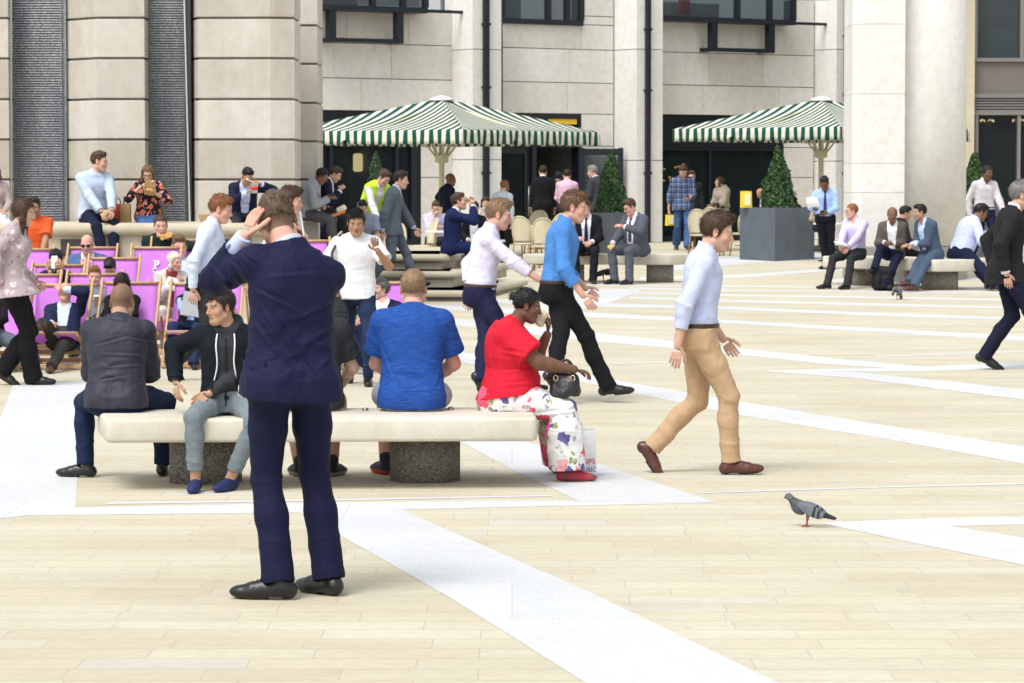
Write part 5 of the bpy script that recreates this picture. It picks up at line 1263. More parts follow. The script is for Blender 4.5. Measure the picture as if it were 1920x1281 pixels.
def umbrella(pxa, pya, D, R, ang, zE, vh, label):
    """market umbrella: apex at the picture point, corner radius R, first corner at plan angle ang, eave height zE"""
    A = at(pxa, pya, D); zb = g(D); r = empty('market_umbrella', (A[0], D, zb), 0, label, 'umbrella', 'striped market umbrellas in front of the café')
    za = A[2] - zb; ze = zE - zb; cs = [V3(R * math.cos(ang + i * math.pi / 2), R * math.sin(ang + i * math.pi / 2), ze) for i in range(4)]
    mb = MB(); uvs = []; n, m_ = 22, 10
    side = np.linalg.norm(cs[1] - cs[0])
    for i in range(4):
        a_, b_ = cs[i], cs[(i + 1) % 4]; o = len(mb.v)
        for q in range(m_ + 1):
            tq = q / m_; c = V3(0, 0, za - .03)
            for p in range(n + 1):
                s_ = p / n; e = a_ * (1 - s_) + b_ * s_; w_ = c * (1 - tq) + e * tq; sag = -.16 * math.sin(math.pi * tq) * (.35 + .65 * math.sin(math.pi * s_)) * (1 if True else 0); w_ = w_ + V3(0, 0, sag + .07 * math.sin(math.pi * tq)); mb.v.append(tuple(w_)); uvs.append(((s_ - .5) * tq * side, tq))
        mb.f += [(o + q * (n + 1) + p, o + (q + 1) * (n + 1) + p, o + (q + 1) * (n + 1) + p + 1, o + q * (n + 1) + p + 1) for q in range(m_) for p in range(n)]
    def uvobj(mb, uvs, name):
        ob = mb.obj(name, M_STRIPE, r, True); L = ob.data.uv_layers.new(name='UVMap')
        for lp in ob.data.loops: L.data[lp.index].uv = uvs[lp.vertex_index]
        ob.modifiers.new('thick', 'SOLIDIFY').thickness = .006; return ob
    uvobj(mb, uvs, 'canopy')
    for i in range(4):
        a_, b_ = cs[i], cs[(i + 1) % 4]; out = nrm((a_ + b_) * V3(1, 1, 0)); vb, uvb = MB(), []; N = 60
        for p in range(N + 1):
            s_ = p / N; e = a_ * (1 - s_) + b_ * s_
            x = abs(s_ - .5); notch = 1 - .55 * math.exp(-((s_ - .36) / .012) ** 2)
            for q in range(4):
                tq = q / 3; w_ = e + out * (.01 + .025 * tq * math.sin(s_ * 55 + i)) + V3(0, 0, -vh * tq * (notch if q == 3 else 1) + .006 * math.sin(s_ * 31) * tq); vb.v.append(tuple(w_)); uvb.append(((s_ - .5) * side, tq))
        vb.f = [(p * 4 + q, (p + 1) * 4 + q, (p + 1) * 4 + q + 1, p * 4 + q + 1) for p in range(N) for q in range(3)]; uvobj(vb, uvb, 'valance')
    sub(MB().lathe((0, 0, za - .05), [(.24, -.02), (.2, .03), (.10, .06), (.03, .075)], 20), 'cap', plain('white_cap', (.8, .8, .78), .5, .03), r, True)
    sub(MB().tube([(0, 0, 0), (0, 0, za - .05)], .055, 14), 'pole', M_CREAM, r, True); zc = ze - .50
    sub(MB().lathe((0, 0, zc - .1), [(.085, 0), (.13, .02), (.13, .16), (.085, .18)], 8), 'collar', M_CREAM, r)
    sub(MB().box((0, 0, .05), (.8, .8, .10), None, .02), 'base', plain('umbrella_base', (.12, .12, .12), .6), r)
    for i in range(4):
        for t in (cs[i], (cs[i] + cs[(i + 1) % 4]) / 2):
            e = t * V3(.26, .26, 0) + V3(0, 0, za - .05 + (ze - za) * .26 - .04)
            sub(MB().tube([V3(0, 0, zc) + nrm(t * V3(1, 1, 0)) * .1, e], .021, 6), 'strut', M_CREAM, r, True); sub(MB().tube([V3(0, 0, za - .12), t * V3(.985, .985, 1) - V3(0, 0, .05)], .022, 6), 'rib', M_CREAM, r, True)
    return r
# --- planters with clipped cones
def leaf_mat():
    t = NT('box_leaves'); a = t.n("ShaderNodeAttribute", attribute_name="Col"); t.base(a.outputs['Color']); t.set(t.b, Roughness=.45); t.b.inputs['Specular IOR Level'].default_value = .4; return t.m
M_LEAF = leaf_mat()
def cone_shrub(px, pytop, D, zb, R, label, n=5200, seed=1):
    rs = np.random.RandomState(seed); top = at(px, pytop, D); h = top[2] - zb; r = empty('cone_shrub', (top[0], D, zb), 0, label, 'shrub', 'clipped cone shrubs in the planters')
    u_ = rs.rand(n) ** 1.0; z = h * (1 - np.sqrt(u_)) ; a = rs.rand(n) * 2 * np.pi; rad = R * (1 - z / h) ** .82 * (1 + .20 * vnoise(np.stack([a * 1.4, z * 4, a * 0], 1), seed) + .12 * vnoise(np.stack([a * 4, z * 11, a * 0], 1), seed + 2)) * (1 - .22 * rs.rand(n) ** 2) + .02
    P = np.stack([rad * np.cos(a), rad * np.sin(a), z], 1); out = np.stack([np.cos(a), np.sin(a), .35 + 0 * a], 1) + rs.randn(n, 3) * .55; out /= np.linalg.norm(out, axis=1)[:, None]
    t1 = np.cross(out, rs.randn(n, 3)); t1 /= np.linalg.norm(t1, axis=1)[:, None]; sz = .040 * (.6 + .7 * rs.rand(n))[:, None]; tip = out * .4 + t1; side = np.cross(tip, out); side /= np.linalg.norm(side, axis=1)[:, None]
    V = np.stack([P - tip * sz * .6, P + side * sz * .42, P + tip * sz * .7, P - side * sz * .42], 1).reshape(-1, 3); Q = np.arange(4 * n).reshape(n, 4)
    c = np.array((.032, .085, .022)) * (.45 + 1.1 * rs.rand(n, 1) ** 1.5) + np.array((.03, .035, .0)) * (rs.rand(n, 1) > .9); c = np.repeat(c, 4, axis=0)
    o = mesh_obj('crown', [(V, Q, c)], M_LEAF, r); o.data.polygons.foreach_set('use_smooth', [False] * len(o.data.polygons))
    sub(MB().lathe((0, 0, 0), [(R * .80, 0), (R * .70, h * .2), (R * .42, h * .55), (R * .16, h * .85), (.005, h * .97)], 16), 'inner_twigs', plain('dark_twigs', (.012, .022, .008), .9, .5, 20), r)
    sub(MB().tube([(0, 0, -.15), (0, 0, h * .3)], .03, 7), 'trunk', plain('bark', (.06, .045, .03), .9), r); return r
def planter(pxc, pyb, D, pxl, pxr, pytop, label, zb=None):
    """square planter with a corner toward the camera at picture column pxc"""
    zb = g(D) if zb is None else zb; c = at(pxc, pyb, D); zt = at(pxc, pytop, D)[2]
    l = at(pxl, pyb, D + .75)[0] - c[0]; r_ = at(pxr, pyb, D + .75)[0] - c[0]; P = [V3(0, 0, 0), V3(r_, .75 if r_ < 1.2 else .55, 0), V3(r_ + l, 1.45, 0), V3(l, .75, 0)]
    r = empty('planter', (c[0], D, zb), 0, label, 'planter', 'grey square planters of the café'); mtl = plain('zinc_grey', (.105, .125, .15), .5, .18, 3, .1, .4)
    sub(MB().prism([p[:2] for p in P], 0, zt - zb, .008), 'box', mtl, r); cen = sum(P) / 4
    sub(MB().prism([(cen + (p - cen) * .93)[:2] for p in P], zt - zb - .02, zt - zb + .006), 'soil', plain('soil', (.03, .02, .014), .95, .4, 40), r); return V3(c[0] + cen[0], D + cen[1], zt)
# --- café furniture
M_WICK = plain('cream_wicker', (.56, .50, .36), .55, .12, 40, 0, .4, .5, 160); M_CANE = wood_mat('cane_legs', (.22, .10, .035), (.33, .17, .07))
def bistro_chair(loc, face, label):
    r = empty('bistro_chair', loc, -math.radians(face), label, 'chair', 'cream wicker bistro chairs of the café')
    mb = MB(); n, m_ = 14, 10; H = .47
    for i in range(n + 1):
        v_ = i / n; wz = .205 * (1 if v_ < .45 else math.sqrt(max(0, 1 - ((v_ - .45) / .55) ** 2.2))) * (.84 + .16 * min(1, v_ / .4))
        for j in range(m_ + 1):
            x = -1 + 2 * j / m_; mb.v.append((x * wz, -.20 - .05 * v_ - .0 + .10 * (x * x) * (wz / .205), .46 + .03 + H * v_))
    mb.f = [(i * (m_ + 1) + j, i * (m_ + 1) + j + 1, (i + 1) * (m_ + 1) + j + 1, (i + 1) * (m_ + 1) + j) for i in range(n) for j in range(m_)]
    b = sub(mb, 'backrest', M_WICK, r, True); b.modifiers.new('t', 'SOLIDIFY').thickness = .02
    rim = [(math.copysign(.205 * abs(math.cos(a)) ** .8, math.cos(a)), -.21 - .045 * max(0, math.sin(a)) + .09 * abs(math.cos(a)), .68 + .275 * math.sin(a)) for a in np.linspace(0, math.pi, 17)]
    sub(MB().tube([(.178, -.10, .45)] + rim + [(-.178, -.10, .45)], .013, 7), 'back_rim', plain('pale_cane', (.60, .53, .36), .5), r, True)
    sub(MB().lathe((0, .0, .43), [(.02, 0), (.20, 0), (.215, .015), (.215, .03), (.2, .042), (.02, .045)], 22), 'seat', M_WICK, r, True)
    for sx, sy in ((-1, 1), (1, 1), (-1, -1), (1, -1)): sub(MB().tube([(sx * .155, sy * .15, .43), (sx * .19, sy * .20, 0)], .014, 7), 'leg', M_CANE, r, True)
    sub(MB().tube([(.17 * math.cos(a), .175 * math.sin(a), .22) for a in np.linspace(0, 2 * math.pi, 19)], .008, 6), 'leg_ring', M_CANE, r, True); return r
def bistro_table(loc, label, ztop=.74, rr=.36):
    r = empty('bistro_table', loc, 0, label, 'table', 'white topped café tables'); sub(MB().lathe((0, 0, ztop - .035), [(.02, 0), (rr, 0), (rr + .006, .015), (rr, .035), (.02, .035)], 28), 'tabletop', plain('white_laminate', (.74, .73, .70), .35, .04), r)
    sub(MB().tube([(0, 0, .03), (0, 0, ztop - .03)], .035, 10), 'pedestal', M_NAVY, r, True); sub(MB().lathe((0, 0, 0), [(.26, 0), (.26, .02), (.06, .05)], 20), 'foot', M_NAVY, r, True); return r
# --- pigeons
def pigeon(loc, face, label, k=1.0, peck=False, tone=1.0):
    f = Sdf(.003); P = lambda x, y, z: V3(x, y, z) * k; hd = P(0, .145, .262) if not peck else P(0, .20, .06)
    f.loft([(P(0, -.13, .125), (1, 0, 0), (0, .35, .95), .030 * k, .018 * k), (P(0, -.07, .145), (1, 0, 0), (0, .4, .92), .052 * k, .042 * k), (P(0, .0, .165), (1, 0, 0), (0, .45, .9), .066 * k, .058 * k), (P(0, .07, .185), (1, 0, 0), (0, .6, .8), .056 * k, .055 * k), (P(0, .115, .21), (1, 0, 0), (0, .8, .6), .030 * k, .030 * k)], 2.1, .02)
    f.ell(P(0, .065, .18), V3(.055, .055, .055) * k, None, .03); f.rc(P(0, .09, .20), hd, .034 * k, .022 * k, .03); f.ell(hd + V3(0, .005, 0), V3(.021, .027, .023) * k, None, .012)
    b0 = hd + V3(0, .017, -.004) * k; f.rc(b0, b0 + V3(0, .024, -.010 if not peck else -.02) * k, .0065 * k, .0045 * k, .004)
    f.loft([(P(0, -.10, .135), (1, 0, 0), (0, .3, .95), .04 * k, .015 * k), (P(0, -.245, .085), (1, 0, 0), (0, .3, .95), .034 * k, .007 * k)], 2.6, .02)
    v, q = biggest(*f.build()); dz = V3(0, 0, -.034 * k); n = vnormals(v, q); c = np.tile(np.array((.12, .135, .17)) * tone, (len(v), 1)); nk = (v[:, 1] > .075 * k) & (v[:, 2] > .19 * k) if not peck else (v[:, 1] > .10 * k)
    c[nk] = np.array((.07, .10, .095)) * tone; c[np.linalg.norm(v - hd, axis=1) < .033 * k] = np.array((.17, .18, .21)) * tone; c[v[:, 1] < -.20 * k] = (.03, .03, .035); c[(v[:, 1] > hd[1] + .027 * k)] = (.05, .045, .045)
    for s_ in (-1, 1):
        e = hd + V3(s_ * .019, .012, .006) * k; c[np.linalg.norm(v - e, axis=1) < .0055 * k] = (.25, .07, .01)
    c *= (1 + .12 * vnoise(v * 70))[:, None]
    o = mesh_obj('pigeon', [(v + dz, q, c)], attr_mat('feathers', .6, .3, .2, 60)); o.location = loc; o.rotation_euler = (0, 0, -math.radians(face)); tag(o, label, 'pigeon', 'pigeons on the paving')
    for s_ in (-1, 1):
        w_ = Sdf(.004); Rw = rx(.42) @ rz(s_ * .10); w_.ell(P(s_ * .058, -.03, .165), V3(.014, .115, .045) * k, Rw, .01); w_.loft([(P(s_ * .052, -.09, .14), (1, 0, 0), (0, .3, .95), .010 * k, .026 * k), (P(s_ * .030, -.215, .10), (1, 0, 0), (0, .3, .95), .008 * k, .009 * k)], 2.2, .02)
        v, q = w_.build(); cc = np.tile(np.array((.19, .21, .25)) * tone, (len(v), 1)); yy = v[:, 1] / k
        bar = (np.abs(yy + .055 + .25 * (v[:, 2] / k - .15)) < .010) | (np.abs(yy + .095 + .25 * (v[:, 2] / k - .15)) < .010) | (yy < -.13); cc[bar] = (.028, .028, .034); cc *= (1 + .15 * vnoise(v * 60, 3))[:, None]
        mesh_obj('wing', [(v + dz, q, cc)], attr_mat('feathers', .6, .3, .2, 60), o)
        lg = MB(); x = s_ * .022; lg.tube([P(x, .0, .10), P(x, .005, .05)], [.013 * k, .006 * k], 7); lg.tube([P(x, .005, .055), P(x, .012, .006)], .0045 * k, 6)
        for a in (-.5, 0, .5): lg.tube([P(x, .012, .006), P(x + .035 * math.sin(a), .012 + .035 * math.cos(a), .004)], .0035 * k, 5)
        lg.tube([P(x, .012, .006), P(x, -.012, .004)], .0035 * k, 5); sub(lg, 'leg', plain('pigeon_leg', (.40, .10, .09), .6, .1), o, True)
    return o
# --- small carried things
def cup(loc, label, h=.11, r=.042, c=(.80, .79, .75), band=None, rot=None, lid=False):
    mb = MB().lathe((0, 0, 0), [(r * .72, 0), (r * .98, h * .97), (r * 1.05, h * .98), (r * 1.05, h), (r * .95, h), (r * .7, .01)], 18); o = place(mb, 'paper_cup', plain('paper_cup', c, .6, .05), loc, label, 'cup', None, True, rot)
    if band: sub(MB().lathe((0, 0, 0), [(r * .805, h * .3), (r * .93, h * .68)], 18), 'printed_band', plain('cup_band', band, .6, .2, 90), o, True)
    if lid: sub(MB().lathe((0, 0, h), [(r * 1.08, -.008), (r * 1.08, .004), (r * .9, .012), (r * .2, .013)], 18), 'lid', plain('cup_lid', (.75, .74, .72), .4, 0), o, True)
    return o
def phone(loc, rot, label, c=(.02, .02, .022)):
    o = place(MB().box((0, 0, 0), (.072, .009, .145), None, .004), 'phone', plain('phone_case', c, .3, 0), loc, label, 'phone', None, False, rot); sub(MB().box((0, .0048, 0), (.064, .001, .128)), 'screen', plain('phone_screen', (.03, .035, .045), .1, 0), o); return o
def food(loc, label, size=(.10, .06, .06), c=(.55, .40, .2), name='sandwich', rot=None, seed=0, cat='food'):
    f = Sdf(.006); f.box((0, 0, 0), V3(size) / 2, None, min(size) * .35); v, q = f.build(); n = vnormals(v, q); v = v + n * (.010 * vnoise(v * 45 + seed, seed))[:, None]
    o = mesh_obj(name, [(v, q, None)], plain(name + '_stuff', c, .7, .35, 40)); o.location = loc
    if rot is not None: o.rotation_euler = rot
    return tag(o, label, cat)
def foodbox(loc, label, c=(.78, .77, .74), w=.17, h=.05, rot=0, lidded=True, name='takeaway_box'):
    r = empty(name, loc, rot, label, 'food box'); pts = lambda a: [(-a, -a * .7), (a, -a * .7), (a, a * .7), (-a, a * .7)]; mb = MB()
    v = [(*p, 0) for p in pts(w * .40)] + [(*p, h) for p in pts(w * .5)] + [(*p, h) for p in pts(w * .46)] + [(*p, .006) for p in pts(w * .37)]; mb.add(v, [(3, 2, 1, 0)] + [(i, (i + 1) % 4, 4 + (i + 1) % 4, 4 + i) for i in range(4)] + [(4 + i, 4 + (i + 1) % 4, 8 + (i + 1) % 4, 8 + i) for i in range(4)] + [(8 + i, 8 + (i + 1) % 4, 12 + (i + 1) % 4, 12 + i) for i in range(4)] + [(12, 13, 14, 15)])
    sub(mb, 'tray', plain('food_tray', c, .7, .05), r)
    if lidded: sub(MB().add([(-w * .5, w * .35, h), (w * .5, w * .35, h), (w * .45, w * .62, h + w * .5), (-w * .45, w * .62, h + w * .5), (-w * .5, w * .35 + .006, h), (w * .5, w * .35 + .006, h), (w * .45, w * .62 + .006, h + w * .5), (-w * .45, w * .62 + .006, h + w * .5)], [(0, 1, 2, 3), (7, 6, 5, 4), (0, 4, 5, 1), (3, 2, 6, 7)]), 'open_lid', plain('food_tray', c, .7, .05), r)
    sub(MB().box((0, 0, h * .75), (w * .7, w * .45, h * .6), None, h * .2), 'filling', plain('food_filling', (.45, .27, .09), .7, .5, 50), r); return r
def paper_bag(loc, label, w, d, h, c, rot=0, handles=True, handle_c=(.05, .035, .02), stripe=None, name='paper_bag', cat='bag'):
    r = empty(name, loc, rot, label, cat); v = []; n = 6
    for i in range(n + 1):
        t = i / n; dd = d * (1 - .25 * t); o_ = .008 * math.sin(3 * t + w * 20); v += [(-w / 2, -dd / 2 + o_, h * t), (0, -dd / 2 - .012 * math.sin(math.pi * t) + o_, h * t), (w / 2, -dd / 2 + o_, h * t), (w / 2 - .01 * math.sin(math.pi * t), 0, h * t), (w / 2, dd / 2 + o_, h * t), (-w / 2, dd / 2 + o_, h * t), (-w / 2 + .01 * math.sin(math.pi * t), 0, h * t)]
    m_ = 7; mb = MB(); mb.v = v; mb.f = [(i * m_ + j, i * m_ + (j + 1) % m_, (i + 1) * m_ + (j + 1) % m_, (i + 1) * m_ + j) for i in range(n) for j in range(m_)] + [tuple(range(m_ - 1, -1, -1))]
    sub(mb, 'bag_body', plain('bag_paper', c, .75, .08, 12), r)
    if handles:
        for sy in (-1, 1): sub(MB().tube([(w * .22 * math.cos(a), sy * d * .36, h - .01 + .09 * math.sin(a)) for a in np.linspace(0, math.pi, 9)], .005, 6), 'handle', plain('bag_handle', handle_c, .7, 0), r, True)
    if stripe: sub(MB().box((0, -d / 2 - .016, h * .5), (w * .6, .004, h * .7)), 'printed_panel', plain('bag_print', stripe, .7, .1), r)
    return r
def handbag(loc, rot, label, w=.30, h=.20, d=.13, c=(.012, .012, .013), strap=True, rough=.35, buckle=True):
    r = empty('handbag', loc, rot, label, 'handbag'); f = Sdf(.006); f.loft([(V3(0, 0, 0), (1, 0, 0), (0, 1, 0), w * .46, d * .5), (V3(0, 0, h * .25), (1, 0, 0), (0, 1, 0), w * .5, d * .52), (V3(0, 0, h * .7), (1, 0, 0), (0, 1, 0), w * .43, d * .36), (V3(0, 0, h), (1, 0, 0), (0, 1, 0), w * .36, d * .16)], 2.8, .01)
    v, q = f.build(); v = relax(v, q, 3); n = vnormals(v, q); v = v + n * (.010 * vnoise(v * 16) + .004 * vnoise(v * 42, 2))[:, None]; mesh_obj('bag_body', [(v, q, None)], plain('leather', c, rough, .15, 30, 0, .5, .3, 120), r)
    for sy in (-1, 1): sub(MB().tube([(w * .27 * math.cos(a), sy * d * .15, h * .9 + h * .75 * math.sin(a)) for a in np.linspace(0, math.pi, 13)], .008, 7), 'handle', plain('leather', c, rough, .15, 30, 0, .5, .3, 120), r, True)
    if buckle:
        for sx in (-1, 1): sub(MB().tube([(sx * w * .27 + .014 * math.cos(a), -d * .3, h * .85 + .018 * math.sin(a)) for a in np.linspace(0, 2 * math.pi, 11)], .004, 6), 'ring', plain('pale_gold', (.65, .55, .35), .3, 0, 9, .9), r, True)
    return r
def text_mesh(txt, size, m, parent, loc, rot):
    cu = bpy.data.curves.new('printed_text', 'FONT'); cu.body = txt; cu.size = size; cu.extrude = .0008; t_ = bpy.data.objects.new('t', cu); COL.objects.link(t_); dg = bpy.context.evaluated_depsgraph_get(); me = bpy.data.meshes.new_from_object(t_.evaluated_get(dg)); bpy.data.objects.remove(t_)
    o = bpy.data.objects.new('printed_text', me); me.materials.clear(); me.materials.append(m); COL.objects.link(o); o.parent = parent; o.location = loc; o.rotation_euler = rot; return o
# ------------------------------------------------------------------ café props in place
UMB1 = umbrella(828, 182, 62, 3.10, math.radians(8.7) - 0, 2.80, .26, 'green and cream striped umbrella nearer the stone piers, its pole beside a seated man')
UMB2 = umbrella(1540, 183, 66, 3.05, math.radians(1.5), 2.92, .26, 'green and cream striped umbrella partly hidden behind the square stone pier')
pc = planter(1453, 470, 61.5, 1387, 1527, 390, 'grey square planter with a yellow paper bag standing on its rim')
cone_shrub(1459, 272, pc[1], pc[2], .37, 'dark green clipped cone shrub in the planter beside the yellow bag', seed=3)
pc2 = planter(1150, 470, 62.5, 1096, 1200, 399, 'grey square planter behind the seated man in a black suit')
cone_shrub(1146, 279, pc2[1], pc2[2], .33, 'dark green clipped cone shrub by the open café door', seed=5)
pc3 = planter(1836, 470, 63.0, 1806, 1880, 385, 'grey planter mostly hidden behind the round column')
cone_shrub(1828, 283, pc3[1], pc3[2], .33, 'clipped cone shrub at the edge of the round column', seed=7)
cone_shrub(705, 283, 66.5, 1.2, .26, 'slim clipped shrub in front of the dark shop window', seed=9, n=2500)
pl4 = planter(703, 470, 66.0, 670, 740, 380, 'grey planter under the slim shrub by the dark shop window')
paper_bag(pc - V3(.62, .15, .0), 'yellow and white paper bag standing on the grey planter', .2, .12, .32, (.80, .62, .03), .35, False, stripe=(.86, .84, .62))
def chair_at(px, D, face, label): p = at(px, 400, D); return bistro_chair((p[0], D, g(D)), face, label)
chair_at(797, 57.5, 250, 'cream bistro chair left of the man reading at the table'); chair_at(985, 59, 30, 'cream bistro chair with its rounded back between the two walking men')
chair_at(1020, 57.5, 5, 'cream bistro chair just right of its twin between the walking men'); chair_at(1052, 60.5, 350, 'cream bistro chair behind the head of the man in blue')
chair_at(1313, 62.8, 20, 'cream bistro chair at the elbow of the woman in the scarf'); chair_at(1336, 63.8, 15, 'cream bistro chair behind the handbag of the woman in the scarf'); chair_at(1394, 63.4, 330, 'cream bistro chair half hidden by the planter with the yellow bag')
chair_at(1585, 60.5, 300, 'cream bistro chair behind the man in the lilac shirt'); chair_at(735, 54, 200, 'cream bistro chair under the man in the yellow vest'); chair_at(1005, 62, 200, 'cream bistro chair facing out by the café door')
chair_at(838, 60.3, 180, 'cream bistro chair behind the umbrella pole'); chair_at(612, 48.5, 270, 'cream bistro chair behind the man in the navy blazer')
for px, D, lab in ((835, 57.2, 'white café table where the man in glasses eats'), (1030, 60.2, 'white café table between the bistro chairs'), (1420, 63.2, 'white café table behind the planter with the yellow bag'), (1560, 61.5, 'white café table behind the man in the tie'), (905, 51.5, 'white café table beside the woman covering her mouth')):
    p = at(px, 400, D); bistro_table((p[0], D, g(D)), lab)
# ------------------------------------------------------------------ deck chairs
DC = [(107, 535, 31.6, 'purple deck chair of the old man covering his face', {}), (-14, 548, 31.4, 'purple deck chair cut by the edge of the photo', {}), (237, 531, 31.8, 'purple deck chair behind the bald man in the navy jacket', {}), (368, 533, 31.8, 'purple deck chair of the woman reading in sunglasses', {}),
      (735, 531, 31.6, 'purple deck chair of the reclining grey haired man', {}), (168, 515, 33.6, 'purple deck chair of the ginger man with a cup', {}), (52, 516, 33.8, 'purple deck chair behind the walking woman', {}), (100, 498, 35.4, 'purple deck chair of the man holding a phone', {}), (206, 485, 36.2, 'purple deck chair of the man whose black hair shows only', {}),
      (286, 465, 37.4, 'purple deck chair with a white letter P on its back', dict(logo=True)), (44, 468, 37.2, 'purple deck chair in front of the man in orange', {}), (165, 465, 37.8, 'purple deck chair of the bald man in sunglasses', {}), (322, 451, 39.0, 'purple deck chair behind the one with the letter P', {}), (405, 482, 36.4, 'purple deck chair behind the walker with ginger hair', {}), (568, 452, 38.2, 'purple deck chair behind the shoulder of the man in the navy suit', {}), (322, 533, 34.0, 'purple deck chair of the grey haired woman with a magazine', {}), (640, 533, 31.6, 'purple deck chair beside the reclining man', {})]
for px, py, D, lab, kw in DC: deck_chair(px, py, D, lab, **kw)
# ------------------------------------------------------------------ pigeons
p = gnd(1515, 988); pigeon(p, 285, 'grey pigeon walking alone on the pale paving', .72, tone=.8)
p = gnd(1684, 562); pigeon(p, 20, 'small grey pigeon before the backpack under the far bench', .95, True)
p = gnd(1130, 526); pigeon(p + V3(0, -.2, 0), 100, 'dark pigeon at the shoes of the man in the grey suit', 1.0, True, .35)
# ------------------------------------------------------------------ cloths
NAVY = cloth('navy_wool', (.0068, .0088, .038), .75, .1, 6, .2); NAVYT = cloth('navy_trouser_wool', (.0062, .0080, .033), .8, .1, 6, .2); WHITE = cloth('white_cotton', (.74, .75, .80)); PALEB = cloth('pale_blue_cotton', (.50, .58, .80)); LILAC = cloth('lilac_cotton', (.55, .50, .74)); BLACK = cloth('black_cloth', (.010, .010, .012)); CHAR = cloth('charcoal_cloth', (.030, .031, .035)); GREYS = cloth('grey_suit_wool', (.085, .095, .12)); BLUEG = cloth('blue_grey_suit', (.062, .092, .14)); DENIM = cloth('blue_denim', (.055, .115, .27), .9, .35, 8); DDENIM = cloth('dark_denim', (.018, .030, .075), .9, .3, 9); LGREY = cloth('light_grey_jersey', (.36, .38, .42)); TAN = cloth('tan_chino', (.50, .34, .205)); PINK = cloth('pink_cotton', (.66, .43, .56)); BROWNW = cloth('brown_tweed', (.105, .088, .072), .9, .25, 60)
RED = cloth('red_cotton', (.58, .016, .036), .85, .1, 10); JOG = cloth('grey_green_jersey', (.17, .205, .225), .9, .15, 14)
def heather():
    t = NT('blue_heather_jersey'); n = t.noise(t.coord(scale=(6, 6, 70)), 3, 4, .7); t.base(t.ramp(n.outputs[0], [(.32, (.011, .042, .19)), (.5, (.016, .068, .29)), (.7, (.034, .108, .39))])); t.set(t.b, Roughness=.85); t.b.inputs['Specular IOR Level'].default_value = .15; t.bump(n.outputs[0], .2, .003); return t.m
def floral(name, ground, cols, scale, cover=.5, seed=0):
    t = NT(name); v = t.coord(loc=(seed, 0, 0)); nd = t.noise(v, 16, 3); va = t.mix(.05, v, nd.outputs['Color']); c = None; base = ground
    for i, (col, th, sc) in enumerate(cols):
        vo = t.n("ShaderNodeTexVoronoi"); vo.inputs['Scale'].default_value = scale * sc; mp = t.n("ShaderNodeMapping"); mp.inputs['Location'].default_value = (i * 3.7, i * 1.9, i * 2.3); t.l(va, mp.inputs['Vector']); t.l(mp.outputs[0], vo.inputs['Vector'])
        pt = t.noise(mp.outputs[0], scale * sc * 3.2, 2); d = t.math('ADD', vo.outputs['Distance'], t.math('MULTIPLY', t.math('SUBTRACT', pt.outputs[0], .5), .6)); m_ = t.ramp(d, [(th, 1.0), (th + .03, 0.0)]); shade = t.ramp(t.noise(v, scale * sc * 4, 3).outputs[0], [(.3, tuple(x * .6 for x in col)), (.7, tuple(min(1, x * 1.35) for x in col))]); base = t.mix(m_, base, shade)
    t.base(base); t.set(t.b, Roughness=.85); t.b.inputs['Specular IOR Level'].default_value = .15; return t.m
FLW = floral('white_floral_cotton', (.74, .73, .72), [((.30, .34, .14), .25, 1.25), ((.13, .12, .32), .30, 1.0), ((.68, .10, .17), .42, .72), ((.78, .36, .38), .27, .72), ((.42, .42, .46), .16, 1.6)], 8.0); FLD = floral('dark_floral_blouse', (.014, .012, .018), [((.50, .13, .06), .36, 1.0), ((.62, .30, .30), .30, 1.2), ((.60, .42, .38), .16, 1.0)], 11)
MAUVE = floral('mauve_print', (.42, .34, .36), [((.60, .52, .52), .3, 1), ((.30, .22, .26), .2, 1.3)], 12); BWF = floral('black_white_print', (.02, .02, .03), [((.7, .7, .7), .3, 1)], 22)
def plaid():
    t = NT('blue_plaid_flannel'); tc = t.coord(); sp = t.n("ShaderNodeSeparateXYZ"); t.l(tc, sp.inputs[0])
    def st(s_, per, w_): return t.math('LESS_THAN', t.math('FRACT', t.math('MULTIPLY', s_, 1 / per)), w_)
    a = st(sp.outputs['X'], .105, .42); b = st(sp.outputs['Z'], .105, .42); wx = st(sp.outputs['X'], .105, .10); wz = st(sp.outputs['Z'], .105, .10)
    c = t.mix(t.math('MULTIPLY', t.math('ADD', a, b), .5), (.055, .095, .22), (.010, .018, .06)); c = t.mix(t.math('MULTIPLY', t.math('ADD', wx, wz), .42), c, (.55, .60, .68)); t.base(c); t.set(t.b, Roughness=.9); return t.m
PLAID = plaid()
SH = dict(kind='lace'); BLK = dict(kind='lace', colour=(.008, .008, .009), sole=(.01, .009, .008)); BRN = dict(kind='lace', colour=(.085, .03, .018), sole=(.03, .018, .012))
suit = lambda m, **k: dict(dict(mat=m, collar=True, open_=(.012, .34, .088), cuffs=.05, flare=.1, mina=.150, hem=-.26), **k)
ssuit = lambda m, **k: dict(dict(mat=m, collar=True, open_=(.06, .1, .085), cuffs=.05, mina=.165, hem=-.14), **k)
shirt = lambda m, **k: dict(dict(mat=m, collar=True), **k)
tee = lambda m, **k: dict(dict(mat=m, sleeve='short', name='t_shirt'), **k)
tr = lambda m, **k: dict(dict(mat=m), **k)
LP, ONLY = [], globals().get('ONLY_')
def P_(label, *a, **kw):
    if ONLY is not None and not any(o in label for o in ONLY): return None
    p = Person(label, *a, **kw); LP.append(p); return p
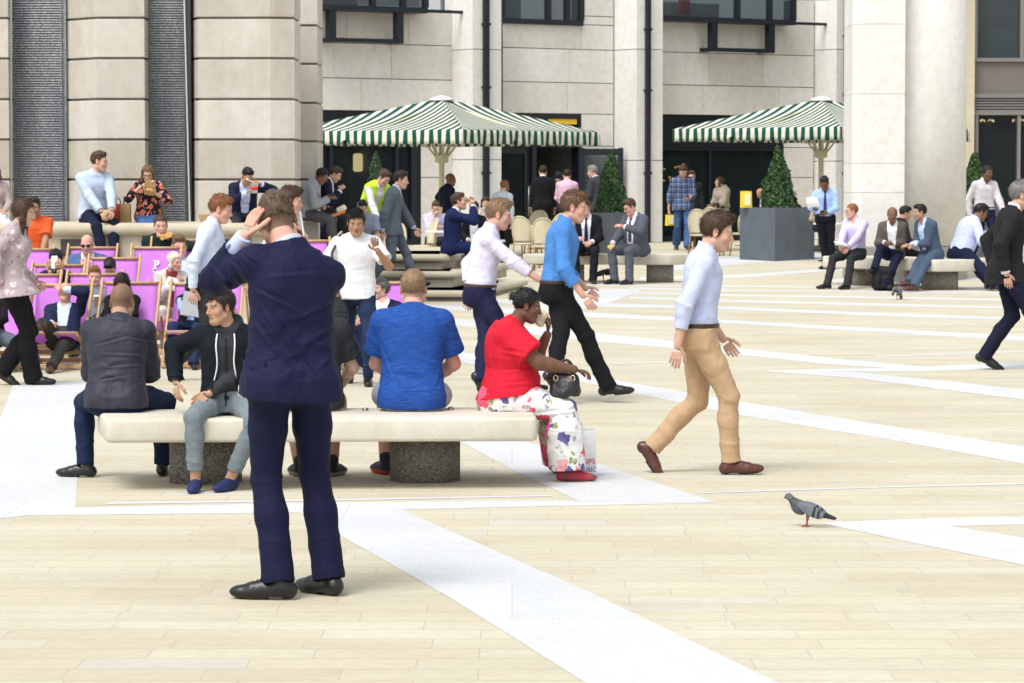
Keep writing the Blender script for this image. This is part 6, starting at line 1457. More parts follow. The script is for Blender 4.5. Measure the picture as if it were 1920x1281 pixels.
# ------------------------------------------------------------------ the man in front
HERO = P_('man in a navy suit standing with his back turned, scratching his head and phoning', 14.5, 520, 415, 338, 'stand', look=352, pitch=24, roll=-10, hair=('fade', (.098, .066, .042), .8), buzz=.85, skin='pink', lean=3, hunch=9, side=2, neck=(-.05, .03), shrug=(.03, -.03), wide=.93, detail=1.15, drape=[(468, 540, 560, 585, .010, .007), (486, 575, 598, 712, .013, .011), (470, 600, 545, 690, .010, .007), (640, 552, 560, 600, .010, .007), (642, 590, 585, 640, .011, .008), (648, 640, 598, 690, .010, .007), (455, 610, 468, 742, .012, .007), (612, 640, 642, 745, .012, .007), (500, 520, 600, 512, .010, .004), (396, 500, 440, 548, .008, .008), (420, 480, 470, 530, .008, .007), (440, 470, 480, 505, .007, .007),
        (488, 845, 540, 862, .008, .007), (484, 872, 541, 884, .008, .008), (490, 902, 541, 898, .008, .006), (586, 850, 636, 858, .008, .007), (580, 880, 638, 884, .008, .008), (590, 908, 640, 900, .008, .006), (560, 765, 492, 850, .010, .006), (556, 775, 604, 850, .010, .006), (492, 1050, 540, 1066, .008, .006), (585, 1040, 632, 1056, .008, .006), (505, 940, 520, 1060, .012, .004), (605, 930, 612, 1050, .012, .004)],
    hands=(('p', 459, 443, .06), ('h', .105, .05, -.165)), elb=(('p', 398, 526, .20), (.3, .7, -1)), palm=(('h', .62, .75, -.45), ('h', -1, 0, 0)), handdir=(('h', .50, -.10, .9), ('h', -.1, .25, 1)), curl=(.22, .55), splay=.16,
    feet=(('g', 522, 1124), ('g', 616, 1116)), toes=(277, 318), over=suit(NAVY, cuffs=.16, flare=.14, hem=-.165, open_=(.03, .3, .085), amp=1.6, fit=.025), top=shirt(PALEB, cuffs=-.01, fit=.009, amp=.5), legs=tr(NAVYT, cuff=.070, fit=.009, amp=.6, to=1.02), shoe=BLK)
# ------------------------------------------------------------------ the bench in front
P_('bald man in a dark quilted jacket sitting on the long bench with his back turned', 20.0, 229, 566, 2, 'sit', look=12, pitch=14, hair=('buzz', 'dark'), buzz=.55, skin='olive', lean=13, hunch=14, seat=.444, base=0, fat=.12, wide=1.05, hands=((.03, .30, .72), (-.03, .27, .70)), elb=((-1, -.2, -1), (1, -.2, -1)), curl=(.9, .9),
    feet=(('g', 160, 895), ('g', 305, 893)), toes=(280, 358), knee=((-.35, .8, .8), (.3, .5, .8)), drape=[(182, 650, 238, 634, .008, .008), (238, 634, 300, 644, .008, .008), (190, 664, 290, 668, .008, .006), (196, 690, 292, 684, .009, .007), (190, 715, 250, 706, .009, .006), (255, 724, 296, 708, .009, .006), (200, 600, 280, 612, .010, .004)], top=dict(mat=cloth('quilted_nylon', (.026, .027, .042), .6, .12, 8, .3), name='jacket', fit=.026, collar=True, hem=-.13, mina=.165, cuffs=.03, amp=1.7), legs=tr(cloth('navy_jeans', (.010, .020, .052), .85), kind='slim', cuff=.06), shoe=BLK)
BOY = P_('boy in a black zipped hoodie and grey joggers sitting on the long bench', 19.72, 413, 575, 180, 'sit', look=232, pitch=6, hair=('quiff', 'dark', .75), skin='olive', lean=4, hunch=10, seat=.444, base=0, jaw=.94, hands=((.10, .22, .66), ('p', 329, 712, .05)), elb=(None, ('p', 316, 655, .17)), palm=(None, (-.3, .2, -.8)), feet=(('g', 432, 920), ('g', 367, 922)), toes=(205, 184), knee=((-.75, .9, .9), (.25, 1, .9)),
    over=dict(mat=cloth('black_bomber', (.007, .011, .016), .85), name='jacket', open_=(.085, .5, .05), hem=-.10, mina=.155, fit=.024, cuffs=.02, hood=False), top=dict(mat=cloth('dark_grey_hoodie', (.035, .036, .042)), name='hoodie', hood=True, hem=-.10), legs=tr(JOG, kind='slim', cuff=.056, to=.93), shoe=dict(kind='trainer', colour=(.010, .017, .10), sole=(.012, .022, .12), rough=.7))
P_('person in a charcoal t-shirt sitting behind the man in the navy suit', 20.1, 586, 560, 350, 'sit', hair=('short', 'dark'), seat=.444, base=0, wide=1.02, hands=(None, (.20, .26, .60)), elb=(None, (1, -.4, -1)), top=tee(CHAR, fit=.02), legs=tr(cloth('stone_shorts', (.36, .32, .27)), kind='shorts'), shoe=dict(kind='trainer', colour=(.012, .012, .013), sole=(.3, .3, .3), rough=.7), feet=(('g', 560, 893), ('g', 625, 893)), toes=(340, 20))
P_('man in a blue t-shirt and grey shorts sitting with his back turned', 20.12, 775, 541, 2, 'sit', look=2, pitch=4, hair=('crop', 'sandy'), buzz=.6, skin='pink', seat=.444, base=0, lean=8, hunch=10, wide=1.06, fat=.1, drape=[(712, 650, 740, 720, .010, .006), (838, 650, 815, 725, .010, .006), (735, 735, 830, 728, .009, .007), (728, 705, 770, 740, .009, .006), (850, 660, 835, 700, .008, .006)], hands=((-.06, .30, .58), (.08, .30, .58)), elb=((-1, -.2, -.45), (1, -.2, -.45)), feet=(('g', 722, 890), ('g', 806, 891)), toes=(335, 20),
    top=tee(heather(), fit=.024, hem=-.15, flare=.05), legs=tr(cloth('pale_grey_shorts', (.40, .42, .46)), kind='shorts'), shoe=dict(kind='trainer', colour=(.012, .014, .03), sole=(.5, .06, .03), rough=.7))
LADY = P_('woman in a red blouse and floral trousers eating at the right end of the bench', 20.15, 989, 573, 92, 'sit', look=90, pitch=14, sex='f', skin='dark', drape=[(935, 700, 1030, 690, .010, .009), (925, 725, 1035, 715, .010, .009), (940, 660, 1010, 672, .010, .008), (1010, 650, 985, 700, .010, .007), (960, 610, 1010, 640, .008, .006), (1000, 780, 1090, 770, .010, .008), (990, 800, 1080, 810, .010, .008), (1050, 830, 1075, 880, .012, .010), (1090, 800, 1095, 885, .012, .010)], hair=('bun', 'black', 1.0), lean=5, hunch=13, fat=.64, neck=(0, .03), wide=1.12, seat=.444, base=0, hands=(('p', 1026, 628, .12), ('p', 1076, 693, -.17)), elb=((-.5, .3, -1), (.7, -.2, -1)), curl=(.6, .45), handdir=((0, .2, 1), None), palm=((0, -1, 0), (-.2, .2, -1)), feet=(('g', 1052, 888), ('g', 1064, 903)), toes=(85, 92),
    top=dict(mat=RED, name='blouse', sleeve='short', fit=.034, hem=.0, flare=.16), legs=tr(FLW, kind='wide', cuff=.135, to=.99, fit=.02, amp=1.5), shoe=dict(kind='sandal', colour=(.42, .03, .06), sole=(.25, .06, .05), rough=.6))
# ------------------------------------------------------------------ people walking across the square
P_('man in a pale blue shirt and tan chinos striding across the square', 20.5, 1345, 434, 91, 'walk', look=95, pitch=14, hair=('short', 'brown'), stubble=.3, lean=5, hunch=7, feet=(('g', 1186, 886), ('g', 1372, 890)), toes=(92, 90), heel=(55, -3), hands=((-.20, .16, .86), (.22, -.14, .84)), top=shirt(cloth('pale_blue_linen', (.50, .55, .76)), sleeve='roll'), legs=tr(TAN, kind='slim', cuff=.062), shoe=dict(kind='lace', colour=(.10, .032, .022), sole=(.035, .018, .012)))
P_('man in a white shirt and navy trousers hurrying behind the woman in red', 27.4, 936, 402, 92, 'walk', look=92, pitch=10, hair=('short', 'sandy'), skin='pink', lean=9, hunch=8, feet=(('g', 872, 758), ('g', 990, 757)), toes=(92, 90), heel=(62, -6), hands=((-.2, -.12, .88), ('p', 1022, 533, -.22)), elb=(None, (.5, -1, -.6)), top=shirt(cloth('lilac_white_cotton', (.66, .64, .80)), sleeve='roll', fit=.016), legs=tr(NAVY), shoe=BLK)
P_('man in a blue shirt and black trousers walking beside the round steps', 27.2, 1077, 388, 96, 'walk', look=98, pitch=8, hair=('short', 'ltbrown'), skin='pink', lean=7, hunch=8, wide=1.05, feet=(('g', 1010, 762), ('g', 1148, 755)), toes=(95, 92), heel=(55, -5), hands=((-.2, .2, .9), (.26, .22, .86)), top=dict(mat=cloth('bright_blue_cotton', (.07, .22, .55)), name='shirt', sleeve='roll', collar=True, fit=.018), legs=tr(BLACK), shoe=BLK)
P_('man in a dark jacket leaving the square at the right edge', 31.8, 1916, 366, 92, 'walk', look=92, pitch=8, hair=('short', 'grey'), lean=6, feet=(('g', 1838, 693), ('g', 1965, 696)), toes=(92, 90), heel=(25, -5), hands=((-.2, -.1, .9), (.24, -.04, .86)), over=suit(cloth('black_grey_cloth', (.018, .018, .020)), flare=.15), top=shirt(WHITE), legs=tr(cloth('dark_navy_cloth', (.010, .012, .028))), shoe=BLK)
P_('woman in a mauve print top and black trousers walking past the deck chairs', 29.3, 45, 398, 92, 'walk', look=92, pitch=10, sex='f', hair=('long', 'brown'), lean=4, feet=(('g', -6, 722), ('g', 62, 722)), toes=(92, 92), heel=(30, 0), hands=((-.2, .16, .92), (.22, -.08, .92)), top=dict(mat=MAUVE, name='blouse', hem=-.20, fit=.022, flare=.3), legs=tr(BLACK, kind='wide', cuff=.085), shoe=dict(kind='flat', colour=(.012, .012, .012)))
P_('man with ginger hair and a pale blue shirt walking behind the suited man', 30.2, 414, 392, 92, 'walk', look=95, pitch=14, hair=('short', 'ginger'), skin='pink', lean=5, top=shirt(cloth('sky_cotton', (.56, .64, .82))), legs=tr(CHAR), shoe=BLK)
P_('man with brown hair and a white shirt walking behind the head of the suited man', 31.2, 545, 376, 92, 'walk', look=88, pitch=10, hair=('short', 'brown'), skin='pink', lean=5, top=shirt(WHITE), legs=tr(NAVY), shoe=BLK)
TOTE = P_('young man in a white t-shirt with a dark shoulder bag walking towards the bench', 29.3, 668, 417, 172, 'walk', look=178, pitch=12, hair=('short', 'black'), skin='tan', lean=3, feet=(('g', 690, 724), ('g', 655, 717)), toes=(175, 178), heel=(0, 40), hands=(('p', 708, 470, -.3), (.25, .1, .95)), elb=((-.7, -.3, -1), None), handdir=((.2, .3, 1), None), palm=((0, 1, .2), None), curl=(.15, .3), top=tee(WHITE), legs=tr(DDENIM, kind='slim'), shoe=BLK)
P_('man in a grey suit crossing the round steps', 46.6, 752, 337, 92, 'walk', look=95, pitch=10, hair=('short', 'dark'), lean=7, base=.29, over=suit(cloth('slate_suit', (.10, .12, .15))), top=shirt(PALEB), legs=tr(cloth('slate_suit', (.10, .12, .15))), shoe=BLK)
P_('worker in a fluorescent yellow vest bending over beside the café', 49.5, 720, 333, 140, 'stand', look=130, pitch=35, hair=('short', 'brown'), lean=32, hunch=16, base=.44, hands=((-.2, .45, .8), (.15, .45, .8)), over=dict(mat=cloth('fluorescent_yellow', (.55, .80, .03), .7, .05), name='vest', sleeve='none', fit=.024, open_=(.05, .1, .07), hem=-.1), top=dict(mat=WHITE, name='shirt'), legs=tr(cloth('work_grey', (.35, .36, .38))), shoe=BLK)
# ------------------------------------------------------------------ sitting on the monument
ZS = ZL - .45
M1 = P_('man in a pale blue jumper sitting on the stone ledge with a foil parcel', 41.75, 186, 303, 158, 'sit', look=96, pitch=4, hair=('short', 'brown'), base=ZS, lean=6, hunch=12, hands=(('p', 211, 403, -.45), ('p', 192, 401, -.42)), elb=((-.8, -.3, -.8), (.8, -.4, -.8)), feet=(('p', 214, 497, -.45), ('p', 196, 503, -.5)), toes=(150, 160), top=dict(mat=cloth('pale_blue_knit', (.46, .55, .68)), name='jumper', fit=.02, hem=-.1, collar=False), legs=tr(cloth('dark_navy_chino', (.012, .016, .035))), shoe=BRN)
W1 = P_('woman with long hair and glasses in a dark floral blouse eating on the ledge', 41.75, 277, 325, 178, 'sit', look=176, pitch=26, sex='f', hair=('long', 'ltbrown'), base=ZS, lean=8, hunch=12, fat=.18, hands=(('p', 293, 364, -.30), ('p', 262, 352, -.30)), elb=((-1, -.1, -1), (1, -.1, -1)), curl=(.4, .6), feet=(('p', 285, 500, -.4), ('p', 272, 500, -.4)), knee=((.5, 1, .9), (-.5, 1, 1)), top=dict(mat=FLD, name='blouse', fit=.024, hem=-.12, cuffs=.18), legs=tr(DENIM, kind='slim'), shoe=BLK, glasses='clear')
CUPM = P_('man in a navy jacket spooning food from a paper cup on the ledge', 41.9, 464, 330, 170, 'sit', look=145, pitch=32, hair=('short', 'black'), skin='olive', base=ZS, lean=20, hunch=16, hands=(('p', 490, 345, -.35), ('p', 463, 361, -.40)), elb=((-1, -.2, -.4), (1, -.2, -.8)), curl=(.6, .5), over=ssuit(NAVY), top=shirt(PALEB), legs=tr(CHAR), shoe=BLK)
P_('man in a grey hooded top eating from a wrap beside the last stone pier', 44.4, 603, 330, 95, 'sit', look=95, pitch=32, hair=('crop', 'black'), buzz=.6, skin='brown', base=ZS, lean=20, hunch=18, hands=((-.1, .36, .84), (.12, .40, .82)), top=dict(mat=cloth('grey_marl', (.30, .32, .35)), name='hoodie', hood=True, fit=.024), legs=tr(cloth('grey_trousers', (.09, .09, .095))), shoe=BLK)
P_('man in a navy jacket looking down at the wrap his neighbour holds', 45.4, 629, 327, 95, 'sit', look=100, pitch=30, hair=('short', 'brown'), stubble=.5, base=ZS + .03, lean=16, hunch=16, hands=((-.1, .3, .95), (.1, .32, .95)), over=ssuit(NAVY), top=shirt(WHITE), legs=tr(CHAR), shoe=BLK)
P_('woman in a mauve cardigan on the ledge at the left edge of the photo', 41.8, -10, 330, 165, 'sit', sex='f', hair=('bob', 'ltbrown'), base=ZS, lean=5, top=dict(mat=cloth('mauve_knit', (.42, .33, .34)), name='cardigan', fit=.022), legs=tr(WHITE), shoe=BLK)
P_('man in a navy blazer eating in profile behind the shoulder of the suited man', 45.3, 603, 396, 92, 'sit', look=92, pitch=8, hair=('short', 'brown'), skin='pink', base=.42, lean=9, hands=((-.08, .38, .78), (.1, .40, .78)), over=ssuit(NAVY), top=shirt(WHITE), legs=tr(CHAR), shoe=BLK)
P_('man with black hair in a grey blue t-shirt sitting on the round steps', 46.3, 680, 389, 190, 'sit', look=185, pitch=25, hair=('short', 'black'), skin='asian', base=.40, lean=10, hunch=14, wide=1.1, top=tee(cloth('grey_blue_jersey', (.22, .25, .34))), legs=tr(LGREY), shoe=BLK)
DRINK = P_('man in a navy suit drinking on the top round step', 48.3, 861, 378, 92, 'sit', look=92, pitch=-8, hair=('short', 'brown'), skin='pink', base=ZJ[0] * 0 + zs_(477, 47.9) - .45, lean=4, hunch=12, side=0, hands=(('h', -.03, .19, -.075), ('h', .05, .19, -.09)), elb=((-.5, .2, -1), (.6, .5, -1)), curl=(.6, .6), palm=(('h', 1, 0, 0), ('h', -1, 0, 0)), handdir=(('h', 0, .0, 1), ('h', 0, 0, 1)), over=ssuit(cloth('royal_navy_wool', (.010, .018, .070))), top=shirt(WHITE), legs=tr(cloth('royal_navy_wool', (.010, .018, .070))), shoe=BLK)
# ------------------------------------------------------------------ café guests
P_('man in glasses and a lilac shirt eating at the café table', 58.2, 817, 389, 175, 'sit', look=165, pitch=25, hair=('short', 'brown'), lean=12, hands=((-.16, .3, .82), ('p', 813, 407, -.3)), curl=(.4, .6), top=shirt(LILAC), legs=tr(CHAR), glasses='clear')
P_('bald man in a navy polo standing behind the umbrella pole', 60.8, 845, 337, 60, 'stand', look=70, pitch=5, hair=('buzz', 'dark'), buzz=.3, skin='brown', lean=2, hands=((-.28, .1, .95), (.3, .05, 1.0)), elb=((-1, -.6, -.4), (1, -.6, -.4)), top=dict(mat=cloth('navy_pique', (.008, .010, .022)), name='polo', sleeve='short', collar=True), legs=tr(CHAR), shoe=BLK)
P_('man in a dark jacket and white shirt sitting behind the drinking man', 49.6, 889, 391, 170, 'sit', look=160, pitch=25, hair=('short', 'black'), skin='asian', base=.33, over=ssuit(BLACK), top=shirt(WHITE), legs=tr(CHAR))
P_('woman holding her hand to her mouth at the café', 53, 911, 388, 190, 'sit', sex='f', look=190, hair=('bob', 'dark'), skin='asian', base=.40, hands=(None, ('h', .0, .14, -.08)), elb=(None, (1, .2, -1)), handdir=(None, ('h', 0, .1, 1)), palm=(None, ('h', 0, -1, 0)), top=dict(mat=cloth('blush_cotton', (.55, .40, .38)), name='blouse'), legs=tr(CHAR))
P_('person with ginger hair in a pale top heading to the café door', 60.5, 946, 349, 15, 'walk', look=40, hair=('bob', 'ginger', .6), sex='f', skin='pink', top=dict(mat=cloth('pale_grey_blue', (.50, .57, .62)), name='blouse'), legs=tr(BLACK), shoe=BLK)
P_('man in a black suit standing in the café doorway with his back turned', 68.0, 1018, 322, 0, 'stand', hair=('short', 'dark'), over=suit(BLACK, cuffs=.02), top=shirt(WHITE), legs=tr(BLACK), shoe=BLK)
P_('dark haired woman queuing in the café doorway', 69.2, 1047, 332, 15, 'stand', sex='f', hair=('long', 'black'), skin='asian', top=dict(mat=cloth('plum_cloth', (.05, .02, .03)), name='top'), legs=tr(BLACK), shoe=BLK)
P_('man in a pink shirt queuing at the café doorway', 67.2, 1063, 329, 8, 'stand', look=355, hair=('short', 'dark'), pitch=14, hands=((-.14, .3, 1.0), (.14, .3, 1.0)), top=shirt(PINK, fit=.022), legs=tr(CHAR), shoe=BLK)
P_('grey haired man in a grey suit standing by the open café door', 66.2, 1111, 322, 300, 'stand', look=290, hair=('short', 'grey'), skin='pink', hands=((-.2, .2, .9), (.2, -.06, .98)), elb=(None, (1, -1, -.2)), over=suit(cloth('mid_grey_suit', (.05, .055, .065))), top=shirt(WHITE), legs=tr(cloth('mid_grey_suit', (.05, .055, .065))), shoe=BLK)
P_('man in a black suit and dark tie sitting on the bench beside the round steps', 52.7, 1097, 389, 185, 'sit', look=205, pitch=10, hair=('short', 'brown'), skin='pink', base=.18, seat=.475, lean=4, hands=((-.10, .30, .66), (.14, .26, .72)), over=ssuit(cloth('black_suit_wool', (.012, .012, .018))), top=shirt(WHITE), tie=cloth('navy_tie', (.02, .018, .05)), legs=tr(cloth('black_suit_wool', (.012, .012, .018))), shoe=BLK)
EATER = P_('man in a grey suit and glasses sitting on the bench with a sandwich', 52.4, 1181, 388, 222, 'sit', look=245, pitch=22, hair=('short', 'brown'), skin='pink', base=.18, seat=.475, lean=5, hunch=12, fat=.18, hands=((-.06, .36, .88), (.14, .40, .62)), elb=((-1, -.2, -.5), None), feet=(('g', 1180, 534), ('g', 1152, 533)), toes=(230, 240), over=ssuit(GREYS), top=shirt(WHITE), tie=cloth('blue_tie', (.04, .06, .14)), legs=tr(GREYS), shoe=BLK, glasses='clear')
PLD = P_('man in a blue plaid shirt and jeans walking while reading his phone', 66, 1281, 321, 176, 'walk', look=180, pitch=34, hair=('short', 'brown'), skin='pink', stubble=.4, lean=3, hands=(('p', 1292, 371, -.35), ('p', 1253, 396, -.05)), elb=(None, (1, -.2, -1)), top=dict(mat=PLAID, name='shirt', sleeve='roll', collar=True, fit=.024, hem=-.24, flare=.15), legs=tr(DENIM, cuff=.08), shoe=BRN)
SCF = P_('woman in a beige shawl holding a handbag beside the café chairs', 65.8, 1349, 341, 225, 'stand', look=262, pitch=-3, sex='f', hair=('bob', 'brown', .8), skin='fair', hands=((.06, .24, 1.02), (-.04, .26, 1.0)), elb=((-1, -.3, -1), (1, -.3, -1)), over=dict(mat=cloth('beige_shawl', (.36, .31, .24), .95), name='shawl', fit=.045, hem=.15, cuffs=.3, hood=True, amp=2), top=dict(mat=CHAR, name='cardigan'), legs=tr(cloth('taupe_cloth', (.30, .25, .21)), kind='wide'), shoe=BLK)
P_('bald man bent over his meal behind the planter', 64.5, 1426, 364, 250, 'sit', look=250, pitch=35, hair=('buzz', 'dark'), skin='tan', base=.55, lean=18, hunch=14, top=shirt(WHITE), legs=tr(CHAR))
P_('dark haired woman in a beige coat bent over behind the man in the tie', 62.4, 1533, 373, 95, 'sit', sex='f', look=120, pitch=40, hair=('bob', 'dark'), base=.45, lean=20, top=dict(mat=cloth('beige_coat', (.40, .34, .26)), name='coat', fit=.03, collar=True), legs=tr(CHAR))
P_('person with dark hair sitting inside behind the man in plaid', 67.0, 1297, 331, 180, 'stand', hair=('short', 'brown'), top=dict(mat=CHAR, name='shirt'), legs=tr(CHAR))
TIE = P_('man in a blue shirt and dark tie standing with a takeaway box', 58.6, 1546, 343, 188, 'stand', look=198, pitch=32, hair=('short', 'black'), skin='brown', lean=2, hands=(('p', 1551, 399, -.30), ('p', 1528, 393, -.34)), elb=((-.8, -.4, -1), (.8, -.6, -1)), palm=(None, (0, 0, 1)), feet=(('g', 1560, 505), ('g', 1549, 505)), toes=(170, 225), top=shirt(cloth('light_blue_shirt', (.36, .50, .84)), fit=.018), tie=cloth('purple_tie', (.055, .045, .10)), legs=tr(cloth('black_trouser', (.010, .011, .016))), shoe=BLK, glasses='clear')
# ------------------------------------------------------------------ the bench by the column
SB = .64 - .155
LIL = P_('man in a lilac shirt and glasses sitting on the bench by the column', 50.7, 1597, 396, 214, 'sit', look=262, pitch=3, hair=('crop', 'ginger'), skin='pink', base=.155, seat=SB, lean=0, hunch=8, hands=(('p', 1589, 467, -.42), ('p', 1574, 470, -.45)), feet=(('g', 1588, 543), ('g', 1551, 542)), toes=(225, 245), top=shirt(LILAC, fit=.02), legs=tr(CHAR), shoe=BLK, glasses='clear')
P_('balding man in a brown blazer sitting with crossed legs on the bench by the column', 50.3, 1673, 402, 192, 'sit', look=190, pitch=14, hair=('ring', 'black'), skin='brown', base=.155, seat=SB, lean=6, hunch=14, hands=((-.02, .24, .76), (.10, .26, .78)), feet=(('g', 1664, 546), ('p', 1640, 512, -.6)), toes=(180, 235), knee=((-.1, 1, 1), (.15, 1, 1)), over=ssuit(BROWNW), top=shirt(WHITE), legs=tr(cloth('navy_cloth', (.010, .013, .036))), shoe=BLK)
P_('man in a dark jacket sitting behind the man in the brown blazer', 52.4, 1697, 400, 70, 'sit', look=80, pitch=14, hair=('short', 'black'), skin='olive', base=.155, seat=SB, lean=10, top=dict(mat=cloth('dark_speckled', (.02, .02, .024), .9, .6, 60), name='jacket', fit=.022, collar=True), legs=tr(BLACK), shoe=BLK)
P_('man in a blue grey suit sitting at the corner of the bench by the column', 50.1, 1725, 398, 240, 'sit', look=262, pitch=5, hair=('side', 'black', .7), skin='olive', stubble=.5, base=.155, seat=SB, lean=14, hunch=12, hands=((.04, .36, .70), (-.02, .38, .70)), feet=(('g', 1714, 547), ('g', 1698, 547)), toes=(245, 262), over=ssuit(BLUEG, hem=-.2), top=shirt(PALEB), legs=tr(BLUEG), shoe=BRN)
LB = P_('heavy man in a pale blue shirt eating on the bench by the column', 50.4, 1839, 398, 78, 'sit', look=82, pitch=22, hair=('short', 'black'), skin='brown', base=.155, seat=SB, lean=24, hunch=18, fat=.35, hands=((-.14, .54, .82), ('p', 1872, 465, -.3)), elb=((-.6, .1, -1), (.6, -.1, -1)), feet=(('g', 1858, 545), ('g', 1866, 546)), toes=(90, 92), top=shirt(cloth('pale_blue_shirting', (.52, .57, .82)), fit=.022), legs=tr(cloth('navy_cloth', (.010, .013, .036))), shoe=BLK, glasses='clear')
P_('dark skinned man in a white shirt walking out beside the round column', 60, 1851, 324, 160, 'walk', look=150, hair=('crop', 'black'), buzz=.8, skin='dark', top=shirt(cloth('off_white_cotton', (.58, .55, .60)), fit=.02), legs=tr(NAVY), shoe=BLK)
# ------------------------------------------------------------------ the deck chair crowd
rec = dict(seat=.27, lean=-36, hunch=16)
P_('man in an orange t-shirt sitting behind the deck chairs', 40.0, 64, 388, 160, 'sit', look=178, pitch=6, hair=('short', 'dark'), skin='tan', stubble=.5, base=.36, hands=(('p', 78, 478, -.3), None), top=tee(cloth('orange_jersey', (.75, .12, .035), .85, .06), fit=.018), legs=tr(NAVY), shoe=BLK)
P_('bald man in sunglasses and a blue blazer sitting among the deck chairs', 38.3, 163, 458, 178, 'sit', look=182, pitch=12, hair=('bald', 'grey'), skin='pink', stubble=.35, wide=1.06, fat=.1, seat=.36, hands=(('p', 170, 494, -.35), None), elb=((-1, -.2, -1), None), curl=(.6, .4), over=ssuit(cloth('mid_blue_wool', (.075, .14, .30))), top=shirt(cloth('pale_pink_shirt', (.68, .60, .64))), legs=tr(CHAR), shoe=BLK, glasses='sun')
PHM = P_('man with thick black hair holding a phone to his face in a deck chair', 35.9, 105, 489, 180, 'recline', look=178, pitch=18, hair=('short', 'black', 1.25), skin='asian', hands=(('p', 108, 509, -.32), ('p', 97, 509, -.32)), elb=((-1, 0, -1), (1, 0, -1)), curl=(.55, .55), handdir=((0, .1, 1), (0, .1, 1)), palm=((0, -1, 0), (0, -1, 0)), top=dict(mat=NAVY, name='jumper', fit=.02), legs=tr(CHAR), shoe=BLK, **rec)
P_('person in a deck chair of whom only a black head of hair shows', 36.6, 206, 501, 180, 'recline', look=180, pitch=48, hair=('short', 'black', 1.25), skin='asian', top=dict(mat=CHAR, name='jumper'), legs=tr(CHAR), shoe=BLK, **rec)
GIN = P_('ginger haired man in a grey top frowning from a deck chair', 34.0, 177, 523, 180, 'recline', look=172, pitch=6, roll=-4, hair=('quiff', 'ginger'), skin='pink', hands=(('p', 186, 563, -.35), None), top=dict(mat=cloth('grey_knit', (.16, .175, .20)), name='jumper', fit=.018), legs=tr(CHAR), shoe=BLK, **rec)
P_('woman with long dark hair sitting behind the bald man in the navy jacket', 32.3, 229, 545, 180, 'recline', look=180, pitch=30, sex='f', hair=('long', 'dark'), skin='tan', top=dict(mat=BLACK, name='top'), legs=tr(BLACK), shoe=BLK, **rec)
OLD = P_('old man asleep in a deck chair with his hand over his face and legs crossed', 31.9, 122, 561, 178, 'recline', look=184, pitch=-22, hair=('ring', 'white'), skin='pink', seat=.23, lean=-46, hunch=14, hands=(('h', -.02, .15, -.02), None), elb=((-1, .2, -.3), None), handdir=(('h', .7, 0, .3), None), palm=(('h', 0, -1, 0), None), feet=(('g', 97, 700), ('p', 72, 612, -.95)), toes=(185, 200), knee=((-.1, .6, 1), (.2, .6, 1)), over=ssuit(cloth('navy_windcheater', (.014, .020, .055))), top=shirt(PALEB), legs=tr(cloth('dark_grey_cord', (.045, .045, .043))), shoe=BRN)
P_('grey haired woman in a cream cardigan leaning forward with a magazine', 34.8, 327, 500, 165, 'sit', look=128, pitch=10, sex='f', hair=('bob', 'white', .55), skin='pink', seat=.34, lean=12, hands=(('p', 348, 528, -.3), ('p', 316, 540, -.3)), over=dict(mat=cloth('cream_knit', (.55, .53, .48), .95), name='cardigan', fit=.03, open_=(.05, .4, .07), hem=-.1), top=dict(mat=cloth('rust_jersey', (.30, .06, .05)), name='top'), legs=tr(cloth('cream_trousers', (.5, .48, .44))), shoe=BLK)
P_('man with short brown hair in a pale blue shirt behind the grey haired woman', 38.7, 336, 462, 180, 'recline', look=165, pitch=8, hair=('short', 'ltbrown'), skin='pink', top=shirt(PALEB), legs=tr(CHAR), shoe=BLK, **rec)
P_('woman in a dark green top eating above the deck chairs', 40.1, 301, 422, 178, 'sit', look=168, pitch=10, sex='f', hair=('tail', 'brown'), seat=.42, lean=8, hands=(('p', 318, 446, -.3), ('p', 305, 447, -.3)), top=dict(mat=cloth('dark_green_knit', (.012, .024, .020)), name='jumper', fit=.02), legs=tr(BLACK), shoe=BLK)
BOOK = P_('woman in sunglasses and a blue shirt reading a book in a deck chair', 32.3, 364, 553, 182, 'recline', look=172, pitch=6, sex='f', hair=('long', 'black', .8), skin='asian', hands=(('p', 372, 588, -.4), ('p', 348, 592, -.4)), over=dict(mat=BLACK, name='waistcoat', sleeve='none', fit=.02, open_=(.05, .3, .07)), top=shirt(cloth('chambray', (.30, .40, .70))), legs=tr(DDENIM), shoe=BLK, glasses='sun', **rec)
P_('person in jeans and dark trainers in the leftmost deck chair', 31.4, -22, 560, 172, 'recline', hair=('short', 'dark'), feet=(('g', 18, 697), ('g', -20, 697)), toes=(165, 180), top=dict(mat=BLACK, name='jumper'), legs=tr(cloth('grey_blue_denim', (.10, .125, .16), .9, .25, 12)), shoe=dict(kind='trainer', colour=(.014, .022, .045), sole=(.65, .65, .65), rough=.7), **rec)
P_('grey haired man in a navy suit reclining in a deck chair and looking away', 31.8, 714, 551, 186, 'recline', look=238, pitch=-6, hair=('short', 'salt'), skin='pink', stubble=.4, lean=-42, hunch=16, seat=.25, hands=(('p', 735, 585, -.3), ('p', 690, 600, -.3)), over=ssuit(NAVY), top=shirt(WHITE), legs=tr(NAVY), shoe=BLK)
P_('woman in a black and white print top in a deck chair beside the reclining man', 31.8, 640, 548, 165, 'recline', sex='f', hair=('long', 'dark'), feet=(('g', 668, 700), ('p', 668, 668, -.9)), top=dict(mat=BWF, name='blouse'), legs=tr(DDENIM), shoe=dict(kind='trainer', colour=(.4, .38, .36), sole=(.6, .58, .55), rough=.7), **rec)
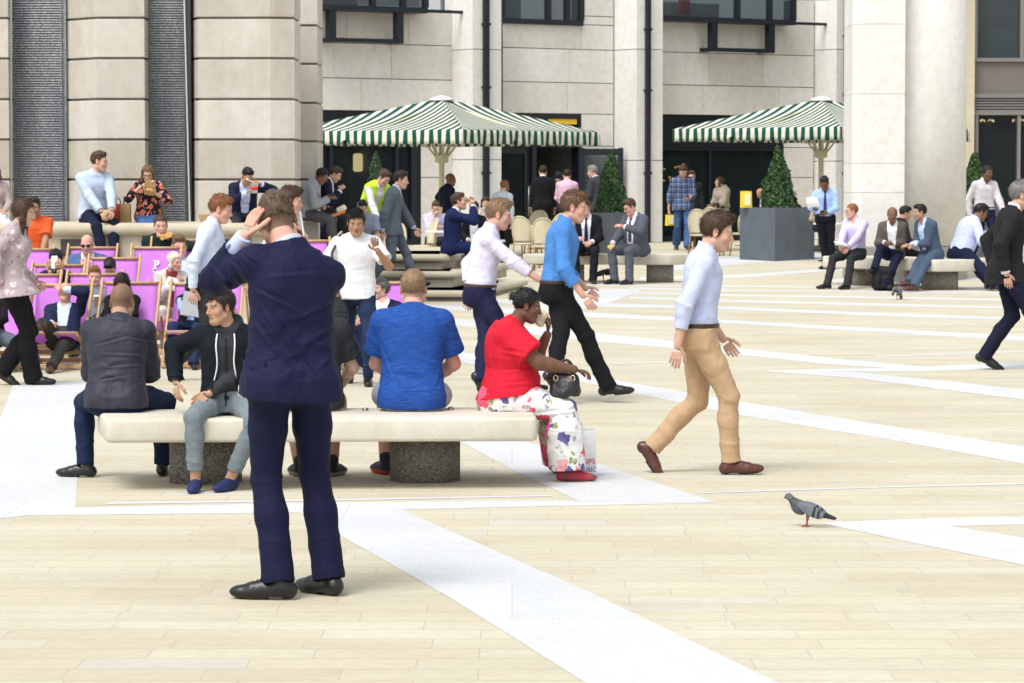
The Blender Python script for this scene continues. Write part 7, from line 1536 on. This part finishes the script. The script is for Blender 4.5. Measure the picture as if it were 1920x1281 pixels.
# ------------------------------------------------------------------ things held, worn over the shoulder or set down
def hc_(p, i, dx=0, dy=0, dz=0): return p.world(p.hand_c[i]) + V3(dx, dy, dz)
def fa(p, a=0): return -(p.face) + a
if HERO:
    h = HERO.HR; q = HERO.hc + h @ V3(.097, .012, -.045) * HERO.k; R4 = Matrix((HERO.R() @ h @ ry(.10) @ rx(-.25) @ rz(math.pi / 2)).tolist()).to_4x4()
    phone(HERO.world(q), R4.to_euler(), 'white phone held to the ear of the man in the navy suit', (.62, .62, .64))
    # pocket flap, sleeve buttons, back seam on the jacket
    jk = [o for o in HERO.root.children if o.name.startswith('jacket')][0]
    k = HERO.k; c, r, fw, t = HERO.frame(.13); a, b = HERO.stations([.13], .024)[0][3:]
    mb = MB(); n = 8; pts = []
    for z in (.0, -.058):
        for i in range(n + 1):
            an = math.radians(176 + 50 * i / n); x, y = -abs(math.cos(an)) ** (2 / 2.35) * (a + .004 * k), math.copysign(abs(math.sin(an)) ** (2 / 2.35), math.sin(an)) * (b + .004 * k)
            pts.append(c + r * x * 1.05 + fw * (y * 1.09 - .006) + t * (z + .01 * i / n) * k)
    mb.v = pts; mb.f = [(i, i + 1, n + 2 + i, n + 1 + i) for i in range(n)]
    pf = mb.obj('pocket_flap', NAVY, jk, True); pf.modifiers.new('thick', 'SOLIDIFY').thickness = .008
    mb = MB()
    for j in range(3):
        e = HERO.el[0] + (HERO.wr[0] - HERO.el[0]) * (.62 + .045 * j); ax = nrm(HERO.wr[0] - HERO.el[0]); sd = nrm(np.cross(ax, V3(0, 1, 0))); sd = sd if sd[0] < 0 else -sd; mb.lathe((0, 0, 0), [(.007, -.002), (.007, .003), (.002, .004)], 8); m_ = len(mb.v) // 24
        for v_ in range(len(mb.v) - 24, len(mb.v)): mb.v[v_] = tuple(np.array(mb.v[v_]) * 1.0 + e + (sd * .75 - V3(0, 1, 0) * .55) * .058 * k)
    mb.obj('cuff_button', plain('horn_button', (.01, .01, .015), .3, 0), jk)
    for i in (0, 1):
        sh = [o for o in HERO.root.children if o.name.startswith('shoe')][i]; off, fd, fu = HERO.ft[i]; A = HERO.an[i]; rr = np.cross(fd, fu); mb = MB()
        for j in range(4):
            y = .072 + j * .016; mb.tube([A + (rr * x + fd * y + fu * (.004 - j * .008 - abs(x) * .25)) * k for x in (-.022, -.008, .008, .022)], .0032, 5)
        for sx in (-1, 1): mb.tube([A + (rr * sx * x + fd * (.070 - x * .1) + fu * (.006 - z)) * k for x, z in ((0, 0), (.016, -.012), (.032, .006), (.028, .022), (.008, .006))], .0028, 5)
        mb.obj('shoe_lace', plain('black_lace', (.012, .012, .013), .7, 0), sh, True)
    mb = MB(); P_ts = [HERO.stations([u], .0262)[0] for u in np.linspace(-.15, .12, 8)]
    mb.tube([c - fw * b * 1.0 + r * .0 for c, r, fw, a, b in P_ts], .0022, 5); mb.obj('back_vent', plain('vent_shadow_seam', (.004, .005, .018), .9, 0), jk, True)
if BOY:
    jk = [o for o in BOY.root.children if o.name.startswith('jacket')][0]; k = BOY.k; zp = plain('white_zip', (.72, .72, .70), .5, .05)
    for sg in (-1, 1):
        pts = []
        for u in np.linspace(-.09, .96, 16):
            c, r, fw, a, b = BOY.stations([u], .028, .155)[0]; hw = float(np.interp(u, [-.3, 0, .5, 1.0], [.11, .085, .068, .05])) * k; x = hw + .008 * math.sin(u * 9); y = b * (max(0, 1 - (x / a) ** 2.35)) ** (1 / 2.35); pts.append(c + r * sg * x + fw * (y + .001))
        MB().tube(pts, .0052, 6).obj('zip_edge', zp, jk, True)
    hd = [o for o in BOY.root.children if o.name.startswith('hoodie')][0]
    pts = [(lambda c, r, fw, a, b: c + fw * (b + .004))(*BOY.stations([u], .014)[0]) for u in np.linspace(-.08, .9, 12)]
    MB().tube(pts, .0045, 6).obj('zip', plain('dark_zip', (.008, .008, .009), .4, 0), hd, True)
if LADY:
    handbag(at(1060, 744, 20.0), fa(LADY, math.radians(80)), 'black leather handbag with gold rings on the lap of the woman in red', .20, .14, .12)
    food(hc_(LADY, 0, -.03, 0, .03), 'pale sandwich in a red napkin held by the woman in red', (.07, .06, .10), (.70, .62, .45), 'sandwich', (0, .5, 0)); p = gnd(1084, 898)
    cb = paper_bag(p + V3(.02, .16, 0), 'white plastic carrier bag with red and blue lettering behind floral trousers', .17, .12, .30, (.72, .73, .75), .3, False, name='carrier_bag')
    rt = (math.pi / 2, 0, 0); text_mesh('SHOPS', .05, plain('red_print', (.6, .05, .04), .6, 0), cb, (-.075, -.073, .085), rt); text_mesh('& MUSIC', .042, plain('blue_print', (.03, .05, .35), .6, 0), cb, (-.078, -.076, .035), rt)
if TOTE:
    b = handbag(TOTE.world(TOTE.hip + V3(.24, .10, -.26)), fa(TOTE, .5), 'dark grey shoulder bag of the young man walking towards the bench', .38, .28, .12, (.030, .034, .040), rough=.6, buckle=False)
    st = [TOTE.world(TOTE.hip + V3(.24, .12, .0)), TOTE.world(TOTE.sh[1] + V3(.06, .085, -.08)), TOTE.world(TOTE.sh[1] + V3(-.02, .03, .075)), TOTE.world(TOTE.sh[1] + V3(.07, -.08, -.08)), TOTE.world(TOTE.hip + V3(.25, .04, .0))]; bl_ = Matrix.Rotation(fa(TOTE, .5), 3, 'Z').inverted()
    MB().tube([np.array(bl_ @ Vector(tuple(q - np.array(b.location)))) for q in st], .012, 6).obj('shoulder_strap', plain('leather', (.030, .034, .040), .6, .15, 30, 0, .5, .3, 120), b, True)
if M1:
    food(hc_(M1, 1, .02, -.02, .02), 'crumpled gold foil parcel held by the man in the pale blue jumper', (.09, .08, .14), (.50, .36, .20), 'foil_parcel', (0, .3, 0), 2)
    lp = at(243, 417, 42.0); z_ = ZL
    paper_bag((at(222, 417, 42.1)[0], 42.1, z_), 'red paper carrier bag standing on the ledge behind the brown one', .14, .09, .24, (.50, .05, .035), .2); paper_bag((at(236, 417, 41.95)[0], 41.95, z_), 'brown paper carrier bag on the ledge between the couple', .13, .09, .24, (.42, .28, .12), -.1)
if W1:
    bx = foodbox(hc_(W1, 0, -.02, -.05, .0), 'brown card food box held by the woman in floral', (.40, .24, .11), .15, .07, .2); bx.rotation_euler = (.5, .15, .3)
    fk = place(MB().box((0, 0, 0), (.008, .003, .15)).box((0, 0, .09), (.02, .003, .04)), 'fork', plain('pale_plastic', (.75, .74, .7), .4, 0), hc_(W1, 1, .02, -.03, .02), 'pale fork in the hand of the woman in floral', 'fork', None, False, (.3, 1.1, 0))
if CUPM:
    cup(hc_(CUPM, 1, .02, -.03, -.02), 'white printed paper cup with a red band held by the man spooning', .13, .055, (.66, .64, .62), (.65, .04, .04))
    place(MB().tube([(0, 0, -.08), (0, 0, .05)], .004, 6).lathe((0, 0, .05), [(.004, 0), (.014, .015), (.012, .035), (.002, .045)], 8), 'spoon', plain('pale_plastic', (.75, .74, .7), .4, 0), hc_(CUPM, 0, -.04, -.02, .02), 'plastic spoon in the hand of the man with the cup', 'spoon', None, True, (0, -1.1, 0))
    foodbox((at(396, 415, 42)[0], 42.0, ZL), 'flat brown card box lying on the ledge', (.48, .34, .20), .34, .10, .1, False, 'card_box')
p = at(640, 392, 44.4); food(p, 'half eaten wrap in white paper held by the man in grey', (.14, .07, .08), (.70, .66, .55), 'wrap', (0, -.5, 0), 4); food(at(631, 402, 44.4), 'orange napkin on the lap of the man in grey', (.24, .16, .03), (.75, .20, .03), 'napkin', (0, -.35, .2), 5, 'napkin')
if DRINK: cup(hc_(DRINK, 1, -.02, .02, -.02), 'beige paper cup at the lips of the man drinking', .12, .042, (.62, .55, .36), None, (0, -1.15, 0))
if EATER: food(hc_(EATER, 1, -.02, -.02, .02), 'yellow green sandwich in the hand of the man in the grey suit', (.09, .06, .06), (.62, .52, .16), 'sandwich', None, 6)
if PLD:
    bg_ = paper_bag(PLD.world(PLD.hand_c[1]) + V3(-.01, -.02, -.25), 'yellow and white paper bag swinging from the hand of the man in plaid', .16, .10, .22, (.78, .62, .04), .5, False, stripe=(.82, .80, .7)); phone(hc_(PLD, 0, .02, -.02, .02), (.9, 0, .2), 'black phone read by the man in plaid')
if SCF: handbag(SCF.world(SCF.wr[1] + V3(-.10, .10, -.24)), fa(SCF, .9), 'taupe leather handbag hanging from the arm of the woman in the shawl', .34, .23, .15, (.17, .125, .095), rough=.5)
if TIE:
    foodbox(hc_(TIE, 1, -.06, -.06, .03), 'open white takeaway box held by the man in the tie', (.78, .77, .74), .22, .06, .1); phone(hc_(TIE, 0, -.02, -.03, .02), (1.1, 0, .1), 'small phone in the hand of the man in the tie')
if LIL: food(LIL.world((LIL.wr[0] + LIL.wr[1]) / 2 + V3(0, .13, .03)), 'white paper napkin in the hands of the man in lilac', (.20, .12, .03), (.78, .78, .74), 'napkin', (.3, .2, .5), 8, 'napkin')
cup(at(1655, 478, 51.3) - V3(0, 0, .03), 'white paper cup standing on the bench beside the man in brown', .12, .045)
if LB: food(hc_(LB, 0, .06, 0, .02), 'clear tub of orange food held by the man in pale blue', (.16, .12, .06), (.48, .20, .05), 'food_tub', None, 9)
f = Sdf(.008); f.box((0, 0, .19), (.17, .11, .19), None, .08, .02); f.box((0, -.10, .13), (.13, .06, .10), None, .04, .03); v, q = f.build(); v = v + vnormals(v, q) * (.012 * vnoise(v * 14))[:, None]
bp = mesh_obj('backpack', [(v, q, None)], cloth('black_nylon', (.014, .014, .020), .6)); bp.location = gnd(1655, 545); tag(bp, 'black backpack on the ground between the legs of the bench sitters', 'backpack')
for sx in (-.07, .07): MB().tube([(sx, -.10, .34), (sx, -.17, .26), (sx, -.17, .14), (sx, -.12, .05)], .012, 6).obj('strap', cloth('black_nylon', (.014, .014, .020), .6), bp, True)
paper_bag(gnd(1708, 541) + V3(.05, .5, 0), 'white carrier bag under the bench by the column', .24, .12, .34, (.70, .69, .68), .2, True, (.4, .05, .05), (.45, .06, .06), 'carrier_bag')
if PHM: phone(PHM.world((PHM.hand_c[0] + PHM.hand_c[1]) / 2 + V3(0, .02, .02)), (-.15, 0, 0), 'white phone held up by the man with thick black hair', (.7, .7, .72))
if GIN: cup(hc_(GIN, 0, 0, -.05, -.06), 'brown takeaway cup held by the ginger haired man', .12, .04, (.42, .33, .26), None, None, True)
if BOOK: place(MB().box((0, 0, 0), (.20, .018, .27), None, .003), 'book', plain('grey_book_cover', (.30, .31, .33), .5, .1), BOOK.world((BOOK.hand_c[0] + BOOK.hand_c[1]) / 2 + V3(0, .02, .10)), 'grey book held up by the woman reading in sunglasses', 'book', None, False, (-.5, .15, 0))
mg = MB(); mg.v = [(x, .03 * math.sin(x * 9), z) for z in (0, .17) for x in np.linspace(-.14, .14, 9)]; mg.f = [(i, i + 1, 10 + i, 9 + i) for i in range(8)]
mo = place(mg, 'magazine', plain('magazine_page', (.66, .67, .66), .5, .15, 14), at(332, 547, 34.35), 'open magazine in the hands of the grey haired woman', 'magazine', None, True, (-.7, .1, -.15)); mo.modifiers.new('thick', 'SOLIDIFY').thickness = .006
MB().box((-.09, -.026, .09), (.05, .004, .05)).obj('printed_picture', plain('green_print', (.12, .42, .10), .5), mo)
food(at(312, 443, 39.75), 'orange wrapped sandwich of the woman in dark green', (.16, .06, .07), (.68, .36, .12), 'sandwich', (0, -.3, 0), 11)
for i, (px, py, D) in enumerate(((826, 396, 57.1), (1560, 408, 61.4), (905, 398, 51.4))): cup(at(px, py, D) - V3(0, 0, .03), ('glass of juice in front of the man in glasses', 'white cup on the table behind the man in the tie', 'white cup on the table beside the woman covering her mouth')[i], .10, .035, ((.60, .50, .25), (.74, .73, .7), (.7, .7, .68))[i])
